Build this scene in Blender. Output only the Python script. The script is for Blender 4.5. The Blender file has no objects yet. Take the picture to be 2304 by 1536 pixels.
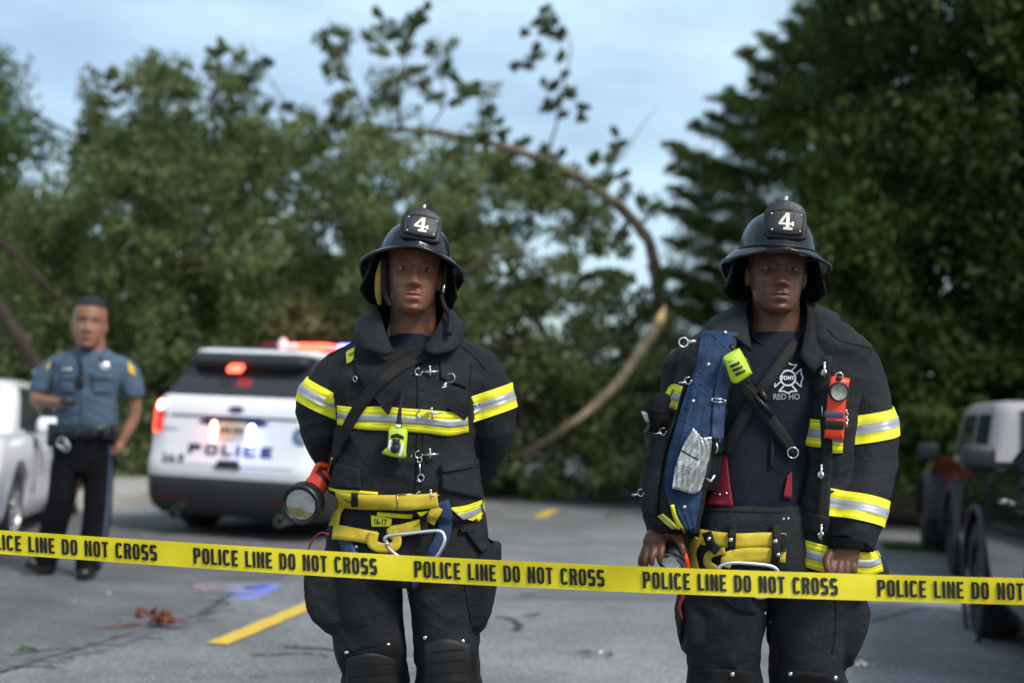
import bpy, bmesh, math
import numpy as np
from mathutils import Vector, Matrix
from mathutils.bvhtree import BVHTree

# ------------------------------------------------------------------ camera, sky, sun, exposure
scene = bpy.context.scene
C = scene.collection
F = 2900.0                      # focal length in pixels of the 2304 px wide photograph
CAM = Vector((0, 0, 1.30))
PITCH, ROLL = math.radians(3.1), math.radians(2.5)
fw = Vector((0, math.cos(PITCH), math.sin(PITCH)))
r0 = Vector((1, 0, 0)); u0 = Vector((0, -math.sin(PITCH), math.cos(PITCH)))
RI = r0 * math.cos(ROLL) + u0 * math.sin(ROLL)
UP = -r0 * math.sin(ROLL) + u0 * math.cos(ROLL)

cam = bpy.data.cameras.new('camera')
camo = bpy.data.objects.new('camera', cam); C.objects.link(camo)
camo.matrix_world = Matrix(((RI.x, UP.x, -fw.x, CAM.x), (RI.y, UP.y, -fw.y, CAM.y), (RI.z, UP.z, -fw.z, CAM.z), (0, 0, 0, 1)))
cam.sensor_width = 36; cam.lens = F / 2304 * 36
cam.clip_start = 0.1; cam.clip_end = 3000
cam.dof.use_dof = True; cam.dof.focus_distance = 3.93; cam.dof.aperture_fstop = 1.45
scene.camera = camo

SUN_EL, SUN_AZ = math.radians(48), math.radians(134)     # azimuth measured from +Y towards +X: behind the camera's right shoulder
world = bpy.data.worlds.new('World'); scene.world = world; world.use_nodes = True
wn, wl = world.node_tree.nodes, world.node_tree.links
wn.clear()
sky = wn.new('ShaderNodeTexSky'); sky.sky_type = 'NISHITA'; sky.sun_disc = False
sky.sun_elevation = SUN_EL; sky.sun_rotation = SUN_AZ; sky.air_density = 1.0; sky.dust_density = 1.6; sky.ozone_density = 1.0
tc = wn.new('ShaderNodeTexCoord'); mp = wn.new('ShaderNodeMapping'); mp.inputs['Scale'].default_value = (1.3, 1.3, 4.2)
mp.inputs['Location'].default_value = (0.7, 0.2, 0.35)
wl.new(tc.outputs['Generated'], mp.inputs['Vector'])
nz = wn.new('ShaderNodeTexNoise'); nz.inputs['Scale'].default_value = 2.6; nz.inputs['Detail'].default_value = 6; nz.inputs['Roughness'].default_value = .55
wl.new(mp.outputs['Vector'], nz.inputs['Vector'])
cr = wn.new('ShaderNodeValToRGB'); cr.color_ramp.elements[0].position = .36; cr.color_ramp.elements[1].position = .76
cr.color_ramp.elements[0].color = (.18, .18, .18, 1); cr.color_ramp.elements[1].color = (.92, .92, .92, 1)
wl.new(nz.outputs['Fac'], cr.inputs['Fac'])
mx = wn.new('ShaderNodeMix'); mx.data_type = 'RGBA'
wl.new(cr.outputs['Color'], mx.inputs['Factor'])
wl.new(sky.outputs['Color'], mx.inputs['A'])
mx.inputs['B'].default_value = (5.2, 6.9, 7.9, 1)
bg = wn.new('ShaderNodeBackground'); bg.inputs['Strength'].default_value = .118
wo = wn.new('ShaderNodeOutputWorld')
wl.new(mx.outputs['Result'], bg.inputs['Color']); wl.new(bg.outputs['Background'], wo.inputs['Surface'])

sun = bpy.data.lights.new('sun', 'SUN'); sun.energy = 2.35; sun.angle = math.radians(14); sun.color = (1, .955, .90)
suno = bpy.data.objects.new('sun', sun); C.objects.link(suno)
sd = Vector((math.sin(SUN_AZ) * math.cos(SUN_EL), math.cos(SUN_AZ) * math.cos(SUN_EL), math.sin(SUN_EL)))
suno.rotation_euler = sd.to_track_quat('Z', 'Y').to_euler(); suno.location = (6, -6, 14)

scene.view_settings.view_transform = 'Standard'; scene.view_settings.look = 'None'
scene.view_settings.gamma = 1; scene.view_settings.use_curve_mapping = False
scene.view_settings.exposure = 0.48
scene.render.engine = 'CYCLES'
scene.cycles.use_denoising = True
scene.cycles.max_bounces = 6; scene.cycles.transparent_max_bounces = 8

# ------------------------------------------------------------------ helpers
rng = np.random.RandomState(7)

def P(px, py, d):
    """the world point seen at photo pixel (px, py), d metres along the view axis"""
    return CAM + (fw + RI * float((px - 1152) / F) - UP * float((py - 768) / F)) * float(d)

def G(px, py, z=0.0):
    v = P(px, py, 1.0) - CAM
    return CAM + v * ((z - CAM.z) / v.z)

ORG = {}
def base_of(parent):
    while parent is not None and parent.parent is not None:
        parent = parent.parent
    return ORG.get(parent.name, Vector((0, 0, 0))) if parent is not None else None

def tag(o, label=None, cat=None, group=None, kind=None):
    if label: o['label'] = label
    if cat: o['category'] = cat
    if group: o['group'] = group
    if kind: o['kind'] = kind
    return o

def empty(name, loc, label, cat, group=None):
    o = bpy.data.objects.new(name, None); C.objects.link(o)
    o.location = loc; o.empty_display_size = .1
    ORG[o.name] = Vector(loc)
    return tag(o, label, cat, group)

def raw_mesh(name, V, Fc):
    V = np.asarray([tuple(v) for v in V] if not isinstance(V, np.ndarray) else V, dtype=np.float64)
    me = bpy.data.meshes.new(name)
    if isinstance(Fc, np.ndarray):
        nf, k = Fc.shape
        me.vertices.add(len(V)); me.vertices.foreach_set('co', V.astype(np.float32).ravel())
        me.loops.add(nf * k); me.loops.foreach_set('vertex_index', Fc.astype(np.int32).ravel())
        me.polygons.add(nf); me.polygons.foreach_set('loop_start', np.arange(0, nf * k, k, dtype=np.int32))
        me.update(calc_edges=True)
    else:
        me.from_pydata([tuple(v) for v in V], [], [tuple(f) for f in Fc])
    return me

def obj(name, V, Fc, m, parent=None, smooth=True, col=None, recalc=False):
    """link ONE mesh object; V in world coordinates; a parented object is stored relative to its thing's base"""
    V = np.array([tuple(v) for v in V]) if not isinstance(V, np.ndarray) else V
    if parent is not None:
        org = base_of(parent)
    else:
        org = Vector(((V[:, 0].min() + V[:, 0].max()) / 2, (V[:, 1].min() + V[:, 1].max()) / 2, V[:, 2].min()))
    me = raw_mesh(name, V - np.array(tuple(org)), Fc)
    if recalc:
        bm = bmesh.new(); bm.from_mesh(me); bmesh.ops.recalc_face_normals(bm, faces=bm.faces); bm.to_mesh(me); bm.free()
    if col is not None:
        a = me.color_attributes.new('Col', 'FLOAT_COLOR', 'POINT')
        c4 = np.ones((len(V), 4), np.float32); c4[:, :3] = col
        a.data.foreach_set('color', c4.ravel())
    me.materials.append(m)
    me.polygons.foreach_set('use_smooth', [smooth] * len(me.polygons))
    o = bpy.data.objects.new(name, me); C.objects.link(o)
    if parent is not None:
        o.parent = parent
    else:
        o.location = org; ORG[o.name] = org
    return o

def cat_geo(*gs):
    V, Fc, n = [], [], 0
    for v, f in gs:
        V.extend([tuple(x) for x in v]); Fc.extend([tuple(i + n for i in q) for q in f]); n += len(v)
    return V, Fc

def hash3(i, j, k):
    h = (i * 374761393 + j * 668265263 + k * 2147483647 + 1442695041) & 0xffffffff
    h = ((h ^ (h >> 13)) * 1274126177) & 0xffffffff
    return ((h ^ (h >> 16)) & 0xffff) / 65535.0

def vnoise(p):
    p = np.asarray(p, float); i = np.floor(p).astype(np.int64); f = p - i; u = f * f * f * (f * (f * 6 - 15) + 10)
    r = 0
    for a in (0, 1):
        for b in (0, 1):
            for c in (0, 1):
                w = (u[:, 0] if a else 1 - u[:, 0]) * (u[:, 1] if b else 1 - u[:, 1]) * (u[:, 2] if c else 1 - u[:, 2])
                r = r + w * hash3(i[:, 0] + a, i[:, 1] + b, i[:, 2] + c)
    return r * 2 - 1

def catmull(pts, n):
    """n points along a smooth path through pts (tuples of any length)"""
    A = np.array([tuple(p) for p in pts], float)
    if len(A) == 2:
        t = np.linspace(0, 1, n)[:, None]; return A[0] * (1 - t) + A[1] * t
    ext = np.vstack([2 * A[0] - A[1], A, 2 * A[-1] - A[-2]])
    s = np.linspace(0, len(A) - 1, n); k = np.minimum(s.astype(int), len(A) - 2); t = (s - k)[:, None]
    p0, p1, p2, p3 = ext[k], ext[k + 1], ext[k + 2], ext[k + 3]
    return .5 * (2 * p1 + (p2 - p0) * t + (2 * p0 - 5 * p1 + 4 * p2 - p3) * t * t + (3 * p1 - p0 - 3 * p2 + p3) * t ** 3)

def loft(secs, n=36, p=2.5):
    """closed tube through sections (centre, half-vector a, half-vector b)"""
    V, Fc = [], []
    for c, a, b in secs:
        c, a, b = Vector(c), Vector(a), Vector(b)
        for k in range(n):
            t = 2 * math.pi * k / n; ct, st = math.cos(t), math.sin(t)
            x = math.copysign(abs(ct) ** (2 / p), ct); y = math.copysign(abs(st) ** (2 / p), st)
            V.append(c + a * x + b * y)
    m = len(secs)
    for i in range(m - 1):
        for k in range(n):
            Fc.append((i * n + k, i * n + (k + 1) % n, (i + 1) * n + (k + 1) % n, (i + 1) * n + k))
    for i, s in ((0, -1), (m - 1, 1)):
        V.append(Vector(secs[i][0])); ci = len(V) - 1
        for k in range(n):
            q = (i * n + k, i * n + (k + 1) % n, ci); Fc.append(q if s > 0 else q[::-1])
    return V, Fc

def tube(pts, rad, n=10, flat=1.0):
    """round tube along a path; rad a number or one per point"""
    pts = [Vector(p) for p in pts]
    if not hasattr(rad, '__len__'): rad = [rad] * len(pts)
    secs, ref = [], None
    for i, p in enumerate(pts):
        t = (pts[min(i + 1, len(pts) - 1)] - pts[max(i - 1, 0)]).normalized()
        if ref is None:
            ref = Vector((0, 1, 0)) if abs(t.y) < .8 else Vector((1, 0, 0))
        a = ref.cross(t).normalized(); b = t.cross(a).normalized(); ref = b
        secs.append((p, a * rad[i], b * rad[i] * flat))
    return loft(secs, n, 2.0)

def tube_s(pts, rad, k=24, n=10):
    """smooth tube: pts (x,y,z) through catmull, rad list at the control points"""
    A = [tuple(p) + ((rad[i] if hasattr(rad, '__len__') else rad),) for i, p in enumerate(pts)]
    S = catmull(A, k)
    return tube([s[:3] for s in S], [max(1e-4, s[3]) for s in S], n)

def box(c, hx, hy, hz, R=None):
    c = Vector(c); V = []
    for sx in (-1, 1):
        for sy in (-1, 1):
            for sz in (-1, 1):
                v = Vector((sx * hx, sy * hy, sz * hz))
                V.append(c + (R @ v if R is not None else v))
    return V, [(0, 1, 3, 2), (4, 6, 7, 5), (0, 4, 5, 1), (2, 3, 7, 6), (0, 2, 6, 4), (1, 5, 7, 3)]

def bevbox(c, hx, hy, hz, R=None, r=.2, seg=2):
    V, Fc = box((0, 0, 0), hx, hy, hz)
    me = raw_mesh('t', V, Fc); bm = bmesh.new(); bm.from_mesh(me); bpy.data.meshes.remove(me)
    bmesh.ops.bevel(bm, geom=list(bm.edges), offset=r * min(hx, hy, hz) * 2 * .5, segments=seg, profile=.5, affect='EDGES')
    bm.verts.index_update()
    V = [(R @ v.co if R is not None else v.co.copy()) + Vector(c) for v in bm.verts]
    Fc = [tuple(v.index for v in f.verts) for f in bm.faces]; bm.free()
    return V, Fc

def sphere(c, rx, ry, rz, R=None, n=20, m=12):
    V, Fc = [], []
    c = Vector(c)
    for i in range(m + 1):
        th = math.pi * i / m
        for k in range(n):
            ph = 2 * math.pi * k / n
            v = Vector((rx * math.sin(th) * math.cos(ph), ry * math.sin(th) * math.sin(ph), rz * math.cos(th)))
            V.append(c + (R @ v if R is not None else v))
    for i in range(m):
        for k in range(n):
            Fc.append((i * n + k, (i + 1) * n + k, (i + 1) * n + (k + 1) % n, i * n + (k + 1) % n))
    return V, Fc

def lathe(c, axis, prof, n=28):
    """prof: (radius, height along axis)"""
    axis = Vector(axis).normalized(); a = axis.orthogonal().normalized(); b = axis.cross(a)
    V, Fc = [], []
    for r, h in prof:
        for k in range(n):
            t = 2 * math.pi * k / n
            V.append(Vector(c) + axis * h + (a * math.cos(t) + b * math.sin(t)) * r)
    for i in range(len(prof) - 1):
        for k in range(n):
            Fc.append((i * n + k, i * n + (k + 1) % n, (i + 1) * n + (k + 1) % n, (i + 1) * n + k))
    return V, Fc

def torus(c, axis, R, r, n=24, m=8, a0=0, a1=2 * math.pi):
    axis = Vector(axis).normalized(); a = axis.orthogonal().normalized(); b = axis.cross(a)
    pts = [Vector(c) + (a * math.cos(a0 + (a1 - a0) * k / n) + b * math.sin(a0 + (a1 - a0) * k / n)) * R for k in range(n + 1)]
    return tube(pts, r, m)

def fuse(parts, voxel, smooth=4):
    """union of closed shapes as one continuous surface -> (verts array, faces list)"""
    V, Fc = cat_geo(*parts)
    me = raw_mesh('tmp', V, Fc)
    bm = bmesh.new(); bm.from_mesh(me); bmesh.ops.recalc_face_normals(bm, faces=bm.faces); bm.to_mesh(me); bm.free()
    o = bpy.data.objects.new('tmp', me); C.objects.link(o)
    r = o.modifiers.new('r', 'REMESH'); r.mode = 'VOXEL'; r.voxel_size = voxel; r.adaptivity = 0
    if smooth:
        s = o.modifiers.new('s', 'SMOOTH'); s.factor = .5; s.iterations = smooth
    dg = bpy.context.evaluated_depsgraph_get()
    ev = o.evaluated_get(dg); m2 = bpy.data.meshes.new_from_object(ev)
    n = len(m2.vertices); co = np.empty(n * 3, np.float32); m2.vertices.foreach_get('co', co)
    no = np.empty(n * 3, np.float32); m2.vertices.foreach_get('normal', no)
    fc = [tuple(p.vertices) for p in m2.polygons]
    if all(len(f) == 4 for f in fc): fc = np.array(fc)
    bpy.data.objects.remove(o); bpy.data.meshes.remove(me); bpy.data.meshes.remove(m2)
    return co.reshape(-1, 3).astype(float), fc, no.reshape(-1, 3).astype(float)

def folds(V, N, amp, sc, seed=0, rot=0.0):
    """cloth folds: ridged, warped noise pushed along the normals"""
    q = V.copy()
    c, s = math.cos(rot), math.sin(rot)
    q[:, 0], q[:, 2] = c * V[:, 0] - s * V[:, 2], s * V[:, 0] + c * V[:, 2]
    w = np.stack([vnoise(V * 5 + 11 + seed), vnoise(V * 5 + 37 + seed), vnoise(V * 5 + 71 + seed)], 1)
    q = (q + .05 * w) * np.array(sc) + seed
    n1 = vnoise(q); n2 = vnoise(q * 2.1 + 5)
    d = (1 - np.abs(n1) * 2.2) * .7 + (1 - np.abs(n2) * 2.2) * .3
    return V + N * (amp * np.clip(d, -1, 1))[:, None]

def bvh_of(*vf):
    V, Fc, n = [], [], 0
    for v, f in vf:
        V.extend([tuple(x) for x in v]); Fc.extend([tuple(int(i) + n for i in q) for q in f]); n += len(v)
    return BVHTree.FromPolygons(V, Fc)

def bvh_obj(*objs):
    gs = []
    for o in objs:
        L = Vector(base_of(o)) if o.parent else o.location
        gs.append(([v.co + L for v in o.data.vertices], [tuple(p.vertices) for p in o.data.polygons]))
    return bvh_of(*gs)

def hit(bvh, px, py):
    d = (P(px, py, 1) - CAM).normalized()
    h = bvh.ray_cast(CAM, d)
    return h[0], h[1], d

def conform(bvh, rows, off=.004, thick=.006, nu=16, nv=6, sm=2, wrinkle=0.0, seed=0):
    """a cloth piece laid over a surface: rows of photo pixels from top edge to bottom edge"""
    R = [catmull(r, nu) for r in rows]
    Gd = np.stack([catmull([tuple(R[j][i]) for j in range(len(R))], nv) for i in range(nu)], 1)   # nv, nu, 2
    ctr = Gd.mean((0, 1)); D = np.zeros((nv, nu)); 
    for j in range(nv):
        for i in range(nu):
            p = Gd[j, i].copy(); h = None
            for t in (0, .02, .05, .1, .17, .25, .35, .5, .7, 1):
                q = p * (1 - t) + ctr * t
                h, nrm, d = hit(bvh, q[0], q[1])
                if h is not None: break
            if h is None: h = P(p[0], p[1], 4)
            Gd[j, i] = q; D[j, i] = (h - CAM).dot(fw)
    for _ in range(sm):
        E = np.pad(D, 1, mode='edge')
        D = np.minimum(D, (E[:-2, 1:-1] + E[2:, 1:-1] + E[1:-1, :-2] + E[1:-1, 2:]) / 4 * .6 + D * .4)
    V = []
    for lay in (0, 1):
        for j in range(nv):
            for i in range(nu):
                w = wrinkle * math.sin(i * 1.7 + seed + j * .6) * math.sin(j * 1.1 + seed * 2 + i * .3)
                V.append(P(Gd[j, i, 0], Gd[j, i, 1], D[j, i] - off - thick * (1 - lay) + w))
    Fc = []; S = nv * nu
    for j in range(nv - 1):
        for i in range(nu - 1):
            a = j * nu + i
            Fc.append((a, a + nu, a + nu + 1, a + 1)); Fc.append((S + a, S + a + 1, S + a + nu + 1, S + a + nu))
    edge = [i for i in range(nu)] + [j * nu + nu - 1 for j in range(1, nv)] + [(nv - 1) * nu + i for i in range(nu - 2, -1, -1)] + [j * nu for j in range(nv - 2, 0, -1)]
    for k in range(len(edge)):
        a, b = edge[k], edge[(k + 1) % len(edge)]
        Fc.append((a, b, b + S, a + S))
    return V, Fc

def strap(bvh, path, w, **kw):
    """a strap of width w px along a pixel path, laid over a surface"""
    n = kw.pop('nu', 22)
    S = catmull(path, n); T = np.gradient(S, axis=0); T /= np.linalg.norm(T, axis=1)[:, None]
    Nn = np.stack([-T[:, 1], T[:, 0]], 1)
    ws = [w] * n if not hasattr(w, '__len__') else list(catmull([(x,) for x in w], n)[:, 0])
    a = [tuple(S[i] - Nn[i] * ws[i] / 2) for i in range(n)]; b = [tuple(S[i] + Nn[i] * ws[i] / 2) for i in range(n)]
    return conform(bvh, [a, b], nu=n, nv=kw.pop('nv', 4), **kw)

def ring(bvh, c, n, w, cap, off=.004, k=56, h0=0.0, rows=3, wob=0.0, thick=.004):
    """a band sewn round a limb: found by casting outwards from the limb's axis"""
    c, n = Vector(c), Vector(n).normalized()
    a = n.orthogonal().normalized(); b = n.cross(a)
    V, Fc = [], []
    lay = []
    for o_ in (off + thick, off):
        for j in range(rows):
            h = h0 + w * (j / (rows - 1) - .5)
            rr = []
            for i in range(k):
                t = 2 * math.pi * i / k; d = a * math.cos(t) + b * math.sin(t)
                o = c + n * (h + wob * math.sin(3 * t + 1))
                q = bvh.ray_cast(o, d, cap)
                rr.append(q[3] if q[0] is not None else cap)
            rr = [min(rr[i], .5 * rr[i] + .25 * (rr[i - 1] + rr[(i + 1) % k])) if False else .6 * rr[i] + .2 * (rr[i - 1] + rr[(i + 1) % k]) for i in range(k)]
            for i in range(k):
                t = 2 * math.pi * i / k; d = a * math.cos(t) + b * math.sin(t)
                V.append(c + n * (h + wob * math.sin(3 * t + 1)) + d * (rr[i] + o_))
    S = rows * k
    for L in (0, S):
        for j in range(rows - 1):
            for i in range(k):
                q = (L + j * k + i, L + j * k + (i + 1) % k, L + (j + 1) * k + (i + 1) % k, L + (j + 1) * k + i)
                Fc.append(q if L == 0 else q[::-1])
    for j in (0, rows - 1):
        for i in range(k):
            Fc.append((j * k + i, j * k + (i + 1) % k, S + j * k + (i + 1) % k, S + j * k + i))
    return V, Fc

def disc_at(bvh, px, py, r, h=.004, prof=None):
    """a stud on a surface, r in metres"""
    p, nrm, d = hit(bvh, px, py)
    if p is None: p, nrm = P(px, py, 3.9), -d
    if nrm.dot(d) > 0: nrm = -nrm
    nrm = (nrm * .5 - d * .5).normalized()
    return lathe(p - nrm * .002, nrm, prof or [(r, 0), (r, h * .6), (r * .8, h), (r * .3, h * 1.25), (0.0002, h * 1.3)], 14)

def grid_sheet(pts2d_rows, z):
    V, Fc = [], []
    nu = len(pts2d_rows[0])
    for r in pts2d_rows:
        for x, y in r: V.append((x, y, z))
    for j in range(len(pts2d_rows) - 1):
        for i in range(nu - 1):
            a = j * nu + i; Fc.append((a, a + 1, a + nu + 1, a + nu))
    return V, Fc

def prism(poly, z0, z1):
    """polygon (x,y) extruded between two heights"""
    n = len(poly); V = [(x, y, z0) for x, y in poly] + [(x, y, z1) for x, y in poly]
    Fc = [tuple(range(n, 2 * n)), tuple(range(n - 1, -1, -1))] + [(i, (i + 1) % n, n + (i + 1) % n, n + i) for i in range(n)]
    return V, Fc

# ------------------------------------------------------------------ materials
def mat(name, col, rough=.6, metal=0.0, var=.15, vs=6.0, bump=0.0, bs=300.0, spec=.5, emit=None, es=0.0, coat=0.0, attr=False,
        trans=0.0, sheen=0.0, col2=None, weave=False, sss=0.0, detail=5):
    m = bpy.data.materials.new(name); m.use_nodes = True
    nt = m.node_tree; N, L = nt.nodes, nt.links
    b = N['Principled BSDF']; out = N['Material Output']
    b.inputs['Roughness'].default_value = rough; b.inputs['Metallic'].default_value = metal
    b.inputs['Specular IOR Level'].default_value = spec
    b.inputs['Coat Weight'].default_value = coat; b.inputs['Sheen Weight'].default_value = sheen
    if sss:
        b.inputs['Subsurface Weight'].default_value = sss; b.inputs['Subsurface Radius'].default_value = (.012, .005, .003); b.inputs['Subsurface Scale'].default_value = .6
    t = N.new('ShaderNodeTexCoord')
    n1 = N.new('ShaderNodeTexNoise'); n1.inputs['Scale'].default_value = vs; n1.inputs['Detail'].default_value = detail
    L.new(t.outputs['Object'], n1.inputs['Vector'])
    mixn = N.new('ShaderNodeMix'); mixn.data_type = 'RGBA'
    rp = N.new('ShaderNodeValToRGB'); rp.color_ramp.elements[0].position = .3; rp.color_ramp.elements[1].position = .7
    L.new(n1.outputs['Fac'], rp.inputs['Fac']); L.new(rp.outputs['Color'], mixn.inputs['Factor'])
    c1 = tuple(x * (1 - var) for x in col) + (1,)
    c2 = (tuple(col2) if col2 else tuple(min(1, x * (1 + var)) for x in col)) + (1,)
    mixn.inputs['A'].default_value = c1; mixn.inputs['B'].default_value = c2
    src = mixn.outputs['Result']
    if attr:
        at = N.new('ShaderNodeAttribute'); at.attribute_name = 'Col'
        mul = N.new('ShaderNodeMix'); mul.data_type = 'RGBA'; mul.blend_type = 'MULTIPLY'; mul.inputs['Factor'].default_value = 1
        mixn.inputs['A'].default_value = (1 - var,) * 3 + (1,); mixn.inputs['B'].default_value = (1 + var,) * 3 + (1,)
        L.new(at.outputs['Color'], mul.inputs['A']); L.new(src, mul.inputs['B']); src = mul.outputs['Result']
    L.new(src, b.inputs['Base Color'])
    if bump:
        n2 = N.new('ShaderNodeTexNoise'); n2.inputs['Scale'].default_value = bs; n2.inputs['Detail'].default_value = 4
        L.new(t.outputs['Object'], n2.inputs['Vector'])
        h = n2.outputs['Fac']
        if weave:
            wv = N.new('ShaderNodeTexNoise'); wv.inputs['Scale'].default_value = 26; wv.inputs['Detail'].default_value = 6; wv.inputs['Distortion'].default_value = 1.2
            L.new(t.outputs['Object'], wv.inputs['Vector'])
            ad = N.new('ShaderNodeMath'); ad.operation = 'MULTIPLY_ADD'; ad.inputs[1].default_value = 3.0
            L.new(wv.outputs['Fac'], ad.inputs[0]); L.new(h, ad.inputs[2]); h = ad.outputs[0]
        bp = N.new('ShaderNodeBump'); bp.inputs['Strength'].default_value = bump; bp.inputs['Distance'].default_value = .004
        L.new(h, bp.inputs['Height']); L.new(bp.outputs['Normal'], b.inputs['Normal'])
    if emit:
        b.inputs['Emission Color'].default_value = tuple(emit) + (1,); b.inputs['Emission Strength'].default_value = es
    if trans:
        tr = N.new('ShaderNodeBsdfTranslucent'); L.new(src, tr.inputs['Color'])
        ms = N.new('ShaderNodeMixShader'); ms.inputs[0].default_value = trans
        L.new(b.outputs['BSDF'], ms.inputs[1]); L.new(tr.outputs['BSDF'], ms.inputs[2]); L.new(ms.outputs['Shader'], out.inputs['Surface'])
    return m

M = {}
M['coat'] = mat('turnout_cloth', (.0082, .0100, .0122), .80, var=.25, vs=5, col2=(.0165, .0188, .0212), bump=.6, bs=420, spec=.30, weave=True)
M['coat_dark'] = mat('turnout_cloth_dark', (.0062, .0068, .0078), .8, var=.25, vs=12, bump=.5, bs=420, spec=.3, weave=True)
M['knit'] = mat('black_knit', (.006, .006, .007), .9, var=.2, bump=.3, bs=250, spec=.2)
M['pad'] = mat('knee_leather', (.010, .010, .0105), .62, var=.2, bump=.3, bs=180)
M['yellow'] = mat('lime_yellow_tape', (.86, .80, .012), .55, var=.08, vs=30, bump=.25, bs=260)
M['silver'] = mat('silver_reflective_tape', (.36, .37, .37), .42, var=.10, vs=40, bump=.12, bs=500, metal=.25)
M['web'] = mat('yellow_webbing', (.62, .43, .022), .75, var=.25, vs=22, bump=.5, bs=380, col2=(.72, .54, .04))
M['webdirt'] = mat('soiled_webbing', (.40, .29, .03), .8, var=.35, vs=26, bump=.5, bs=380)
M['bluelin'] = mat('quilted_blue_lining', (.021, .046, .100), .85, var=.35, vs=14, bump=.6, bs=120, spec=.25, weave=True)
M['bluestrap'] = mat('navy_strap', (.030, .055, .13), .75, var=.2, vs=30, bump=.4, bs=300)
M['blackstrap'] = mat('black_strap', (.006, .006, .0065), .7, var=.2, bump=.4, bs=300, spec=.3)
M['navy'] = mat('navy_tshirt', (.008, .011, .021), .88, var=.2, vs=8, bump=.4, bs=500, spec=.25, weave=True)
M['redsusp'] = mat('red_suspender', (.26, .008, .022), .75, var=.15, bump=.3, bs=300)
M['chrome'] = mat('nickel_metal', (.72, .71, .68), .22, metal=1, var=.06, vs=40)
M['alu'] = mat('brushed_aluminium', (.78, .78, .78), .33, metal=1, var=.05, vs=60)
M['brass'] = mat('dull_brass', (.45, .36, .20), .35, metal=1, var=.1)
M['leather'] = mat('helmet_leather', (.008, .008, .0085), .22, var=.35, vs=14, bump=.30, bs=55, spec=.5, coat=.0)
M['leather2'] = mat('shield_leather', (.012, .013, .017), .48, var=.25, vs=30, bump=.4, bs=160)
M['white_dig'] = mat('cream_digit', (.74, .70, .58), .6, var=.12, vs=60)
M['earflap'] = mat('black_ear_flap', (.006, .006, .0065), .85, var=.2, bump=.3, bs=300)
M['ylwflap'] = mat('mustard_ear_liner', (.30, .19, .02), .85, var=.2)
M['skin'] = mat('skin', (1, 1, 1), .42, var=.12, vs=70, bump=.15, bs=520, spec=.34, attr=True, sss=.05)
M['eyew'] = mat('eyeball', (1, 1, 1), .12, var=.02, attr=True)
M['hair'] = mat('short_hair', (.010, .008, .007), .85, var=.3, bump=.5, bs=400)
M['lime'] = mat('lime_plastic', (.46, .62, .02), .4, var=.06, bump=.05, bs=200)
M['blackpl'] = mat('black_plastic', (.010, .010, .011), .42, var=.15, bump=.1, bs=300)
M['orange'] = mat('orange_plastic', (.78, .055, .015), .35, var=.08)
M['lens'] = mat('torch_lens', (.75, .78, .80), .12, metal=.9, var=.25, vs=28)
M['dimlens'] = mat('dusty_torch_lens', (.30, .29, .27), .35, metal=.4, var=.3, vs=90)
M['whitepl'] = mat('white_plastic', (.78, .78, .76), .45, var=.06)
M['foil'] = mat('silver_foil_pouch', (.62, .61, .59), .28, metal=.9, var=.15, vs=20, bump=.6, bs=45)
M['print'] = mat('grey_print', (.16, .16, .16), .6, var=.1)
M['ink'] = mat('black_ink', (.012, .011, .010), .5, var=.1)
M['tape'] = mat('barrier_tape', (.84, .70, .018), .34, var=.07, vs=12, trans=.12, bump=.5, bs=14)
M['teeprint'] = mat('white_tee_print', (.62, .64, .66), .8, var=.1, vs=80)
M['teegrey'] = mat('grey_tee_print', (.22, .225, .23), .8, var=.2, vs=120)
M['teearc'] = mat('faded_tee_print', (.055, .058, .066), .8, var=.5, vs=160)
M['glass_frame'] = mat('spectacle_frame', (.012, .012, .014), .35)
M['police_shirt'] = mat('slate_blue_shirt', (.060, .098, .150), .8, var=.14, vs=10, bump=.5, bs=300, weave=True)
M['police_trs'] = mat('black_uniform_trousers', (.0055, .0055, .0068), .85, var=.2, bump=.4, bs=300, spec=.15, weave=True)
M['stripeblue'] = mat('trouser_side_stripe', (.05, .072, .12), .8)
M['shoe'] = mat('black_shoe_leather', (.009, .009, .009), .35, bump=.15, bs=80)
M['badge'] = mat('silver_badge', (.75, .75, .72), .3, metal=.8)
M['gold'] = mat('gold_patch', (.62, .42, .03), .7, var=.4, vs=90)
M['carwhite'] = mat('white_car_paint', (.80, .80, .80), .18, var=.015, vs=3, coat=.6)
M['carblack'] = mat('black_car_paint', (.010, .010, .011), .16, var=.1, coat=.7)
M['carred'] = mat('red_car_paint', (.20, .010, .010), .22, var=.05, coat=.6)
M['hardtop'] = mat('white_hardtop', (.38, .355, .35), .4, var=.05, bump=.06, bs=200)
M['clad'] = mat('dark_grey_cladding', (.020, .021, .025), .55, var=.12, bump=.15, bs=250)
M['tint'] = mat('tinted_glass', (.030, .031, .036), .10, var=.1, vs=2, spec=.6)
M['winglass'] = mat('car_window_glass', (.03, .042, .05), .06, var=.1, vs=2, spec=.8)
M['tyre'] = mat('tyre_rubber', (.010, .010, .010), .85, var=.3, vs=20, bump=.4, bs=90)
M['rimdark'] = mat('dark_rim', (.045, .045, .048), .4, metal=.6, var=.1)
M['rim'] = mat('alloy_rim', (.48, .48, .48), .3, metal=.9, var=.1)
M['groove'] = mat('panel_gap', (.010, .010, .012), .6)
M['redlamp'] = mat('red_tail_lens', (.34, .010, .010), .15, coat=.5, emit=(1, .03, .02), es=.55)
M['whitelamp'] = mat('lit_reverse_lamp', (.9, .8, .6), .2, emit=(1, .62, .35), es=9)
M['redlit'] = mat('lit_red_beacon', (.9, .1, .05), .2, emit=(1, .055, .03), es=6)
M['redlit2'] = mat('lit_red_light', (.9, .1, .05), .2, emit=(1, .07, .04), es=4.5)
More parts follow.
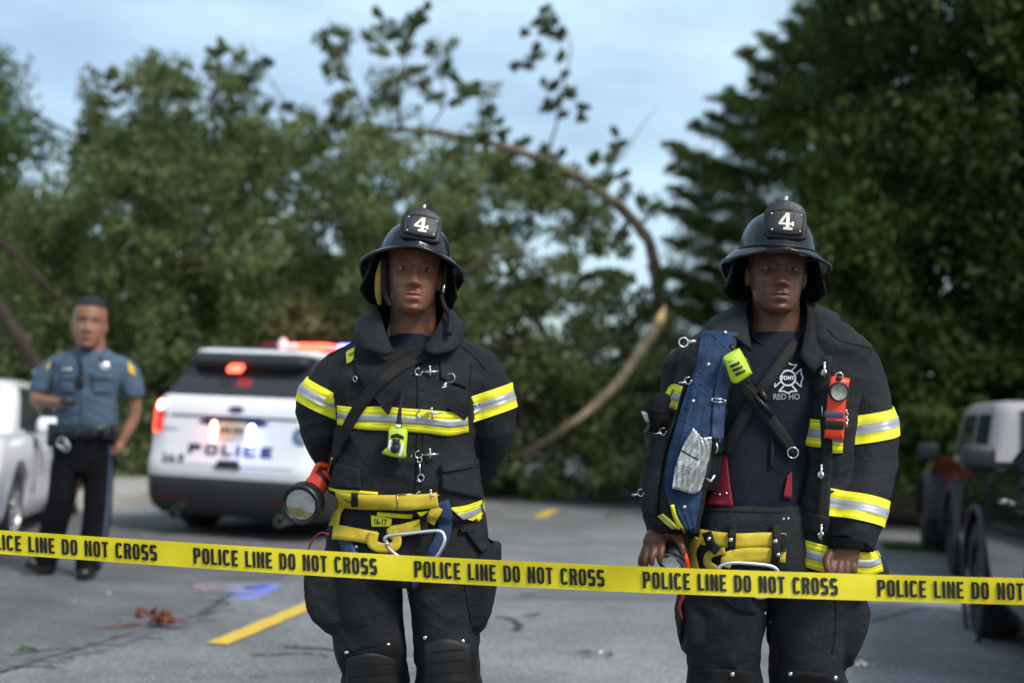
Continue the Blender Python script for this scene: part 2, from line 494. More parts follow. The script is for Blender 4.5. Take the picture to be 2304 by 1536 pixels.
M['redstrip'] = mat('lit_red_strip', (.9, .5, .4), .2, emit=(1, .42, .30), es=7)
M['bluestrip'] = mat('lit_blue_strip', (.6, .7, 1), .2, emit=(.45, .62, 1), es=10)
M['bluelit'] = mat('lit_blue_beacon', (.1, .1, .9), .2, emit=(.12, .12, 1), es=14)
M['redmark'] = mat('red_reflector', (.12, .010, .014), .3)
M['plate'] = mat('number_plate', (.58, .50, .30), .5, var=.2, vs=30)
M['navyprint'] = mat('navy_vinyl', (.016, .020, .060), .4)
M['seal'] = mat('blue_seal', (.05, .11, .26), .45, var=.3, vs=40)
M['amber'] = mat('amber_marker', (.60, .14, .02), .3)
M['asphalt'] = None
M['curb'] = mat('kerb_concrete', (.40, .38, .34), .85, var=.15, vs=5, bump=.3, bs=80)
M['walk'] = mat('pavement_concrete', (.36, .345, .32), .88, var=.14, vs=2.5, bump=.3, bs=90)
M['soil'] = mat('bare_soil', (.055, .048, .030), .95, var=.4, vs=3, bump=.5, bs=40)
M['lineyel'] = mat('road_yellow_paint', (.66, .44, .05), .7, var=.14, vs=14, bump=.4, bs=160, detail=10)
M['stain'] = mat('road_stain', (.13, .13, .13), .8, var=.35, vs=9, bump=.5, bs=120)
M['crackm'] = mat('tar_crack', (.04, .04, .042), .85, var=.4, vs=30, bump=.5, bs=120)
M['wet'] = mat('wet_asphalt', (.20, .20, .20), .22, var=.25, vs=8, bump=.5, bs=40, spec=.8)
M['paleb'] = mat('pale_bark', (.24, .19, .11), .85, var=.35, vs=9, bump=.7, bs=26)  # lighter bark tone for the broken limb
M['bark'] = mat('grey_brown_bark', (.135, .108, .070), .92, var=.45, vs=9, bump=.9, bs=26)
M['barkdark'] = mat('dark_bark', (.055, .044, .031), .95, var=.4, vs=6, bump=.9, bs=18)
M['rawwood'] = mat('fresh_split_wood', (.86, .54, .24), .8, var=.25, vs=40, bump=.5, bs=60)
M['deadleaf'] = mat('dead_brown_leaf', (.165, .050, .022), .8, var=.4, vs=16, bump=.4, bs=60, trans=.15)
M['leaf'] = mat('green_leaf', (1, 1, 1), .65, var=.12, vs=2, attr=True, spec=.18, trans=.36)
M['petal'] = mat('pale_petal', (.72, .74, .68), .7, var=.1)
M['pole'] = mat('utility_pole_wood', (.030, .020, .014), .95, var=.3, vs=5, bump=.7, bs=30)
M['wire'] = mat('cable_sheath', (.05, .055, .06), .7)
M['phone'] = mat('phone_glass', (.010, .010, .012), .15)
# ------------------------------------------------------------------ ground, road, kerbs
def asphalt(nm='aged_asphalt', lv=.235):
    m = bpy.data.materials.new(nm); m.use_nodes = True
    N, L = m.node_tree.nodes, m.node_tree.links; b = N['Principled BSDF']
    t = N.new('ShaderNodeTexCoord')
    def noise(s, d, r=.6, dist=0):
        n = N.new('ShaderNodeTexNoise'); n.inputs['Scale'].default_value = s; n.inputs['Detail'].default_value = d
        n.inputs['Roughness'].default_value = r; n.inputs['Distortion'].default_value = dist
        L.new(t.outputs['Object'], n.inputs['Vector']); return n
    def ramp(src, p0, c0, p1, c1):
        r = N.new('ShaderNodeValToRGB'); r.color_ramp.elements[0].position = p0; r.color_ramp.elements[1].position = p1
        r.color_ramp.elements[0].color = (c0, c0, c0, 1); r.color_ramp.elements[1].color = (c1, c1, c1, 1)
        L.new(src, r.inputs['Fac']); return r.outputs['Color']
    def mul(a, c):
        x = N.new('ShaderNodeMix'); x.data_type = 'RGBA'; x.blend_type = 'MULTIPLY'; x.inputs['Factor'].default_value = 1
        L.new(a, x.inputs['A']); L.new(c, x.inputs['B']); return x.outputs['Result']
    big = ramp(noise(.42, 5, .6, .8).outputs['Fac'], .32, .55, .68, 1.12)
    mid = ramp(noise(3.2, 7, .65, .4).outputs['Fac'], .3, .80, .7, 1.10)
    vo = N.new('ShaderNodeTexVoronoi'); vo.inputs['Scale'].default_value = 85; L.new(t.outputs['Object'], vo.inputs['Vector'])
    fine = ramp(vo.outputs['Color'], .1, .62, .9, 1.38)
    fine2 = ramp(noise(46, 3, .7).outputs['Fac'], .3, .72, .7, 1.25)
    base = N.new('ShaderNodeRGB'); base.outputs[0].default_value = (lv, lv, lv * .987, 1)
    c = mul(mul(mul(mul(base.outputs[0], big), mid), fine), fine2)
    L.new(c, b.inputs['Base Color'])
    b.inputs['Roughness'].default_value = .82; b.inputs['Specular IOR Level'].default_value = .4
    bp = N.new('ShaderNodeBump'); bp.inputs['Strength'].default_value = .7; bp.inputs['Distance'].default_value = .006
    L.new(vo.outputs['Distance'], bp.inputs['Height']); L.new(bp.outputs['Normal'], b.inputs['Normal'])
    return m
M['asphalt'] = asphalt()

HD = math.radians(12.0)
RF = Vector((math.sin(HD), math.cos(HD), 0)); RR = Vector((math.cos(HD), -math.sin(HD), 0))   # along / across the road

def sheet(name, poly, z, m, kind='structure'):
    V = [(x, y, z) for x, y in poly]
    return tag(obj(name, V, [tuple(range(len(V)))], m, None, False), kind=kind)

sheet('ground', [(-400, -60), (400, -60), (400, 700), (-400, 700)], -.02, M['soil'])
# the road sheet, subdivided so that it can sag a little
nx, ny = 60, 60
xs = np.linspace(-9, 12, nx); ys = np.linspace(-6, 46, ny)
rv = np.array([(x, y, 0.0) for y in ys for x in xs])
rf = np.array([(j * nx + i, j * nx + i + 1, (j + 1) * nx + i + 1, (j + 1) * nx + i) for j in range(ny - 1) for i in range(nx - 1)])
tag(obj('road', rv, rf, M['asphalt']), kind='structure')

def slab(name, poly, z1, m, kind='structure'):
    V, Fc = prism(poly, -.015, z1)
    return tag(obj(name, V, Fc, m, None, False), kind=kind)

def rounded(cx, cy, r, a0, a1, n=7):
    return [(cx + r * math.cos(a0 + (a1 - a0) * k / n), cy + r * math.sin(a0 + (a1 - a0) * k / n)) for k in range(n + 1)]
KX, KY = -4.42, 14.2
cr = rounded(KX - 1.2, KY + 1.2, 1.2, -math.pi / 2, 0)
slab('kerb_left', [(-40, KY)] + cr + [(KX + .35, 40), (-40, 40)], .12, M['curb'])
cr2 = rounded(KX - .18 - 1.1, KY + .18 + 1.1, 1.1, -math.pi / 2, 0)
sheet('pavement_left', [(-40, KY + .18)] + cr2 + [(KX - .18 + .35, 39.9), (-40, 39.9)], .125, M['walk'])
sheet('verge_left', [(-40, KY + .95)] + rounded(KX - .75 - .5, KY + .95 + .5, .5, -math.pi / 2, 0) + [(KX - .75, KY + 2.6), (-40, KY + 2.6)], .130, M['soil'])
# right-hand pavement beyond the parked cars
kr = [Vector((5.3, 6.0, 0)) + RF * t for t in (0, 30)]
slab('kerb_right', [tuple(kr[0][:2]), (30, 4), (30, 44), tuple(kr[1][:2])], .11, M['curb'])
ka = [k + RR * .16 for k in kr]
sheet('pavement_right', [tuple(ka[0][:2]), (29.9, 4.1), (29.9, 43.9), tuple(ka[1][:2])], .115, M['walk'])
kb = [k + RR * 1.6 for k in kr]
sheet('verge_right', [tuple(kb[0][:2]), (29.8, 4.2), (29.8, 43.8), tuple(kb[1][:2])], .120, M['soil'])
sheet('road_patch', [tuple(G(x, y)[:2]) for x, y in ((1150, 1345), (1500, 1352), (1720, 1290), (1800, 1262), (1500, 1270), (1330, 1290))], .004, mat('newer_asphalt', (.135, .137, .142), .8, var=.2, vs=30, bump=.5, bs=160))

s0, s1 = G(-60, 1530), G(540, 1330); sdir = (s1 - s0).normalized()
q0, q1, q2 = s0 - sdir * 6, s1 + sdir * 5, s1 + sdir * 14
seam_ = [tuple(q[:2]) for q in (q0, s0, G(140, 1470), G(300, 1425), G(410, 1395), s1, q1)]
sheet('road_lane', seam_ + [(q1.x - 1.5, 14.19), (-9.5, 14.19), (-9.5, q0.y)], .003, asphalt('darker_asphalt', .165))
# centre line dashes
def dash(p0, p1, w, seed):
    a, b = Vector(p0), Vector(p1); d = (b - a).normalized(); s = Vector((d.y, -d.x, 0)); rows = []
    rr = np.random.RandomState(seed)
    L_, R_ = [], []
    for k in range(26):
        c = a.lerp(b, k / 25)
        L_.append(tuple((c - s * (w / 2 + rr.uniform(-.006, .006)))[:2])); R_.append(tuple((c + s * (w / 2 + rr.uniform(-.006, .006)))[:2]))
    V, Fc = grid_sheet([L_, R_], .008)
    return tag(obj('lane_marking', V, Fc, M['lineyel'], None, False), kind='structure')
dash(G(487, 1450), G(722, 1352), .125, 1)
dash(G(1210, 1164), G(1248, 1147), .15, 2)
dash(G(1326, 1122), G(1352, 1111), .15, 3)
dash(G(1408, 1088), G(1430, 1080), .15, 4)

# tar cracks: thin ragged sheets
def crack(pts, w, seed, n=60, name='road_crack', m='crackm', z=.005):
    rr = np.random.RandomState(seed)
    S = catmull([tuple(G(x, y)[:2]) for x, y in pts], n); T = np.gradient(S, axis=0); T /= np.linalg.norm(T, axis=1)[:, None]
    Nn = np.stack([-T[:, 1], T[:, 0]], 1)
    S = S + Nn * rr.normal(0, w * .45, n)[:, None]
    ww = w * (.25 + np.abs(rr.normal(.6, .45, n)))
    ww[0] = ww[-1] = .002
    V, Fc = grid_sheet([[tuple(q) for q in S - Nn * ww[:, None]], [tuple(q) for q in S + Nn * ww[:, None]]], z)
    return tag(obj(name, V, Fc, M[m], None, False), kind='structure')
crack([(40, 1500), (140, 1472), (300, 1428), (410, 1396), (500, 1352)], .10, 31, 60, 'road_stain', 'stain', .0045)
crack([(-60, 1530), (60, 1495), (140, 1470), (300, 1425), (410, 1395), (470, 1372), (505, 1345), (540, 1330)], .014, 1, 110)
crack([(20, 1475), (140, 1460), (190, 1464)], .012, 2)
crack([(470, 1352), (520, 1358)], .03, 3, 20)
crack([(480, 1375), (455, 1384)], .02, 13, 20)
crack([(1115, 1388), (1150, 1392), (1168, 1410), (1155, 1420)], .022, 4, 30)
crack([(1180, 1388), (1215, 1380)], .018, 5, 20)
crack([(1170, 1336), (1205, 1340)], .03, 6, 20)
crack([(560, 1522), (600, 1521)], .008, 7, 20)
crack([(640, 1455), (760, 1462)], .02, 8, 40)
crack([(250, 1300), (420, 1310), (620, 1298)], .007, 9, 50)
crack([(1090, 1215), (1200, 1225), (1330, 1222)], .02, 10, 50)
crack([(1950, 1400), (2080, 1370), (2200, 1390)], .012, 11, 50)
crack([(560, 1475), (700, 1470), (740, 1478)], .010, 12, 50)

# the wet patch that takes the blue light
wp = [G(x, y) for x, y in ((430, 1318), (480, 1308), (545, 1311), (600, 1309), (632, 1320), (612, 1330), (560, 1335), (500, 1333), (448, 1330))]
S = catmull([tuple(p[:2]) for p in wp] + [tuple(wp[0][:2])], 60)[:-1]
tag(obj('wet_patch', [(x, y, .0065) for x, y in S], [tuple(range(len(S)))], M['wet'], None, False), kind='structure')
hole = [G(x, y) for x, y in ((545, 1322), (600, 1317), (612, 1321), (580, 1327), (552, 1328))]
tag(obj('pothole_edge', [(p.x, p.y, .009) for p in hole], [tuple(range(5))], M['crackm'], None, False), kind='structure')

# ------------------------------------------------------------------ foliage
def in_poly(px, py, poly):
    x0 = np.array([p[0] for p in poly]); y0 = np.array([p[1] for p in poly]); x1 = np.roll(x0, -1); y1 = np.roll(y0, -1)
    c = np.zeros(len(px), bool)
    for a, b, e, f in zip(x0, y0, x1, y1):
        m = ((b > py) != (f > py)) & (px < (e - a) * (py - b) / (f - b + 1e-9) + a); c ^= m
    return c

def leaves(centres, radii, per, size, tones, rs, droop=.5, wind=(0, 0, 0), squash=.75, aspect=.5):
    """leaf quads spread through clumps; returns V (n*4,3), F, colours"""
    cen = np.repeat(centres, per, 0); rad = np.repeat(radii, per)
    n = len(cen)
    d = rs.normal(0, 1, (n, 3)); d /= np.linalg.norm(d, axis=1)[:, None]
    main = rs.normal(0, .55, (len(centres), 3)) + np.array([0, 0, -.75 * droop]) + np.array(wind) * 1.6
    main /= np.linalg.norm(main, axis=1)[:, None]; main = np.repeat(main, per, 0)
    off = d * (rad * rs.uniform(.08, 1, n) ** .6)[:, None] * np.array([1, 1, squash])
    al = (off * main).sum(1)[:, None] * main
    pos = cen + (off - al) * .72 + al * 1.45            # each spray is longer along its twig
    ax = rs.normal(0, .8, (n, 3)) + np.array([0, 0, -droop * .6]) + np.array(wind) + d * .4 + main * .9
    ax /= np.linalg.norm(ax, axis=1)[:, None]
    bx = np.cross(ax, rs.normal(0, 1, (n, 3))); bx /= np.linalg.norm(bx, axis=1)[:, None]
    s = size * rs.uniform(.55, 1.35, n)
    a = ax * (s / 2)[:, None]; b = bx * (s * aspect / 2)[:, None]
    V = np.stack([pos - a, pos + b - a * .1, pos + a, pos - b - a * .1], 1).reshape(-1, 3)
    Fc = np.arange(n * 4).reshape(-1, 4)
    tn = np.array(tones); ct = np.clip(.5 + .55 * vnoise(np.asarray(centres) * .75 + 3) + rs.normal(0, .24, len(centres)), 0, 1); ct = np.repeat(ct, per)
    w = np.clip(ct * .78 + rs.uniform(0, 1, n) * .30 - .04, 0, 1)[:, None]
    col = tn[0] * (1 - w) + tn[1] * w
    odd = rs.uniform(0, 1, n) < .06
    col[odd] = tn[2]
    col = col * rs.uniform(.75, 1.25, n)[:, None]
    return V, Fc, np.repeat(col, 4, 0)

def fill(poly, count, d0, d1, r0_, r1_, rs, holes=(), edge_only=False):
    """random clump centres inside a pixel outline, at depths d0..d1"""
    xs = [p[0] for p in poly]; ys = [p[1] for p in poly]
    out, rad = [], []
    while len(out) < count:
        x = rs.uniform(min(xs), max(xs), 400); y = rs.uniform(min(ys), max(ys), 400)
        ok = in_poly(x, y, poly)
        for hx, hy, hr in holes:
            if hr: ok &= ((x - hx) ** 2 + (y - hy) ** 2) > ((hr + 9) * rs.uniform(.8, 1.12, 400)) ** 2
        for a, b in zip(x[ok], y[ok]):
            d = rs.uniform(d0, d1); out.append(tuple(P(a, b, d))); rad.append(rs.uniform(r0_, r1_))
    return np.array(out[:count]), np.array(rad[:count])

def limb(pts, m=None):
    """a branch through (px, py, depth, radius) points"""
    W = [tuple(P(x, y, d)) for x, y, d, r in pts]
    return tube_s(W, [p[3] for p in pts], max(12, 6 * len(pts)), 10)

def rough(geo, amp, sc, seed=0):
    V, Fc = geo; V = np.array([tuple(v) for v in V])
    n = np.stack([vnoise(V * sc + seed + k * 31) for k in range(3)], 1)
    return V + n * amp, Fc

def twigs(centres, radii, rs, count, r=.006):
    gs = []
    for k in rs.choice(len(centres), count):
        c = Vector(centres[k]); d = Vector(rs.normal(0, 1, 3)); d.normalize()
        gs.append(tube([c - d * radii[k] * 1.3, c + Vector(rs.normal(0, .08, 3)), c + d * radii[k] * 1.2], [r * 1.6, r, r * .4], 5))
    return cat_geo(*gs)

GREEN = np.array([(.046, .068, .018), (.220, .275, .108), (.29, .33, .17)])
DKGREEN = np.array([(.014, .026, .006), (.078, .120, .026), (.11, .15, .042)])  # dark tones: shade over the right-hand trees is put into the leaf colour
PINE = np.array([(.040, .064, .014), (.165, .220, .044), (.20, .24, .07)])

# --- the fallen tree: crown across the road, trunk lying to the right
rs = np.random.RandomState(11)
ft = empty('fallen_tree', P(1700, 1105, 19.5) * 1.0, 'big uprooted tree fallen across the road with arching bare limb and wilted grey green crown', 'tree')
ft.location.z = 0; ORG[ft.name] = Vector(ft.location)
holes = [(690, 545, 26), (672, 390, 20), (655, 470, 14), (610, 165, 30), (1235, 570, 16), (1330, 500, 20), (1300, 560, 14), (1385, 590, 20), (1260, 720, 24),
         (1345, 705, 18), (1440, 490, 26), (1190, 555, 16), (1400, 660, 8), (1235, 505, 22), (1440, 645, 20), (850, 300, 12), (980, 330, 16), (240, 555, 0), (240, 460, 10), (560, 330, 8), (1100, 470, 10), (1300, 640, 14), (530, 235, 12), (1430, 410, 30), (1480, 520, 18)]
polyL = [(95, 420), (150, 360), (195, 325), (185, 275), (205, 195), (255, 180), (300, 158), (345, 130), (370, 165), (425, 190), (480, 130), (500, 170), (550, 165),
         (590, 240), (640, 270), (700, 285), (730, 300), (790, 275), (860, 265), (960, 310), (1080, 325), (1080, 560), (1040, 640), (1060, 800), (1100, 1000), (1120, 1112), (0, 1085), (0, 470)]
polyM = [(1020, 325), (1150, 345), (1200, 365), (1300, 430), (1400, 520), (1450, 600), (1490, 650), (1520, 700), (1500, 820), (1470, 920), (1480, 1000), (1440, 1112), (1100, 1112), (1060, 900), (1030, 700), (1010, 500)]
low = [(0, 640), (700, 640), (1100, 760), (1500, 760), (1490, 1114), (0, 1085)]
cl = [fill(polyL, 700, 18.2, 22.8, .28, .52, rs, holes), fill(polyM, 300, 18.4, 22.5, .22, .46, rs, [(h_[0], h_[1], h_[2] * .85) for h_ in holes]), fill(low, 210, 18.0, 21.0, .3, .55, rs)]
cen = np.vstack([c[0] for c in cl]); rad = np.concatenate([c[1] for c in cl])
tufts = [(725, 80, 25), (770, 75, 30), (765, 130, 35), (755, 160, 26), (862, 62, 26), (850, 100, 30), (922, 48, 24), (915, 95, 36), (985, 115, 35), (872, 165, 38), (848, 198, 32), (925, 185, 36),
         (1000, 165, 26), (1040, 200, 24), (968, 215, 26), (780, 220, 22), (762, 250, 26), (830, 250, 42), (905, 262, 40), (1100, 210, 32), (1095, 258, 34), (1078, 290, 30), (1020, 232, 12), (700, 270, 30), (945, 50, 18),
         (1228, 45, 20), (1182, 72, 9), (1236, 72, 22), (1256, 76, 14), (1206, 130, 22), (1163, 147, 9), (1246, 192, 16), (1280, 206, 18), (1240, 240, 20), (1306, 238, 13), (1306, 262, 9), (1262, 130, 10), (1270, 165, 9),
         (1382, 350, 24), (1392, 325, 16), (1360, 400, 30), (1405, 430, 22), (1340, 360, 12), (1225, 345, 20), (1180, 320, 16), (1130, 300, 16), (1462, 470, 30), (1410, 560, 22), (1310, 470, 14),
         (345, 135, 22), (490, 118, 16), (475, 155, 16), (540, 130, 26), (580, 150, 24), (530, 190, 30), (280, 190, 30), (220, 225, 26), (500, 110, 14), (400, 172, 22), (560, 240, 34), (650, 245, 24), (375, 165, 14),
         (205, 300, 22), (195, 320, 14), (250, 165, 16), (590, 285, 40), (1250, 400, 18), (1300, 440, 16), (1330, 472, 20), (1395, 525, 16), (1285, 520, 22), (1225, 450, 22), (1345, 555, 20), (1390, 770, 24), (1450, 690, 20), (1340, 930, 26), (1310, 880, 24), (1420, 860, 24), (1290, 960, 26), (1480, 640, 20), (1215, 640, 22), (1250, 590, 14), (1290, 660, 24), (1330, 620, 18), (1370, 640, 22)]
tc_ = np.array([tuple(P(x, y, rs.uniform(18.6, 20.2))) for x, y, r in tufts]); tr_ = np.array([r * 19.5 / F * 1.05 for x, y, r in tufts])
V1 = leaves(cen, rad, 120, .112, GREEN, rs, .7, (-.25, 0, 0))
j_ = rs.normal(0, 1, (len(tc_) * 2, 3)) * np.repeat(tr_, 2)[:, None] * .75
tc_ = np.vstack([tc_, np.repeat(tc_, 2, 0) + j_]); tr_ = np.concatenate([tr_ * 1.1, np.repeat(tr_, 2) * .62])
V2 = leaves(tc_, tr_, 120, .078, GREEN * .95, rs, .7, (-.25, 0, 0))
V = np.vstack([V1[0], V2[0]]); Fc = np.vstack([V1[1], V2[1] + len(V1[0])]); cc = np.vstack([V1[2], V2[2]])
tag(obj('crown', V, Fc, M['leaf'], ft, False, cc), kind=None)
L_ = [limb([(1475, 600, 19.2, .085), (1455, 540, 19.1, .085), (1420, 490, 19.1, .085), (1360, 440, 19, .08), (1290, 395, 19, .078), (1220, 360, 19, .07), (1150, 335, 19, .065), (1060, 312, 19.1, .055), (960, 298, 19.2, .05), (860, 290, 19.4, .04), (740, 295, 19.6, .03), (640, 310, 19.8, .02)])]
for p in L_: tag(obj('limb', *rough(p, .018, 7), M['bark'], ft))
tr = rough(limb([(2190, 1112, 17.0, .44), (2080, 1110, 17.2, .45), (1980, 1098, 17.6, .42), (1800, 1085, 18.8, .38), (1600, 1060, 20, .33), (1500, 1000, 20, .26), (1490, 850, 19.8, .16), (1490, 700, 19.5, .11), (1475, 600, 19.2, .085)]), .06, 2.2)
obj('trunk', *tr, M['bark'], ft)
obj('broken_limb', *rough(limb([(1150, 1030, 18.9, .035), (1215, 1000, 18.2, .045), (1275, 960, 17.4, 0.052), (1330, 920, 17.4, 0.057), (1395, 855, 17.4, 0.067), (1440, 790, 17.4, 0.069), (1480, 735, 17.4, 0.071), (1484, 725, 17.4, 0.069)]), .008, 9), M['paleb'], ft)
# bright splintered end of the broken limb
sp = []
for k in range(12):
    a = k * 2.4; q = .05 * math.sqrt(k / 9)
    b0 = P(1481, 731, 17.4) + Vector((q * math.cos(a), q * math.sin(a), 0))
    sp.append(tube([b0, P(1487, 716, 17.4) + Vector((q * math.cos(a), q * math.sin(a), 0)), P(1494 + 3 * math.cos(a), 684 + 14 * rs.rand(), 17.4)], [.027, .024, .003], 5))
obj('splintered_end', *cat_geo(*sp), M['rawwood'], ft)
for pts in ([(1140, 575, 19, .05), (1155, 620, 19, .055), (1190, 690, 19, .06), (1235, 765, 19, .06)], [(1010, 640, 17.8, .03), (1060, 605, 17.8, .045), (1105, 570, 17.8, .05), (1140, 562, 17.8, .04), (1180, 575, 18.2, .02)],
            [(1100, 790, 18.8, .03), (1170, 770, 18.8, .05), (1240, 790, 18.9, .05)], [(1080, 660, 18.8, .03), (1110, 710, 18.8, .035), (1135, 780, 18.9, .035)],
            [(1150, 840, 18.6, .03), (1165, 900, 18.6, .04), (1180, 960, 18.7, .04)], [(1235, 335, 19, .02), (1252, 280, 19, .016), (1268, 200, 19, .012), (1284, 110, 19, .010), (1270, 60, 19, .006)],
            [(640, 225, 20, .008), (610, 180, 20, .007), (585, 140, 20, .01), (565, 95, 20, .005)], [(330, 420, 18.6, .02), (430, 450, 18.6, .025), (520, 455, 18.6, .02)],
            [(700, 470, 18.4, .03), (780, 505, 18.4, .035), (860, 540, 18.4, .03)], [(1400, 360, 19, .01), (1440, 290, 19, .006), (1480, 240, 19, .003)], [(900, 290, 19.2, .03), (900, 180, 19.2, .02), (930, 60, 19.2, .008)],
            [(840, 290, 19.2, .025), (800, 200, 19.2, .016), (740, 90, 19.2, .006)], [(960, 298, 19.2, .02), (1000, 230, 19.2, .012), (985, 120, 19.2, .006)], [(500, 440, 19.5, .03), (480, 250, 19.5, .02), (495, 120, 19.5, .008)],
            [(430, 500, 19.5, .04), (330, 300, 19.5, .02), (340, 140, 19.5, .008)], [(1100, 320, 19.1, .02), (1110, 250, 19.1, .012), (1095, 200, 19.1, .006)], [(1360, 440, 19, .02), (1375, 380, 19, .012), (1392, 322, 19, .005)]):
    obj('branch', *rough(limb(pts), .008, 9), M['barkdark'], ft)
tw = twigs(cen, rad, rs, 260)
tag(obj('twig', *tw, M['bark'], ft), kind='stuff')

# --- standing trees
def tree(label, crown, trunk, per, size, tones, seed, cat='tree', name='tree', group=None, droop=.5, squash=.75, aspect=.5, extra=None):
    rs = np.random.RandomState(seed)
    base = Vector(trunk[0][:3]); base.z = 0
    t = empty(name, base, label, cat, group)
    c, r = crown
    V, Fc, cc = leaves(c, r, per, size, tones, rs, droop, (0, 0, 0), squash, aspect)
    obj('crown', V, Fc, M['leaf'], t, False, cc)
    S = tube_s([p[:3] for p in trunk], [p[3] for p in trunk], 26, 12)
    obj('trunk', *rough(S, trunk[0][3] * .12, 3.5, seed), M['barkdark'], t)
    b = []
    k0 = rs.choice(len(c), 16)
    tp = np.array([p[:3] for p in trunk])
    for k in k0:
        q = Vector(c[k]); j = rs.randint(1, len(tp)); a = Vector(tp[j]); m_ = a.lerp(q, .5) + Vector((0, 0, .25))
        b.append(tube_s([a, m_, q], [trunk[j][3] * .5, trunk[j][3] * .3, .012], 10, 6))
    obj('bough', *cat_geo(*b), M['barkdark'], t)
    return t

def gz(x, d): return (tuple(Vector((P(x, 900, d).x, P(x, 900, d).y, 0))))
def tk(x, d, r, h, lean=0):
    b = gz(x, d); return [b + (r,), (b[0] + lean * .3, b[1], h * .4, r * .75), (b[0] + lean * .7, b[1], h * .75, r * .45), (b[0] + lean, b[1], h, r * .15)]

rs = np.random.RandomState(21)
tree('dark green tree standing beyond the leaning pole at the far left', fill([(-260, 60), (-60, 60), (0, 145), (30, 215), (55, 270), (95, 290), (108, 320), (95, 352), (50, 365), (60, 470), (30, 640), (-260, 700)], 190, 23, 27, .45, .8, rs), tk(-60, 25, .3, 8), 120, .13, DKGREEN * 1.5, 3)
# the conifer: drooping tiers that step out to the left
tiers = []
for (x0, y0, x1, y1) in ((1795, 20, 1900, 70), (1775, 60, 1880, 110), (1720, 85, 1870, 150), (1668, 115, 1850, 200), (1690, 175, 1850, 240), (1618, 225, 1840, 290), (1640, 210, 1800, 260), (1562, 285, 1800, 330), (1600, 265, 1800, 300), (1650, 330, 1820, 380),
                         (1600, 370, 1800, 400), (1510, 325, 1640, 390), (1512, 375, 1700, 430), (1520, 430, 1750, 480), (1500, 470, 1760, 530), (1545, 500, 1800, 560), (1510, 545, 1760, 600), (1580, 600, 1800, 660), (1530, 650, 1800, 700), (1590, 700, 1800, 760), (1480, 600, 1640, 650), (1500, 690, 1650, 730), (1520, 760, 1800, 830), (1560, 850, 1800, 900)):
    for k in range(17):
        t = (k + rs.uniform(-.3, .3)) / 16; t = max(0, min(1, t))
        tiers.append((x0 + (x1 - x0) * t, y0 + (y1 - y0) * t + rs.uniform(-8, 8) + 10 * math.sin(t * 3), .17 + .20 * t + rs.uniform(-.03, .06)))
pc = np.array([tuple(P(x, y, 20.5 + rs.uniform(-.6, 1.4))) for x, y, r in tiers]); pr = np.array([r for x, y, r in tiers])
pf = fill([(1800, 30), (1860, -40), (1990, -60), (1990, 950), (1540, 950), (1520, 640), (1530, 430), (1660, 360), (1690, 200)], 420, 20.6, 23.5, .3, .55, rs)
tree('tall conifer with stepped drooping boughs behind the open coated firefighter', (np.vstack([pc, pf[0]]), np.concatenate([pr, pf[1]])), tk(1830, 21.8, .28, 8.5), 190, .085, PINE, 4, name='conifer_tree', droop=.1, squash=.55, aspect=.28)
dk = [(1880, -260), (2900, -260), (2900, 1080), (1780, 1080), (1760, 800), (1800, 500), (1850, 250)]
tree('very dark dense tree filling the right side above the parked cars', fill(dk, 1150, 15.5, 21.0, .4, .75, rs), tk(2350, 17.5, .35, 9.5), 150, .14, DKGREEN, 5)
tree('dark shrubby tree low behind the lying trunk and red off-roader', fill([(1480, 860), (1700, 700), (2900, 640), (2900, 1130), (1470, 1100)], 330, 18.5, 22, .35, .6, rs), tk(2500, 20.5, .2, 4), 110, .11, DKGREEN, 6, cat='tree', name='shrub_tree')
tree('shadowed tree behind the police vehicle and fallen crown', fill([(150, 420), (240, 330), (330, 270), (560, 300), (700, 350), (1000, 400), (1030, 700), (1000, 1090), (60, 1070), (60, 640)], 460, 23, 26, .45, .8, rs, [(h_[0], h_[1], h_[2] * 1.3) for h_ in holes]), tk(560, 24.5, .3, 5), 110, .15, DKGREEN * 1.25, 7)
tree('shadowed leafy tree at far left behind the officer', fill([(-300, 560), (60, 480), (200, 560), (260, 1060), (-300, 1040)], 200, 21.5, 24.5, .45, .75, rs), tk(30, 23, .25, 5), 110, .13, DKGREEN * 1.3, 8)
# far wood that closes the view under the crowns
wc = fill([(-900, 700), (300, 620), (700, 700), (1050, 800), (1450, 860), (1800, 700), (3300, 560), (3300, 1020), (-900, 960)], 330, 30, 38, .9, 1.6, rs)
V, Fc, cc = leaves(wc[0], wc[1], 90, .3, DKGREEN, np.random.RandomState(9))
tag(obj('woods', V, Fc, M['leaf'], None, False, cc), kind='stuff')
# grass on the left verge and a few tufts by the right pavement
def grass(name, n, area, z, h, tones, seed):
    rs = np.random.RandomState(seed)
    x = rs.uniform(area[0], area[1], n); y = rs.uniform(area[2], area[3], n)
    b = np.stack([x, y, np.full(n, z)], 1); a = rs.uniform(0, 6.28, n); w = np.stack([np.cos(a), np.sin(a), np.zeros(n)], 1) * .008
    tip = b + np.stack([rs.normal(0, .03, n), rs.normal(0, .03, n), h * rs.uniform(.5, 1.2, n)], 1)
    V = np.stack([b - w, b + w, tip], 1).reshape(-1, 3)
    t = rs.uniform(0, 1, n)[:, None]; col = np.repeat(np.array(tones[0]) * (1 - t) + np.array(tones[1]) * t, 3, 0)
    return tag(obj(name, V, np.arange(n * 3).reshape(-1, 3), M['leaf'], None, False, col), kind='stuff')
grass('grass', 26000, (-9, KX - .8, KY + 1.0, KY + 2.6), .12, .10, ((.05, .085, .018), (.13, .18, .045)), 1)
g = G(2040, 1238)
grass('grass', 500, (g.x - .25, g.x + .3, g.y - .12, g.y + .12), .0, .10, ((.05, .085, .018), (.12, .17, .04)), 2)

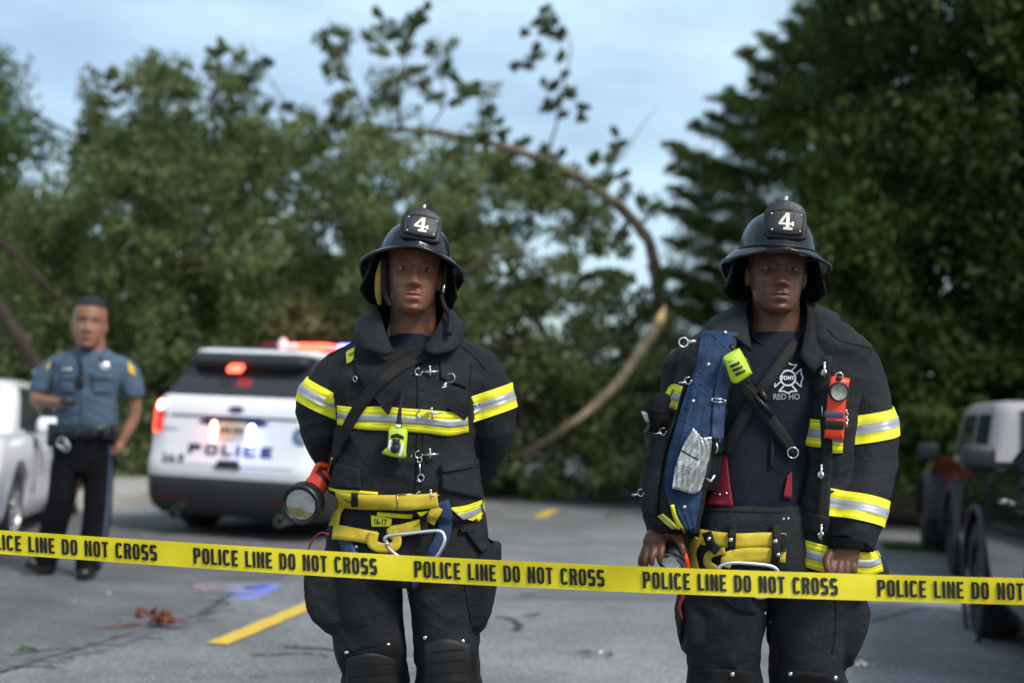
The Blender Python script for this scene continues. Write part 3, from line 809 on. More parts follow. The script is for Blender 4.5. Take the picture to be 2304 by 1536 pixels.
# --- leaning broken pole, its fallen mate and the cable
pl = empty('utility_pole', gz(120, 13.8), 'dark broken wooden utility pole leaning left behind the officer', 'utility pole')
obj('pole', *rough(tube([Vector(gz(175, 13.8)), P(95, 835, 13.8), P(0, 695, 14.0), P(-160, 455, 14.3)], [.085, .08, .075, .07], 12), .006, 6), M['pole'], pl)
obj('steel_band', *tube([P(98, 840, 13.8), P(90, 828, 13.8)], .088, 12), M['alu'], pl)
for a, b, nm in (((-90, 660), (-20, 540), 'crossarm'),):
    obj(nm, *tube([P(a[0], a[1], 14.1), P(b[0], b[1], 14.1)], .06, 8), M['pole'], pl)
cb = tag(obj('power_cable', *tube_s([P(-40, 205, 21), P(20, 236, 21.5), P(100, 272, 22), P(180, 312, 22.5), P(320, 400, 23.5)], [.034] * 5, 30, 6), M['wire']), 'thin grey power cable sagging across the sky at upper left', 'cable')
cb2 = tag(obj('fallen_crossarm', *rough(tube([P(-60, 470, 16.6), P(0, 540, 16.6), P(90, 625, 16.6), P(160, 705, 16.6)], [.045, .042, .036, .03], 10), .006, 6), M['pole']), 'dark splintered beam slanting through the leaves above the leaning pole', 'beam')

# --- litter on the road
def leafheap(px, py, n, s, m, name, label, cat, seed, sx=1.0, lift=.5, group=None):
    rs = np.random.RandomState(seed); c = G(px, py); V, Fc = [], []
    for k in range(n):
        p = c + Vector((rs.normal(0, s * sx), rs.normal(0, s * .5), 0)); a = rs.uniform(0, 6.28); L = s * rs.uniform(.5, 1.1); w = L * rs.uniform(.35, .6)
        d = Vector((math.cos(a), math.sin(a), rs.uniform(-.1, lift))).normalized(); q = d.cross(Vector((0, 0, 1)) + Vector(rs.normal(0, .5, 3))).normalized()
        z = .012 + rs.uniform(0, lift) * s * .7; p.z = z + abs(d.z) * L * .5; i = len(V); u = q.cross(d) * w * .3
        V += [p - d * L / 2, p - d * L * .2 + q * w / 2 + u, p + d * L * .25 + q * w / 2 + u, p + d * L / 2, p + d * L * .25 - q * w / 2 + u, p - d * L * .2 - q * w / 2 + u, p - u * .2]
        Fc += [(i, i + 1, i + 6), (i + 1, i + 2, i + 6), (i + 2, i + 3, i + 6), (i + 3, i + 4, i + 6), (i + 4, i + 5, i + 6), (i + 5, i, i + 6)]
    for v in V: v.z = max(v.z, .0095)
    return tag(obj(name, V, Fc, m, None, False), label, cat, group)
dl = leafheap(352, 1409, 26, .085, M['deadleaf'], 'dead_leaves', 'crumpled brown dead leaf spray on the road near the yellow dash', 'dead leaves', 1, 1.0, .75)
st = [G(305, 1412), G(270, 1416), G(240, 1416), G(195, 1420)]
obj('stalk', *tube_s([p + Vector((0, 0, .014 + .01 * (k % 2))) for k, p in enumerate(st)], [.007, .006, .004, .002], 14, 6), M['deadleaf'], dl)
GL = mat('fresh_green_leaf', (.06, .13, .03), .6, var=.3, vs=12, trans=.2)
leafheap(75, 1466, 9, .05, GL, 'green_leaves', 'small green leaf scrap lying beside the tar crack at lower left', 'leaves', 2, 1.0, .2)
leafheap(1340, 1478, 9, .05, GL, 'green_leaves', 'green leaf sprig with pale petal on the road between both firefighters', 'leaves', 3, .9, .3)
leafheap(1352, 1474, 2, .03, M['petal'], 'petal', 'pale petal lying on the green sprig between both firefighters', 'petal', 4, .3, .4)
leafheap(1938, 1500, 7, .05, M['petal'], 'torn_paper', 'white torn scraps with leaf bits on the road beside open coat trousers', 'litter', 5, .9, .3)
leafheap(1955, 1488, 4, .04, GL, 'green_leaves', 'few green leaf bits behind the white torn scraps', 'leaves', 6, .9, .2)
leafheap(1388, 1165, 8, .09, GL, 'green_leaves', 'bright green leaf tuft on the road near the fallen tree right of the yellow dash', 'leaves', 7, .8, .5)
leafheap(1228, 1118, 14, .13, GL, 'green_leaves', 'green leafy sprig lying on the road just in front of the fallen crown', 'leaves', 8, .8, .6)
leafheap(168, 1358, 2, .03, M['petal'], 'paper_scrap', 'tiny white scrap on the road, left one of a close pair below the officer', 'litter', 9, .3, .3)
leafheap(240, 1342, 2, .035, M['petal'], 'paper_scrap', 'tiny white scrap on the road, right one of a close pair below the officer', 'litter', 10, .3, .3)
leafheap(922, 1489, 2, .025, M['petal'], 'petal', 'tiny white scrap seen between the legs of the closed coat firefighter', 'petal', 11, .3, .3)
leafheap(1405, 1082, 10, .16, mat('torn_red_bark', (.22, .075, .035), .85, var=.3), 'torn_bark', 'reddish torn bark pieces under the fallen crown beside the trunk', 'bark', 12, 1.1, .5)
# ------------------------------------------------------------------ lettering
def rr_pt(hw, hh, r, t):
    """point of a rounded rectangle at angle parameter t"""
    c, s = math.cos(t), math.sin(t); p = r
    return hw * math.copysign(abs(c) ** p, c), hh * math.copysign(abs(s) ** p, s)

def strokes(word, w=.45, gap=.10, st=.15, sth=.13, space=.42, sq=.55):
    """block lettering of height 1 -> (V 2-D, faces, total width); st vertical stems, sth horizontal bars"""
    V, Fc = [], []; x = 0.0
    def quad(*p):
        i = len(V); V.extend(p); Fc.append((i, i + 1, i + 2, i + 3))
    def rect(a, b, c, d): quad((x + a, b), (x + c, b), (x + c, d), (x + a, d))
    def ringp(cx, cy, hw, hh, t0, t1, n=28):
        prev = None
        for k in range(n + 1):
            t = t0 + (t1 - t0) * k / n
            ox, oy = rr_pt(hw, hh, sq, t); ix, iy = rr_pt(max(.02, hw - st), max(.02, hh - sth), sq * .8, t)
            cur = ((x + cx + ox, cy + oy), (x + cx + ix, cy + iy))
            if prev: quad(prev[0], cur[0], cur[1], prev[1])
            prev = cur
    pi = math.pi
    for ch in word:
        wi = w
        if ch == ' ': x += space; continue
        if ch == 'I': wi = st; rect(0, 0, st, 1)
        elif ch == 'L': wi = w * .82; rect(0, 0, st, 1); rect(st, 0, wi, sth)
        elif ch == 'E':
            wi = w * .86; rect(0, 0, st, 1); rect(st, 0, wi, sth); rect(st, 1 - sth, wi, 1); rect(st, .5 - sth / 2, wi * .92, .5 + sth / 2)
        elif ch == 'T': wi = w * .92; rect(0, 1 - sth, wi, 1); rect(wi / 2 - st / 2, 0, wi / 2 + st / 2, 1 - sth)
        elif ch == 'N':
            rect(0, 0, st, 1); rect(w - st, 0, w, 1); quad((x + st, 1), (x + st, .62), (x + w - st, 0), (x + w - st, .38))
        elif ch == 'O': ringp(w / 2, .5, w / 2, .5, 0, 2 * pi, 44)
        elif ch == 'C': ringp(w / 2, .5, w / 2, .5, .16 * pi, 1.84 * pi, 40)
        elif ch == 'D': rect(0, 0, st, 1); ringp(st, .5, w - st, .5, -pi / 2, pi / 2)
        elif ch == 'P': rect(0, 0, st, 1); ringp(st, .71, w - st, .29, -pi / 2, pi / 2)
        elif ch == 'R':
            rect(0, 0, st, 1); ringp(st, .72, w - st, .28, -pi / 2, pi / 2); quad((x + w - st, 0), (x + w, 0), (x + w - st * .25, .46), (x + st * 1.2, .46))
        elif ch == 'S':
            hw, hh = w / 2 - st / 2, .25 - sth / 4 + .0
            pts = [rr_pt(hw, .5 - sth / 2 - hh, .75, t) for t in np.linspace(.12 * pi, 1.5 * pi, 22)]
            up = [(w / 2 + a, 1 - sth / 2 - (.5 - sth / 2) / 2 + b * ((.5 - sth / 2) / 2) / (.5 - sth / 2 - hh)) for a, b in pts]
            dn = [(w - a, 1 - b) for a, b in up][::-1]
            path = up + dn; Pn = np.array(path); T = np.gradient(Pn, axis=0); T /= np.linalg.norm(T, axis=1)[:, None] + 1e-9
            Nn = np.stack([-T[:, 1], T[:, 0]], 1); hwid = (np.abs(Nn[:, 0]) * st + np.abs(Nn[:, 1]) * sth)[:, None] / 2
            A, B = Pn + Nn * hwid, Pn - Nn * hwid
            for k in range(len(path) - 1):
                quad((x + A[k, 0], A[k, 1]), (x + A[k + 1, 0], A[k + 1, 1]), (x + B[k + 1, 0], B[k + 1, 1]), (x + B[k, 0], B[k, 1]))
        x += wi + gap
    return V, Fc, x - gap

def font(word, size=1.0, off=0.0):
    """built-in font as a flat mesh: V (x, y), faces"""
    cu = bpy.data.curves.new('t', 'FONT'); cu.body = word; cu.size = size; cu.offset = off; cu.fill_mode = 'FRONT'; cu.resolution_u = 3
    o = bpy.data.objects.new('t', cu); C.objects.link(o)
    dg = bpy.context.evaluated_depsgraph_get(); me = bpy.data.meshes.new_from_object(o.evaluated_get(dg))
    V = [(v.co.x, v.co.y) for v in me.vertices]; Fc = [tuple(p.vertices) for p in me.polygons]
    bpy.data.objects.remove(o); bpy.data.curves.remove(cu); bpy.data.meshes.remove(me)
    return V, Fc

# ------------------------------------------------------------------ vehicles
class Car:
    def __init__(s, base, fwd, name, label, cat, group=None):
        s.b = Vector((base[0], base[1], 0)); s.f = Vector((fwd[0], fwd[1], 0)).normalized(); s.r = Vector((s.f.y, -s.f.x, 0))
        s.t = empty(name, s.b, label, cat, group)
    def T(s, x, y, z): return s.b + s.r * x + s.f * y + Vector((0, 0, z))
    def R(s): return Matrix((s.r, s.f, (0, 0, 1))).transposed()
    def ringpts(s, z, hw, y0, y1, r, n=6):
        out = []
        for cx, cy, a in ((hw - r, y1 - r, 0), (-hw + r, y1 - r, .5), (-hw + r, y0 + r, 1), (hw - r, y0 + r, 1.5)):
            for k in range(n + 1):
                t = (a + .5 * k / n) * math.pi; out.append((cx + r * math.cos(t), cy + r * math.sin(t), z))
        return out
    def slab(s, sl):
        R_ = [s.ringpts(*q) for q in sl]; n = len(R_[0]); V = [s.T(*p) for r in R_ for p in r]; Fc = []
        for i in range(len(R_) - 1):
            for k in range(n): Fc.append((i * n + k, i * n + (k + 1) % n, (i + 1) * n + (k + 1) % n, (i + 1) * n + k))
        Fc.append(tuple(range(n - 1, -1, -1))); Fc.append(tuple(range((len(R_) - 1) * n, len(R_) * n)))
        return V, Fc
    def smooth_slab(s, sl, k=5):
        return s.slab([tuple(q) for q in catmull(sl, (len(sl) - 1) * k + 1)])
    def cut(s, geo, wheels, rad, w=.5):
        """real wheel arches"""
        me = raw_mesh('c', *geo); o = bpy.data.objects.new('c', me); C.objects.link(o); tmp = []
        for (x, y, z) in wheels:
            V, Fc = loft([(s.T(x - w / 2, y, z), s.f * rad, Vector((0, 0, rad))), (s.T(x + w / 2, y, z), s.f * rad, Vector((0, 0, rad)))], 32, 2)
            m2 = raw_mesh('k', V, Fc); bm = bmesh.new(); bm.from_mesh(m2); bmesh.ops.recalc_face_normals(bm, faces=bm.faces); bm.to_mesh(m2); bm.free()
            k = bpy.data.objects.new('k', m2); C.objects.link(k); tmp.append(k)
            b = o.modifiers.new('b', 'BOOLEAN'); b.operation = 'DIFFERENCE'; b.object = k; b.solver = 'EXACT'
        bm = bmesh.new(); bm.from_mesh(me); bmesh.ops.recalc_face_normals(bm, faces=bm.faces); bm.to_mesh(me); bm.free()
        dg = bpy.context.evaluated_depsgraph_get(); m3 = bpy.data.meshes.new_from_object(o.evaluated_get(dg))
        V = [v.co.copy() for v in m3.vertices]; Fc = [tuple(p.vertices) for p in m3.polygons]
        for k in tmp: bpy.data.objects.remove(k)
        bpy.data.objects.remove(o); bpy.data.meshes.remove(m3)
        return V, Fc
    def add(s, name, geo, m, parent=None, sm=True, auto=True):
        o = obj(name, geo[0], geo[1], m, parent or s.t, sm, None, True)
        if sm and auto:
            o.data.set_sharp_from_angle(angle=math.radians(38))
        return o
    def lerp(s, sl, z):
        for a, b in zip(sl[:-1], sl[1:]):
            if a[0] <= z <= b[0]:
                t = (z - a[0]) / (b[0] - a[0]); return [a[i] + (b[i] - a[i]) * t for i in range(5)]
        return list(sl[-1])
    def side(s, sl, sg, z0, z1, f0, f1, g0=None, g1=None, o=.006, n=8):
        """window pane on a cabin side: f0..f1 share of the length at the bottom, g0..g1 at the top"""
        g0 = f0 if g0 is None else g0; g1 = f1 if g1 is None else g1; V, Fc = [], []
        for j in range(n + 1):
            v = j / n; q = s.lerp(sl, z0 + (z1 - z0) * v)
            for i in range(n + 1):
                u = i / n; f = (f0 + (f1 - f0) * u) * (1 - v) + (g0 + (g1 - g0) * u) * v
                V.append(s.T(sg * (q[1] + o), q[2] + (q[3] - q[2]) * f, z0 + (z1 - z0) * v))
        for j in range(n):
            for i in range(n): Fc.append((j * (n + 1) + i, j * (n + 1) + i + 1, (j + 1) * (n + 1) + i + 1, (j + 1) * (n + 1) + i))
        return V, Fc
    def end(s, sl, front, z0, z1, x0, x1, o=.006, n=8, inset=.9):
        V, Fc = [], []
        for j in range(n + 1):
            z = z0 + (z1 - z0) * j / n; q = s.lerp(sl, z)
            for i in range(n + 1):
                x = (x0 + (x1 - x0) * i / n) * q[1]
                V.append(s.T(x, q[3] + o if front else q[2] - o, z))
        for j in range(n):
            for i in range(n): Fc.append((j * (n + 1) + i, j * (n + 1) + i + 1, (j + 1) * (n + 1) + i + 1, (j + 1) * (n + 1) + i))
        return V, Fc
    def wheel(s, x, y, r, w, rimr=.62, spokes=5, rm='rim'):
        sg = 1 if x > 0 else -1; c = s.T(x - sg * w / 2, y, r); ax = s.r * sg
        t = s.add('wheel', lathe(c, ax, [(r * .55, -w / 2), (r * .92, -w / 2), (r, -w * .36), (r, w * .36), (r * .93, w / 2), (r * .66, w / 2), (r * .62, w * .38)], 36), M['tyre'])
        R_ = rimr * r; g = [lathe(c, ax, [(R_ * 1.06, w * .46), (R_ * .94, w * .50), (R_ * .90, w * .30), (R_ * .86, -w * .1), (.0003, -w * .1)], 32), lathe(c, ax, [(.0003, w * .44), (.055, w * .42), (.06, w * .3)], 16)]
        for k in range(spokes):
            a = 2 * math.pi * k / spokes + .3; d = s.f * math.cos(a) + Vector((0, 0, 1)) * math.sin(a)
            g.append(tube([c + ax * w * .36 + d * .04, c + ax * w * .34 + d * R_ * .93], [.034, .026], 8, .8))
        s.add('rim', cat_geo(*g), M[rm], t)
    def on_rear(s, bv, V2, Fc, o=.004):
        V = []
        for x, z in V2:
            q = bv.ray_cast(s.T(x, -3, z), s.f)
            p = q[0] if q[0] is not None else s.T(x, 0, z)
            V.append(p - s.f * o)
        return V, Fc
    def rear_patch(s, bv, x0, x1, z0, z1, o=.005, n=8, shear=0, r=1.0):
        V, Fc = [], []
        for j in range(n + 1):
            for i in range(n + 1):
                a, b = 2 * i / n - 1, 2 * j / n - 1
                if r < 1:      # rounded outline
                    k = (1 - (1 - r) * b * b) ; a *= k
                V.append(((x0 + x1) / 2 + a * (x1 - x0) / 2 + shear * b, (z0 + z1) / 2 + b * (z1 - z0) / 2))
        for j in range(n):
            for i in range(n): Fc.append((j * (n + 1) + i, j * (n + 1) + i + 1, (j + 1) * (n + 1) + i + 1, (j + 1) * (n + 1) + i))
        return s.on_rear(bv, V, Fc, o)

def thick(geo, d):
    """give a sheet thickness along -d"""
    V, Fc = geo; n = len(V); d = Vector(d)
    V2 = [Vector(v) for v in V] + [Vector(v) - d for v in V]; ed = {}
    for f in Fc:
        for a, b in zip(f, f[1:] + f[:1]):
            ed[(a, b)] = ed.get((a, b), 0) + 1
    F2 = [tuple(f) for f in Fc] + [tuple(i + n for i in f[::-1]) for f in Fc]
    for a, b in ed:
        if (b, a) not in ed: F2.append((b, a, a + n, b + n))
    return V2, F2

# --- police utility vehicle seen from behind
hs = math.radians(16); rc = P(526, 900, 12.0)
suv = Car(rc, (math.sin(hs), math.cos(hs)), 'police_vehicle', 'white police utility vehicle with lit red roof beacon seen from behind', 'police car')
low_ = [(.20, .86, .12, 4.72, .22), (.30, .925, .0, 4.82, .26), (.48, .945, -.045, 4.86, .28), (.565, .945, -.04, 4.86, .28)]
bod_ = [(.562, .948, -.038, 4.86, .28), (.66, .95, -.05, 4.87, .28), (.80, .945, -.02, 4.86, .28), (.95, .94, .0, 4.82, .27), (1.12, .935, .02, 4.70, .26), (1.20, .93, .03, 4.5, .25), (1.27, .90, .06, 4.25, .22), (1.325, .86, .11, 3.95, .2)]
cab_ = [(1.32, .85, .125, 3.75, .16), (1.45, .795, .20, 3.40, .16), (1.58, .725, .30, 3.05, .16), (1.68, .665, .38, 2.8, .15), (1.72, .64, .41, 2.7, .15)]
WH = [(-.94, .98, .37), (.94, .98, .37), (-.94, 3.86, .37), (.94, 3.86, .37)]
body = suv.add('body', suv.cut(suv.smooth_slab(bod_, 4), WH, .46), M['carwhite'])
clad = suv.add('lower_cladding', suv.cut(suv.smooth_slab(low_, 4), WH, .46), M['clad'])
cab = suv.add('cabin', suv.smooth_slab(cab_, 4), M['tint'])
suv.add('roof', suv.smooth_slab([(1.715, .625, .33, 2.72, .16), (1.75, .628, .28, 2.70, .16), (1.785, .59, .36, 2.5, .16), (1.80, .48, .6, 2.2, .16)], 4), M['carwhite'])
suv.add('spoiler', suv.smooth_slab([(1.60, .60, .22, .5, .10), (1.66, .62, .18, .5, .10), (1.712, .62, .24, .5, .10)], 3), M['groove'])
bv = bvh_obj(body, clad, cab)
suv.add('rear_window', suv.end(cab_, False, 1.335, 1.60, -.90, .90), M['tint'])
for sg in (-1, 1):
    suv.add('side_window', suv.side(cab_, sg, 1.345, 1.66, .04, .30, .05, .28), M['tint'])
    suv.add('door_window', suv.side(cab_, sg, 1.345, 1.66, .33, .60, .31, .60), M['winglass'])
    suv.add('door_window', suv.side(cab_, sg, 1.345, 1.66, .62, .88, .63, .86), M['winglass'])
    tl = suv.add('tail_lamp', suv.rear_patch(bv, sg * .872, sg * .735, .965, 1.285, .014, 12, sg * .012, .78), M['redlamp'])
    suv.add('lamp_bulb', suv.rear_patch(bv, sg * .83, sg * .745, 1.18, 1.265, .02, 6, 0, .7), M['whitelamp'], tl)
    suv.add('lamp_edge', suv.rear_patch(bv, sg * .868, sg * .848, .98, 1.27, .02, 6), M['redlit2'], tl)
    suv.add('lamp_edge', suv.rear_patch(bv, sg * .862, sg * .79, .968, .992, .02, 6), M['redlit2'], tl)
    suv.add('reflector', suv.rear_patch(bv, sg * .72, sg * .42, .36, .385, .006), M['redmark'])
    suv.add('exhaust_tip', lathe(suv.T(sg * .55, -.02, .21), -suv.f, [(.05, -.2), (.05, .02), (.042, .02), (.04, -.15)], 16), M['chrome'])
    m_ = suv.add('wing_mirror', bevbox(suv.T(sg * 1.07, 3.15, 1.28), .11, .06, .085, suv.R(), .6, 3), M['carwhite'])
    suv.add('mirror_arm', bevbox(suv.T(sg * .93, 3.18, 1.24), .10, .03, .025, suv.R(), .4), M['groove'], m_)
for w in WH: suv.wheel(w[0], w[1], .37, .26)
suv.add('tailgate_gap', suv.rear_patch(bv, -.745, .745, 1.118, 1.142, .004, 10), M['groove'])
suv.add('tailgate_gap', suv.rear_patch(bv, -.80, .80, .676, .684, .003, 10), M['groove'])
pl_ = suv.add('plate_recess', suv.rear_patch(bv, -.36, .36, 1.05, 1.118, .005, 8, 0, .72), M['navyprint'])
plt = suv.add('number_plate', thick(suv.rear_patch(bv, -.145, .145, .925, 1.085, .012, 4), suv.f * -.008), M['plate'])
V2, F2 = [], []
for k, x in enumerate((-.115, -.075, -.035, .02, .06, .10)):
    V2 += [(x, .985), (x + .022, .985), (x + .022, 1.04), (x, 1.04)]; F2.append((4 * k, 4 * k + 1, 4 * k + 2, 4 * k + 3))
tag(suv.add('plate_text', suv.on_rear(bv, V2, F2, .024), M['clad'], plt, False), kind='stuff')
suv.add('warning_strip', thick(suv.rear_patch(bv, -.215, -.165, .90, 1.09, .02, 4, 0, .8), suv.f * -.012), M['redstrip'])
suv.add('warning_strip', thick(suv.rear_patch(bv, .175, .225, .88, 1.07, .02, 4, 0, .8), suv.f * -.012), M['bluestrip'])
def oval(x, z, rx, rz, o, n=24):
    return suv.on_rear(bv, [(x + rx * math.cos(2 * math.pi * k / n), z + rz * math.sin(2 * math.pi * k / n)) for k in range(n)], [tuple(range(n))], o)
em = suv.add('oval_emblem', oval(.015, 1.205, .085, .034, .008), M['rim'], None, False)
suv.add('emblem_face', oval(.015, 1.205, .074, .027, .011), M['navyprint'], em, False)
se = suv.add('round_seal', oval(.70, .985, .085, .085, .006), M['seal'], None, False)
suv.add('seal_centre', oval(.70, .985, .045, .045, .009), M['rim'], se, False)
V2, F2, W_ = strokes('POLICE', 1.05, .34, .30, .27)
suv.add('police_lettering', suv.on_rear(bv, [(-.43 + x / W_ * .86, .775 + y * .098) for x, y in V2], F2, .007), M['navyprint'], None, False)
suv.add('model_badge', suv.on_rear(bv, [(-.735, .985), (-.575, .985), (-.575, 1.012), (-.735, 1.012)], [(0, 1, 2, 3)], .006), M['rim'], None, False)
for wd, x, z, sz, of in (('34-9', -.70, .685, .12, .004),):
    V2, F2 = font(wd, sz, of); suv.add('unit_lettering', suv.on_rear(bv, [(x + a * 1.1, z + b) for a, b in V2], F2, .006), M['navyprint'], None, False)
hd = suv.add('tailgate_handle', suv.on_rear(bv, [(-.14, .655), (.14, .655), (.10, .735), (-.10, .735)], [(0, 1, 2, 3)], .012), M['groove'], None, False)
suv.add('rear_light', thick(suv.rear_patch(bv, -.155, -.005, 1.555, 1.63, .17, 6, 0, .75), suv.f * -.03), M['redlit2'])
lb = suv.add('light_bar', bevbox(suv.T(0, 1.75, 1.835), .62, .13, .022, suv.R(), .5), M['groove'])
for x0, x1, mm in ((-.60, -.40, 'redmark'), (-.16, .22, 'redlit'), (.30, .52, 'bluelit'), (-.38, -.18, 'whitepl')):
    suv.add('beacon_lens', bevbox(suv.T((x0 + x1) / 2, 1.75, 1.885), (x1 - x0) / 2, .12, .034, suv.R(), .8, 3), M[mm], lb)
suv.add('roof_dome', sphere(suv.T(-.29, 1.55, 1.90), .05, .05, .065), M['whitepl'])
for nm, lx, ly, lz, cl, pw in (('red_beacon_light', .05, 1.75, 2.05, (1, .04, .02), 26), ('blue_beacon_light', .5, 1.75, 2.05, (.12, .12, 1), 5), ('blue_strip_light', .2, -.16, .92, (.15, .25, 1), 1.2), ('red_strip_light', -.19, -.16, 1.0, (1, .12, .06), .8)):
    l = bpy.data.lights.new(nm, 'POINT'); l.energy = pw; l.color = cl; l.shadow_soft_size = .06
    o = bpy.data.objects.new(nm, l); C.objects.link(o); o.parent = suv.t; o.location = suv.T(lx, ly, lz) - suv.b
def beam(nm, loc, to, cl, pw, ang):
    l = bpy.data.lights.new(nm, 'SPOT'); l.energy = pw; l.color = cl; l.spot_size = math.radians(ang); l.spot_blend = .6; l.shadow_soft_size = .08
    o = bpy.data.objects.new(nm, l); C.objects.link(o); o.parent = suv.t; o.location = loc - suv.b
    o.rotation_euler = (Vector(to) - loc).to_track_quat('-Z', 'Y').to_euler()
beam('red_fill_spot', suv.T(.03, 1.98, 1.93), P(665, 760, 19.5), (1, .010, .008), 170, 18)  # added spot tinting the foliage red, in place of the beacon's lens glow
beam('blue_fill_spot', suv.T(.45, 1.55, 1.95), G(560, 1321), (.05, .13, 1), 15000, 4.2)  # added narrow spot that puts the blue glow on the wet patch
# --- white saloon at the left edge, nose towards the camera
def saloon(base, fwd, label, group=None, cabm='carwhite', sc=1.0):
    c = Car(base, fwd, 'parked_car', label, 'car', group)
    lo = [(.19, .80, .15, 4.62, .22), (.30, .87, .02, 4.76, .28), (.50, .90, -.02, 4.80, .3), (.66, .905, .0, 4.78, .3), (.80, .89, .03, 4.70, .28), (.89, .86, .12, 4.50, .26), (.945, .80, .3, 4.2, .24)]
    cb_ = [(.94, .795, .62, 3.78, .18), (1.08, .735, .92, 3.42, .18), (1.24, .665, 1.28, 3.02, .18), (1.34, .60, 1.55, 2.75, .18), (1.385, .53, 1.75, 2.55, .18), (1.40, .40, 1.95, 2.35, .16)]
    W = [(-.885, .98, .33), (.885, .98, .33), (-.885, 3.80, .33), (.885, 3.80, .33)]
    b = c.add('body', c.cut(c.smooth_slab(lo, 4), W, .40), M['carwhite'])
    k = c.add('cabin', c.smooth_slab(cb_, 4), M[cabm])
    c.add('windscreen', c.end(cb_, True, .97, 1.33, -.80, .80), M['winglass'])
    c.add('rear_window', c.end(cb_, False, .97, 1.33, -.80, .80), M['winglass'])
    bv_ = bvh_obj(b)
    for sg in (-1, 1):
        c.add('door_window', c.side(cb_, sg, .965, 1.32, .50, .885, .53, .86), M['winglass'])
        c.add('door_window', c.side(cb_, sg, .965, 1.32, .13, .475, .17, .505), M['winglass'])
        mm = c.add('wing_mirror', bevbox(c.T(sg * 1.0, 3.12, 1.0), .115, .07, .075, c.R(), .75, 3), M['carwhite'])
        c.add('mirror_arm', bevbox(c.T(sg * .85, 3.14, .955), .09, .03, .02, c.R(), .4), M['groove'], mm)
        for y in (2.0, 3.2):
            c.add('door_gap', box(c.T(sg * .897, y, .66), .012, .006, .24, c.R()), M['groove'])
        for y in (1.35, 2.45):
            c.add('door_handle', bevbox(c.T(sg * .90, y, .80), .02, .09, .014, c.R(), .5), M['carwhite'])
        c.add('side_marker', bevbox(c.T(sg * .885, 4.36, .60), .02, .045, .02, c.R(), .5), M['amber'])
        c.add('headlight', bevbox(c.T(sg * .62, 4.62, .70), .18, .12, .07, c.R(), .7, 3), M['lens'])
        c.add('tail_lamp', bevbox(c.T(sg * .66, .10, .78), .17, .10, .07, c.R(), .7, 3), M['redmark'])
    c.add('grille', bevbox(c.T(0, 4.77, .52), .45, .04, .09, c.R(), .4), M['groove'])
    for w in W: c.wheel(w[0], w[1], .33, .22, .68, 6)
    return c
sf = Vector((.17, -.985, 0)).normalized(); sr = Vector((sf.y, -sf.x, 0))
Wp = P(40, 1140, 10.5); Wp.z = 0
saloon(Wp + sr * .90 - sf * 3.80, sf, 'white saloon car facing the camera beside the officer at the left edge')
saloon(Vector((7.45, 27.2, 0)), (-.95, .3, 0), 'white car far behind the lying trunk, mostly hidden by the open coat firefighter', None, 'tint')

# --- red off-roader with a white hardtop
Wj = P(2140, 1200, 11.6); Wj.z = 0
jp = Car(Wj + RR * .93 - RF * .72, RF, 'off_roader', 'red off-roader with white hardtop and wide black wheel flares', 'off-roader')
WJ = [(-.93, .72, .37), (.93, .72, .37), (-.93, 3.1, .37), (.93, 3.1, .37)]
jb = [(.46, .70, .06, 3.75, .08), (.55, .76, .0, 3.8, .1), (.95, .76, .0, 3.8, .1), (1.0, .755, .01, 3.78, .1)]
jt = [(1.0, .735, .02, 2.35, .10), (1.40, .685, .07, 2.15, .12), (1.53, .655, .11, 2.0, .14), (1.575, .57, .22, 1.9, .14), (1.585, .4, .4, 1.7, .12)]
jbo = jp.add('body', jp.cut(jp.smooth_slab(jb, 3), WJ, .44, .6), M['carred'])
jto = jp.add('hardtop', jp.smooth_slab(jt, 4), M['hardtop'])
jp.add('rear_window', jp.end(jt, False, 1.06, 1.46, -.62, .62), M['winglass'])
jv = bvh_obj(jbo, jto)
for q in ((-.66, -.58, 1.02, 1.50), (.58, .66, 1.02, 1.50), (-.58, .58, 1.02, 1.06), (-.58, .58, 1.455, 1.50)):
    jp.add('window_frame', jp.rear_patch(jv, q[0] * .72, q[1] * .72, q[2], q[3], .009), M['groove'])
jp.add('spare_wheel', lathe(jp.T(.1, -.10, .82), -jp.f, [(.02, .10), (.2, .10), (.27, .11), (.36, .09), (.37, 0), (.36, -.1)], 32), M['tyre'])
for sg in (-1, 1):
    jp.add('side_window', jp.side(jt, sg, 1.06, 1.46, .06, .42), M['winglass'])
    jp.add('door_window', jp.side(jt, sg, 1.06, 1.46, .48, .90, .48, .88), M['winglass'])
    for y in (.72, 3.1):
        V, Fc = [], []
        for j, (ro, xx) in enumerate(((.40, .70), (.47, .72), (.49, .94), (.45, .97), (.40, .96))):
            for k in range(13):
                a = math.pi * (k / 12); V.append(jp.T(sg * xx, y + ro * 1.05 * math.cos(a), .37 + ro * math.sin(a)))
        for j in range(4):
            for k in range(12): Fc.append((j * 13 + k, j * 13 + k + 1, (j + 1) * 13 + k + 1, (j + 1) * 13 + k))
        jp.add('wheel_flare', (V, Fc), M['clad'])
    jp.add('tail_lamp', bevbox(jp.T(sg * .66, -.03, .90), .07, .04, .10, jp.R(), .4), M['redlamp'])
    mm = jp.add('wing_mirror', bevbox(jp.T(sg * .98, 2.35, 1.08), .10, .05, .09, jp.R(), .6), M['groove'])
jp.add('rear_bumper', bevbox(jp.T(0, -.10, .52), .78, .08, .07, jp.R(), .4), M['clad'])
for w in WJ: jp.wheel(w[0], w[1], .37, .29, .55, 5, 'rimdark')

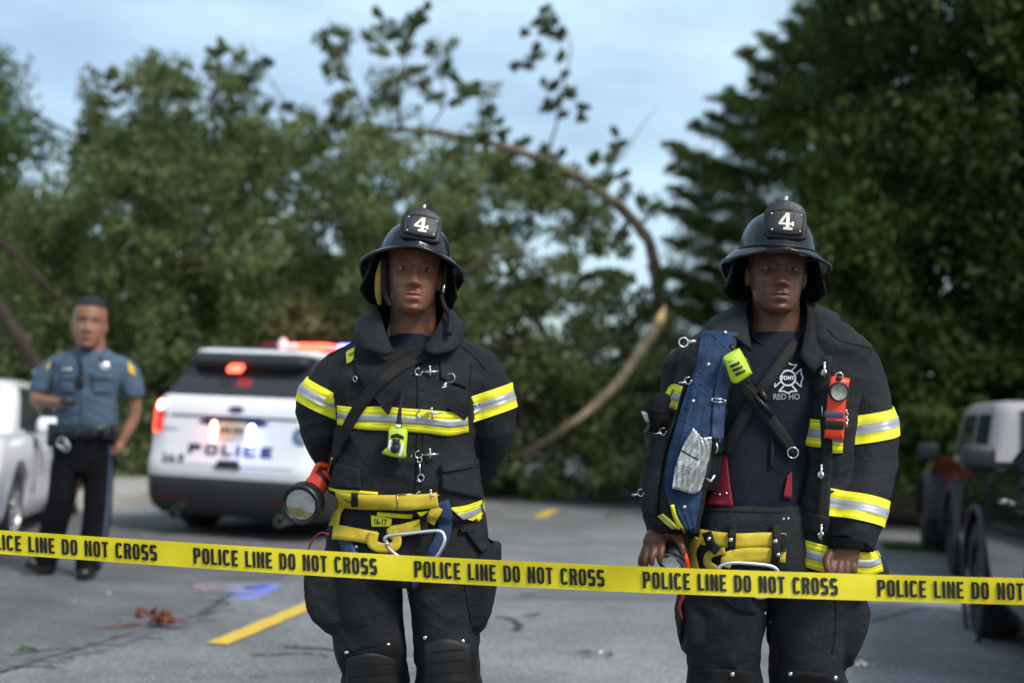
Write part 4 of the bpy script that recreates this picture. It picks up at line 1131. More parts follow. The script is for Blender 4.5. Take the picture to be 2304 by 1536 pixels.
# --- black car at the right edge, parked along the kerb
Wb = P(2192, 1300, 8.26); Wb.z = 0
bc = Car(Wb + RR * .95 - RF * 3.82, RF, 'parked_car', 'black car parked at the right edge with big wing mirror', 'car')
bl = [(.22, .86, .1, 4.70, .2), (.36, .93, .0, 4.78, .28), (.62, .955, -.03, 4.80, .3), (.85, .95, .0, 4.76, .28), (1.0, .92, .06, 4.62, .26), (1.07, .86, .12, 4.4, .24)]
bk = [(1.06, .85, .15, 3.60, .18), (1.25, .79, .28, 3.20, .18), (1.45, .71, .42, 2.75, .18), (1.58, .64, .55, 2.45, .18), (1.63, .55, .7, 2.3, .18), (1.645, .4, .9, 2.1, .16)]
WB = [(-.945, .95, .37), (.945, .95, .37), (-.945, 3.82, .37), (.945, 3.82, .37)]
bc.add('body', bc.cut(bc.smooth_slab(bl, 4), WB, .45), M['carblack'])
bc.add('cabin', bc.smooth_slab(bk, 4), M['carblack'])
bc.add('windscreen', bc.end(bk, True, 1.09, 1.56, -.82, .82), M['winglass'])
bc.add('rear_window', bc.end(bk, False, 1.09, 1.56, -.82, .82), M['winglass'])
for sg in (-1, 1):
    bc.add('door_window', bc.side(bk, sg, 1.085, 1.55, .50, .90, .50, .86), M['winglass'])
    bc.add('door_window', bc.side(bk, sg, 1.085, 1.55, .10, .47, .12, .47), M['winglass'])
    mm = bc.add('wing_mirror', bevbox(bc.T(sg * 1.06, 3.02, 1.15), .098, .07, .082, bc.R(), .7, 3), M['clad'])
    bc.add('mirror_arm', bevbox(bc.T(sg * .93, 3.04, 1.11), .09, .03, .022, bc.R(), .4), M['clad'], mm)
    bc.add('headlight', bevbox(bc.T(sg * .70, 4.60, .85), .18, .14, .08, bc.R(), .7, 3), M['lens'])
    bc.add('tail_lamp', bevbox(bc.T(sg * .74, .06, .92), .15, .10, .10, bc.R(), .7, 3), M['redmark'])
    for y in (2.05, 3.3): bc.add('door_gap', box(bc.T(sg * .945, y, .75), .012, .005, .30, bc.R()), M['groove'])
    for y in (1.6, 2.75): bc.add('door_handle', bevbox(bc.T(sg * .955, y, .92), .02, .09, .016, bc.R(), .5), M['chrome'])
    for y in (.95, 3.82): bc.add('arch_trim', torus(bc.T(sg * .955, y, .37), bc.r, .455, .018, 20, 6), M['clad'])
for w in WB: bc.wheel(w[0], w[1], .37, .25, .62, 5, 'rimdark')

# ------------------------------------------------------------------ the barrier tape
TOP = [(-420, 1163), (0, 1192), (430, 1220), (850, 1245), (1150, 1261), (1450, 1274), (1900, 1289), (2304, 1300), (2750, 1309)]
BOT = [(-420, 1214), (0, 1246), (430, 1276), (850, 1301), (1150, 1320), (1450, 1334), (1900, 1348), (2304, 1360), (2750, 1371)]
def ty(px, fr):
    a = np.interp(px, *zip(*TOP)) if False else None
    return _t(px) * (1 - fr) + _b(px) * fr
_tc = np.polyfit([p[0] / 1000 for p in TOP], [p[1] for p in TOP], 4); _bc = np.polyfit([p[0] / 1000 for p in BOT], [p[1] for p in BOT], 4)
def _t(px): return np.polyval(_tc, px / 1000)
def _b(px): return np.polyval(_bc, px / 1000)
def td(px, fr): return 3.70 / (1 + (px - 1152) * 5.2e-5) + .010 * math.sin(px * .006) * (fr - .5) + .004 * math.sin(px * .019 + 1) + .0035 * math.cos(px * .004 + fr * 1.5) + .0036 * math.sin(px * .040 + fr * 2.2 + math.sin(px * .011) * 2)
V, Fc = [], []; nx_, ny_ = 220, 9
for lay in (0, 1):
    for j in range(ny_):
        for i in range(nx_):
            x = -420 + 3170 * i / (nx_ - 1); f = j / (ny_ - 1); V.append(P(x, ty(x, f), td(x, f) + lay * .0004))
S_ = nx_ * ny_
for j in range(ny_ - 1):
    for i in range(nx_ - 1):
        a = j * nx_ + i; Fc += [(a, a + nx_, a + nx_ + 1, a + 1), (S_ + a, S_ + a + 1, S_ + a + nx_ + 1, S_ + a + nx_)]
tape = tag(obj('barrier_tape', V, Fc, M['tape']), 'yellow plastic police line tape stretched across in front of both firefighters', 'barrier tape')
for x0, x1 in ((-50, 353), (435, 848), (932, 1360), (1446, 1885), (1974, 2426)):
    AR = (.48, .095, .188, .150, .38); WD = [strokes(w_, *AR) for w_ in 'POLICE LINE DO NOT CROSS'.split()]
    TOT = sum(w_[2] for w_ in WD) + 4 * (AR[1] + AR[4]); cur = 0
    for V2, F2, W_ in WD:                                   # each printed word is a part
        V = []
        for k, (x, y) in enumerate(V2):
            px = x0 + (x1 - x0) * (cur + x) / TOT - (y - .5) * 1.5; fr = .83 - .64 * y
            V.append(P(px, ty(px, fr), td(px, fr) - .0032 - .00002 * ((k // 4) % 9)))
        obj('printed_word', V, F2, M['ink'], tape, False); cur += W_ + AR[1] + AR[4]
# ------------------------------------------------------------------ people: shared shapes
HEAD = [(-.1245, .010, -.070, -.046), (-.120, .027, -.086, -.020), (-.110, .0405, -.096, .004), (-.092, .0515, -.0975, .034), (-.070, .0605, -.0965, .056), (-.045, .0672, -.095, .075), (-.02, .0712, -.093, .086),
        (.0, .0732, -.091, .091), (.03, .0755, -.094, .096), (.06, .0755, -.090, .096), (.088, .068, -.073, .087), (.108, .053, -.052, .068), (.122, .036, -.032, .046), (.131, .018, -.014, .024), (.134, .005, -.002, .008)]

def head_M(px, py, d, sc=1.0, yaw=0, pitch=0, roll=0):
    c = P(px, py, d)
    return Matrix.Translation(c) @ Matrix.Rotation(math.radians(yaw), 4, 'Z') @ Matrix.Rotation(math.radians(roll), 4, 'Y') @ Matrix.Rotation(math.radians(pitch), 4, 'X') @ Matrix.Scale(sc, 4)

def head_parts(Mh):
    secs = []
    R3 = Mh.to_3x3()
    for z, w, f, b in HEAD:
        secs.append((Mh @ Vector((0, (f + b) / 2, z)), R3 @ Vector((w, 0, 0)), R3 @ Vector((0, (b - f) / 2, 0))))
    out = [loft([tuple(s_) for s_ in secs], 56, 2.08)]
    for s in (-1, 1):
        V, Fc = sphere((s * .0735, .012, -.014), .011, .019, .031)
        out.append(([Mh @ Vector(v) for v in V], Fc))
    return out

def sculpt(V, Fc, Mh, skin, lips=(.17, .062, .050), beard=.5, stache=.5, smile=0.0, hairline=.062):
    """push the features of a face into the fused body surface and return vertices and skin colours"""
    Mi = np.array(Mh.inverted()); L = V @ Mi[:3, :3].T + Mi[:3, 3]
    x, y, z = L[:, 0], L[:, 1], L[:, 2]
    front = (np.clip((-.018 - y) / .035, 0, 1)) * (np.abs(x) < .085) * (z > -.135) * (z < .14)
    g = lambda x0, z0, sx, sz: np.exp(-.5 * ((x - x0) / sx) ** 2 - .5 * ((z - z0) / sz) ** 2)
    gs = lambda x0, z0, sx, sz: g(x0, z0, sx, sz) + g(-x0, z0, sx, sz)
    flat = lambda sx, z0, sz: np.exp(-(x / sx) ** 4 - .5 * ((z - z0) / sz) ** 2)
    t = np.clip((.012 - z) / .050, 0, 1)
    nose = (.0035 + .0125 * t ** 1.2) * np.exp(-.5 * (x / (.0060 + .0045 * t)) ** 2) * np.clip((z + .0535) / .012, 0, 1) * np.clip((.024 - z) / .016, 0, 1)
    dy = -nose - .0085 * g(0, -.0405, .0090, .0072) - .0075 * gs(.0145, -.0435, .0058, .0056)
    dy += .0045 * gs(.0070, -.0515, .004, .0026)
    dy += .0085 * gs(.031, .001, .0140, .0100) - .0034 * gs(.026, .0215, .019, .0065) - .0058 * gs(.041, -.032, .016, .014) - .0040 * gs(.044, -.058, .017, .016)
    dy -= .0026 * gs(.031, .0112, .0135, .0026) + .0020 * gs(.031, -.0098, .012, .0030)
    mz = -.0735 + smile * np.abs(x) * .12
    gz_ = lambda sx, dz, sz: np.exp(-(x / sx) ** 4 - .5 * ((z - mz - dz) / sz) ** 2)
    dy -= .0062 * g(0, -.074, .026, .018)
    dy -= .0058 * gz_(.0190, .0055, .0040) * (1 + .25 * gs(.006, -.066, .004, .02) - .2 * g(0, -.066, .002, .02)) + .0088 * gz_(.0175, -.0080, .0058)
    dy += .0070 * gz_(.0235, -.0005, .0017) + .0046 * g(0, -.0955, .015, .0042) - .0058 * g(0, -.109, .014, .008) + .0018 * g(0, -.0610, .003, .005)
    dy += .0020 * gs(.031, -.062, .006, .012)
    L2 = L.copy(); L2[:, 1] += dy * front
    Mf = np.array(Mh); V2 = L2 @ Mf[:3, :3].T + Mf[:3, 3]
    inh = (z > -.20) * (np.abs(x) < .13) * (np.abs(y) < .16)
    col = np.tile(np.array(skin), (len(V), 1))
    def mixc(w, c):
        w = np.clip(w, 0, 1)[:, None] * inh[:, None]; return col * (1 - w) + np.array(c) * w
    low_ = (z < mz)
    col = mixc(.95 * front * np.exp(-(x / .0225) ** 6) * np.where(low_, np.exp(-.5 * ((z - mz + .006) / .0078) ** 6), np.exp(-.5 * ((z - mz - .003 - .0015 * np.cos(x * 420)) / .0052) ** 6)), lips)
    col = mixc(.45 * front * np.exp(-(x / .0225) ** 6) * (~low_) * np.exp(-.5 * ((z - mz - .004) / .005) ** 4), np.array(lips) * .5)
    col = mixc(.7 * front * gz_(.024, 0, .0017), (.02, .008, .006))
    col = mixc(.75 * front * gs(.029, .0215, .015, .0034), (.012, .008, .006))
    dark = np.array(skin) * .34
    col = mixc(beard * np.clip((np.abs(x) - .030) / .02 + np.clip((-.093 - z) / .012, 0, 1), 0, 1) * np.clip((-.045 - z) / .035, 0, 1) * np.clip((z + .150) / .02, 0, 1) * np.clip((.06 - y) / .03, 0, 1), dark)
    col = mixc(stache * front * np.exp(-(x / .026) ** 6 - .5 * ((z + .0615) / .0042) ** 2), dark)
    col = mixc(.85 * np.clip((z - hairline + np.clip(y + .02, 0, 1) * .75) / .008, 0, 1) * (z > -.055), (.012, .009, .008))
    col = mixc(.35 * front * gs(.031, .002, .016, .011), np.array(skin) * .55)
    return V2, np.clip(col, 0, 1), L2

def eyes(Mh, parent):
    for s in (-1, 1):
        V, Fc = sphere((0, 0, 0), .0138, .0118, .0072, None, 28, 20)
        V = np.array([tuple(v) for v in V]); ang = np.hypot(V[:, 0] - .0012, V[:, 2] - .0004); fr = V[:, 1] < 0
        col = np.tile(np.array((.20, .165, .14)), (len(V), 1)); col[fr & (ang < .0066)] = (.022, .011, .007); col[fr & (ang < .0022)] = (.003, .003, .003)
        W = [Mh @ (Vector(v) + Vector((s * .031, -.0672, .0008))) for v in V]
        obj('eye', W, Fc, M['eyew'], parent, True, col)

def S(xl, xr, y, hd, d, dd=0.0, yr=None):
    """a body section seen between photo pixels xl and xr at height y, half depth hd metres"""
    yr = y if yr is None else yr
    a, b = P(xl, y, d + dd), P(xr, yr, d + dd)
    return ((a + b) / 2, (b - a) / 2, Vector((0, hd, 0)))

def limbs(pts, D, k=22, n=16):
    """(px, py, depth offset, radius)"""
    return tube_s([tuple(P(x, y, D + o)) for x, y, o, r in pts], [p[3] for p in pts], k, n)

def hand_fingers(chains, D):
    out = []
    for ch in chains:
        out.append(tube_s([tuple(P(x, y, D + o)) for x, y, o, r in ch], [p[3] for p in ch], 12, 10))
    return out

def ribbon(top, bot, D, th, n=40, rows=4):
    A, B = catmull(top, n), catmull(bot, n); V, Fc = [], []
    L = []
    for j in range(rows):
        f = j / (rows - 1)
        L.append([P(*(A[i] * (1 - f) + B[i] * f)[:2], D + (A[i] * (1 - f) + B[i] * f)[2] - .004 * math.sin(math.pi * f)) for i in range(n)])
    V = [p for r in L for p in r]
    for j in range(rows - 1):
        for i in range(n - 1): Fc.append((j * n + i, j * n + i + 1, (j + 1) * n + i + 1, (j + 1) * n + i))
    # thicken along local normals
    me = raw_mesh('r', V, Fc); nn = [v.normal.copy() for v in me.vertices]; bpy.data.meshes.remove(me)
    V2 = [v + m_ * th / 2 for v, m_ in zip(V, nn)] + [v - m_ * th / 2 for v, m_ in zip(V, nn)]; N = len(V)
    F2 = list(Fc) + [tuple(i + N for i in f[::-1]) for f in Fc]
    ed = [(i) for i in range(n)] + [j * n + n - 1 for j in range(1, rows)] + [(rows - 1) * n + i for i in range(n - 2, -1, -1)] + [j * n for j in range(rows - 2, 0, -1)]
    for k in range(len(ed)):
        a, b = ed[k], ed[(k + 1) % len(ed)]; F2.append((b, a, a + N, b + N))
    return V2, F2

def snap_hook(px, py, d, parent, sc=1.0, name='snap_hook'):
    """a turnout-coat clasp: ring, tongue and crossing post"""
    q = lambda x, y, o=0: P(px + x * sc, py + y * sc, d + o)
    g = [torus(q(-28, 0), fw, .0115 * sc, .0022 * sc, 18, 6, .6, 5.6), tube([q(-18, 1), q(0, 0, -.004), q(22, -1)], [.0022, .0046 * sc, .0024], 8),
         tube([q(-1, -12), q(0, -3, -.006), q(0, 4, -.006), q(1, 13)], [.004 * sc, .0026, .0026, .0036 * sc], 8), sphere(q(-1, -12, -.002), .0052 * sc, .0052 * sc, .0052 * sc, None, 10, 8),
         sphere(q(-46, 4, .004), .003, .003, .003, None, 8, 6), sphere(q(-36, 7, .004), .003, .003, .003, None, 8, 6)]
    obj(name, *cat_geo(*g), M['chrome'], parent)

def helmet(Mh, parent, tilt=(0, 0), lift=.048, zs=1.0):
    H = Mh @ Matrix.Translation((0, .008, lift)) @ Matrix.Scale(zs, 4, (0, 0, 1)) @ Matrix.Rotation(math.radians(tilt[0]), 4, 'Y') @ Matrix.Rotation(math.radians(tilt[1]), 4, 'X')
    n, m = 96, 22; V, Fc = [], []
    for i in range(m + 1):
        th = math.pi / 2 * i / m
        for k in range(n):
            ph = 2 * math.pi * k / n
            rib = 1 + .018 * max(0, math.cos(4 * ph)) ** 24 * math.sin(th) ** .4 + .006 * max(0, math.cos(4 * ph + math.pi)) ** 20
            r = math.sin(th) ** .86 * rib
            V.append(H @ Vector((.100 * r * math.cos(ph), .126 * r * math.sin(ph), .126 * math.cos(th) ** .92 * (1 + .01 * rib))))
    for i in range(m):
        for k in range(n): Fc.append((i * n + k, (i + 1) * n + k, (i + 1) * n + (k + 1) % n, i * n + (k + 1) % n))
    shell = obj('helmet', V, Fc, M['leather'], parent)
    # brim, wide at the back
    V, Fc = [], []; rows = 8
    rim = []
    for lay in (0, 1):
        for j in range(rows):
            f = j / (rows - 1)
            for k in range(n):
                ph = 2 * math.pi * k / n; fr = -math.sin(ph); c = math.cos(ph)     # fr = 1 at the front
                back = max(0, -fr)
                ox = .145; oy = .164 if fr > 0 else .164 + .085 * back ** 1.2
                zed = -.020 - .014 * abs(c) ** 1.5 - .075 * back ** 1.2 + .012 * max(0, fr) ** 6
                x = (.097 + (ox - .097) * f) * c; y_ = -(.123 + (oy - .123) * f) * fr
                z_ = .002 + zed * f ** 1.9 + .004 * math.sin(math.pi * f)
                p = H @ Vector((x, y_, z_ - .006 * lay)); V.append(p)
                if lay == 0 and j == rows - 1: rim.append(p)
    Sn = rows * n
    for L in (0, Sn):
        for j in range(rows - 1):
            for k in range(n):
                q = (L + j * n + k, L + (j + 1) * n + k, L + (j + 1) * n + (k + 1) % n, L + j * n + (k + 1) % n); Fc.append(q if L == 0 else q[::-1])
    for j in (0, rows - 1):
        for k in range(n): Fc.append((j * n + k, j * n + (k + 1) % n, Sn + j * n + (k + 1) % n, Sn + j * n + k))
    V = np.array([tuple(v) for v in V]); V += np.stack([vnoise(V * 22 + s_ * 9) for s_ in range(3)], 1) * .0018
    obj('brim', V, Fc, M['leather'], shell)
    obj('brim_bead', *tube(rim + rim[:2], .0048, 8), M['leather'], shell)
    obj('brim_band', *tube([H @ Vector((.1015 * math.cos(a), .1275 * math.sin(a), .010)) for a in np.linspace(0, 6.2832, 60)], .0035, 6), M['leather2'], shell)
    # ear and neck flap
    A, B, n2 = [], [], 46; V, Fc = [], []
    for lay in (0, 1):
        for j in range(7):
            f = j / 6
            for k in range(n2):
                a = math.radians(-8 + 196 * k / (n2 - 1)); w = math.sin(math.radians(180 * k / (n2 - 1)))
                rx = .108 + .026 * f - .004 * lay; ry = .125 + .035 * f - .004 * lay
                zb = -.118 - .012 * w + .022 * (1 - w) ** 2
                V.append(H @ Vector((rx * math.cos(a) * (1 + .02 * math.sin(k * .9 + f * 2)), ry * math.sin(a), -.006 + zb * f)))
    S2 = 7 * n2
    for L in (0, S2):
        for j in range(6):
            for k in range(n2 - 1):
                q = (L + j * n2 + k, L + (j + 1) * n2 + k, L + (j + 1) * n2 + k + 1, L + j * n2 + k + 1); Fc.append(q if L == 0 else q[::-1])
    ed = list(range(n2)) + [j * n2 + n2 - 1 for j in range(1, 7)] + [6 * n2 + i for i in range(n2 - 2, -1, -1)] + [j * n2 for j in range(5, 0, -1)]
    for k in range(len(ed)):
        a, b = ed[k], ed[(k + 1) % len(ed)]; Fc.append((a, b, b + S2, a + S2))
    obj('ear_flap', V, Fc, M['earflap'], shell)
    # leather front and the digit
    def plate(outline, y0, th, name, m, z0=0, bul=3.0):
        V = []; N = len(outline)
        c = np.mean(outline, 0)
        for lay in (0, 1):
            for k_, sc_ in ((0, 1.0), (1, .92), (2, .5)):
                for x, z in outline:
                    x2, z2 = c[0] + (x - c[0]) * sc_, c[1] + (z - c[1]) * sc_
                    V.append(H @ Vector((x2, y0 + bul * x2 * x2 + .42 * max(0, z2 - .06) * .55 + (th if lay else (0 if k_ else .0015)), z2)))
        Fc = []
        for lay in (0, 1):
            o_ = lay * 3 * N
            for r in range(2):
                for k in range(N): Fc.append((o_ + r * N + k, o_ + r * N + (k + 1) % N, o_ + (r + 1) * N + (k + 1) % N, o_ + (r + 1) * N + k))
            Fc.append(tuple(o_ + 2 * N + k for k in range(N)))
        for k in range(N): Fc.append((k, (k + 1) % N, 3 * N + (k + 1) % N, 3 * N + k))
        return obj(name, V, Fc, m, shell, True, None, True)
    back_ = [(-.046, .030), (.046, .030), (.056, .046), (.055, .095), (.052, .112), (.042, .127), (.024, .137), (.008, .142), (-.008, .142), (-.024, .137), (-.042, .127), (-.052, .112), (-.055, .095), (-.056, .046)]
    frn = [(-.040, .043), (0, .039), (.040, .043), (.046, .052), (.049, .095), (.044, .108), (.034, .112), (0, .116), (-.034, .112), (-.044, .108), (-.049, .095), (-.046, .052)]
    Y0 = -.134
    plate(catmull(back_ + [back_[0]], 60)[:-1], Y0 + .004, .012, 'shield_holder', M['leather2'])
    plate(catmull(frn + [frn[0]], 60)[:-1], Y0 - .004, .007, 'front_shield', M['leather2'])
    stitch = [(x * .90, .078 + (z - .078) * .88) for x, z in catmull(frn + [frn[0]], 50)]
    fy = lambda x, z: Y0 + 3.0 * x * x + .231 * max(0, z - .06)
    obj('shield_piping', *tube([H @ Vector((x, fy(x, z) - .0046, z)) for x, z in stitch], .0011, 6), M['leather'], shell)
    q4 = [[(.46, .05), (.70, .05), (.70, 1), (.46, .80)], [(.30, 0), (.90, 0), (.90, .15), (.30, .15)], [(.0, .29), (.98, .29), (.98, .43), (.0, .43)], [(.84, .22), (.98, .22), (.98, .50), (.84, .50)], [(.0, .43), (.24, .43), (.60, 1), (.46, 1)], [(.44, 1), (.70, 1), (.70, .9), (.44, .84)]]
    V, Fc = [], []
    for k, q in enumerate(q4):
        i = len(V)
        for a, b in q:
            x, z = (a - .5) * .040, .053 + b * .050; V.append(H @ Vector((x, fy(x, z) - .0062 - .0002 * k, z)))
        for a, b in q:
            x, z = (a - .5) * .040, .053 + b * .050; V.append(H @ Vector((x, fy(x, z) - .0045, z)))
        Fc += [(i, i + 1, i + 2, i + 3)] + [(i + j, i + (j + 1) % 4, i + 4 + (j + 1) % 4, i + 4 + j) for j in range(4)]
    obj('digit_four', V, Fc, M['white_dig'], shell, False, None, True)
    for x, z in ((-.036, .052), (.036, .052), (-.038, .099), (.038, .099)):
        obj('rivet', *sphere(H @ Vector((x, fy(x, z) - .005, z)), .0032, .002, .0032, None, 10, 6), M['chrome'], shell)
    obj('finial', *cat_geo(lathe(H @ Vector((0, -.100, .140)), H.to_3x3() @ Vector((0, -.25, 1)), [(.010, -.004), (.009, .002), (.005, .006), (.0058, .011), (.004, .015), (.0002, .017)], 14)), M['chrome'], shell)
    return shell, H

def stripes(bv, c, n, w, cap, parent, name='sleeve', k=64):
    """yellow - silver - yellow reflective trim round a limb"""
    obj('yellow_trim', *ring(bv, c, n, w, cap, .0015, k, 0, 5), M['yellow'], parent)
    obj('silver_trim', *ring(bv, c, n, w * .34, cap, .0050, k, 0, 3, 0, .0015), M['silver'], parent)
    for h in (-.43, -.24, .24, .43):
        obj('stitching', *ring(bv, c, n, .0011, cap, .0050, k, h * w, 2, 0, .0006), M['webdirt'], parent)

def stripe_patch(bv, top, bot, parent, nu=20):
    T_, B_ = catmull(top, nu), catmull(bot, nu)
    L = lambda f: [tuple(T_[i] * (1 - f) + B_[i] * f) for i in range(nu)]
    obj('yellow_trim', *conform(bv, [L(0), L(1)], .002, .004, nu, 6, 1), M['yellow'], parent)
    obj('silver_trim', *conform(bv, [L(.34), L(.66)], .0068, .0015, nu, 4, 1), M['silver'], parent)
    for f in (.07, .26, .74, .93):
        obj('stitching', *conform(bv, [L(f - .012), L(f + .012)], .0066, .0005, nu, 2, 1), M['webdirt'], parent)

def pocket(bv, q, parent, name='pocket', m='coat', th=.012, sm=2, nu=12, nv=10, wr=.0015, seed=1):
    """a patch pocket or flap: q = top-left, top-right, bottom-right, bottom-left pixels"""
    top = [q[0], q[1]]; bot = [q[3], q[2]]
    obj(name, *conform(bv, [top, bot], .001, th, nu, nv, sm, wr, seed), M[m], parent)
    a = catmull([q[0], q[1]], 12); b = catmull([q[1], q[2]], 8); c = catmull([q[2], q[3]], 12); d = catmull([q[3], q[0]], 8)

def seam(bv, path, parent, r=.0022, m='coat_dark', off=.001, n=24, name='seam'):
    S_ = catmull(path, n); pts = []
    for x, y in S_:
        h, nn, d = hit(bv, x, y)
        if h is not None: pts.append(h - d * off)
    if len(pts) > 2: obj(name, *tube(pts, r, 6), M[m], parent)

def seal(name, parts, vox, m, parent, amp=0, sc=(7, 7, 7), seed=0, rot=0, smooth=3):
    V, Fc, N = fuse(parts, vox, smooth)
    if amp: V = folds(V, N, amp, sc, seed, rot)
    return obj(name, V, Fc, m, parent)

def spectacles(Mh, parent, r):
    g = []
    for s in (-1, 1):
        pts = [Mh @ Vector((s * (.0345 + .0240 * math.copysign(abs(math.cos(a)) ** .75, math.cos(a))), -.0985 + .006 * (math.cos(a) + 1), -.0005 + .0150 * math.copysign(abs(math.sin(a)) ** .7, math.sin(a)))) for a in np.linspace(0, 2 * math.pi, 34)]
        g.append(tube(pts[:18], r, 6)); g.append(tube(pts[17:], r * .4, 5))
        g.append(tube_s([tuple(Mh @ Vector(v)) for v in ((s * .0585, -.089, .008), (s * .066, -.078, .007), (s * .0765, -.02, .004), (s * .079, .01, 0))], r * 1.2, 14, 6))
    g.append(tube_s([tuple(Mh @ Vector(v)) for v in ((-.0125, -.0985, .006), (0, -.1045, .008), (.0125, -.0985, .006))], r, 10, 6))
    return obj('spectacles', *cat_geo(*g), M['glass_frame'], parent)
# ------------------------------------------------------------------ firefighter in the closed coat
D1 = 4.03
f1b = P(905, 1500, D1); f1b.z = 0
p1 = empty('person', f1b, 'firefighter in closed black coat with yellow stripes, arms behind back, lime radio on chest', 'person', 'firefighters standing behind the tape')
Mh1 = head_M(930, 614, D1 - .015, 1.12, 7, -2, 1.5)
SK1 = (.175, .074, .038)
def leg(pts, D): return limbs(pts, D)
bparts = head_parts(Mh1) + [loft([S(880, 980, 668, .058, D1, .03), S(878, 982, 720, .060, D1, .03), S(868, 992, 765, .066, D1, .035), S(800, 1045, 805, .07, D1, .03), S(785, 1052, 900, .08, D1, .02), S(800, 1035, 1050, .085, D1, .02), S(790, 1050, 1170, .09, D1, .02), S(790, 1050, 1240, .09, D1, .02)], 32),
    limbs([(790, 815, .03, .055), (750, 870, .03, .045), (735, 940, .06, .040), (755, 1010, .13, .036), (830, 1070, .19, .030), (880, 1085, .21, .028)], D1),
    limbs([(1040, 815, .03, .055), (1080, 870, .03, .045), (1092, 940, .06, .040), (1070, 1010, .13, .036), (1000, 1070, .19, .030), (950, 1085, .22, .028)], D1),
    limbs([(850, 1220, .02, .085), (845, 1330, .01, .075), (848, 1470, 0, .055), (850, 1600, .02, .055), (850, 1760, .03, .040), (850, 1835, .03, .042)], D1),
    limbs([(985, 1220, .02, .085), (1000, 1330, .01, .075), (1000, 1470, 0, .055), (1000, 1600, .02, .055), (1000, 1760, .03, .040), (1000, 1835, .03, .042)], D1)]
hand = lambda x, y, s: hand_fingers([[(x, y, .21, .03), (x - 20 * s, y + 8, .22, .03)]] + [[(x - 18 * s, y - 8 + 7 * k, .22, .010), (x - 40 * s, y - 6 + 8 * k, .225, .009), (x - (56 - 3 * abs(k - 1)) * s, y - 4 + 8 * k, .215, .0075)] for k in range(4)] + [[(x - 4 * s, y + 14, .21, .012), (x - 26 * s, y + 32, .20, .010), (x - 38 * s, y + 36, .20, .008)]], D1)
bparts += hand(880, 1085, -1) + hand(955, 1092, 1)
V, Fc, N = fuse(bparts, .003, 5)
V, col, _ = sculpt(V, Fc, Mh1, SK1, lips=(.36, .125, .110), beard=.55, stache=.5)
obj('body', V, Fc, M['skin'], p1, True, col)
eyes(Mh1, p1)
spectacles(Mh1, p1, .0006)
hel1, H1 = helmet(Mh1, p1, (5, -8), .034, .87)
obj('ear_liner', *tube_s([tuple(Mh1 @ Vector(v)) for v in ((-.088, -.030, .030), (-.094, -.034, -.02), (-.092, -.030, -.07), (-.086, -.022, -.098))], [.006, .012, .011, .006], 14, 8), M['ylwflap'], hel1)
obj('chin_strap', *tube_s([tuple(Mh1 @ Vector(v)) for v in ((.086, -.040, .03), (.083, -.048, -.03), (.080, -.050, -.065))] + [tuple(P(1000, 690, D1 - .07)), tuple(P(1012, 712, D1 - .09)), tuple(P(1010, 752, D1 - .13))], [.008, .008, .007, .008, .009, .009], 26, 8), M['blackstrap'], hel1)
obj('strap_buckle', *tube([Mh1 @ Vector((.084, -.055, -.028)), Mh1 @ Vector((.083, -.056, -.055))], [.004, .005], 8), M['chrome'], hel1)
obj('chin_strap', *tube_s([tuple(Mh1 @ Vector(v)) for v in ((-.085, -.040, .03), (-.080, -.045, -.03), (-.072, -.052, -.075), (-.058, -.070, -.105))], [.009, .010, .009, .006], 20, 8), M['blackstrap'], hel1)

# coat
ct = [loft([S(838, 1022, 712, .040, D1, .105), S(850, 1010, 742, .055, D1, .08), S(800, 1048, 765, .085, D1, .055), S(745, 1095, 800, .125, D1, .03), S(735, 1102, 850, .150, D1, .01), S(752, 1078, 900, .162, D1), S(760, 1066, 960, .168, D1), S(752, 1070, 1030, .172, D1), S(744, 1082, 1085, .176, D1, 0, 1100), S(741, 1090, 1104, .178, D1, 0, 1172)], 48, 2.5),
      limbs([(810, 822, .03, .080), (768, 838, .02, .082), (744, 866, .01, .082), (730, 900, .02, .080), (724, 945, .04, .079), (740, 1000, .10, .072), (780, 1052, .17, .066), (850, 1085, .19, .05)], D1),
      limbs([(1030, 818, .03, .080), (1060, 832, .02, .084), (1078, 862, .01, .083), (1095, 900, .02, .080), (1098, 950, .04, .079), (1090, 1000, .10, .072), (1050, 1052, .17, .066), (980, 1085, .19, .05)], D1)]
V, Fc, N = fuse(ct, .0062, 5)
V = folds(folds(V, N, .0115, (5, 5, 7.5), 3, .5), N, .008, (3.2, 3.2, 11), 9, -.35)
me_ = bvh_of((V, Fc)); coat = obj('coat', V, Fc, M['coat'], p1)
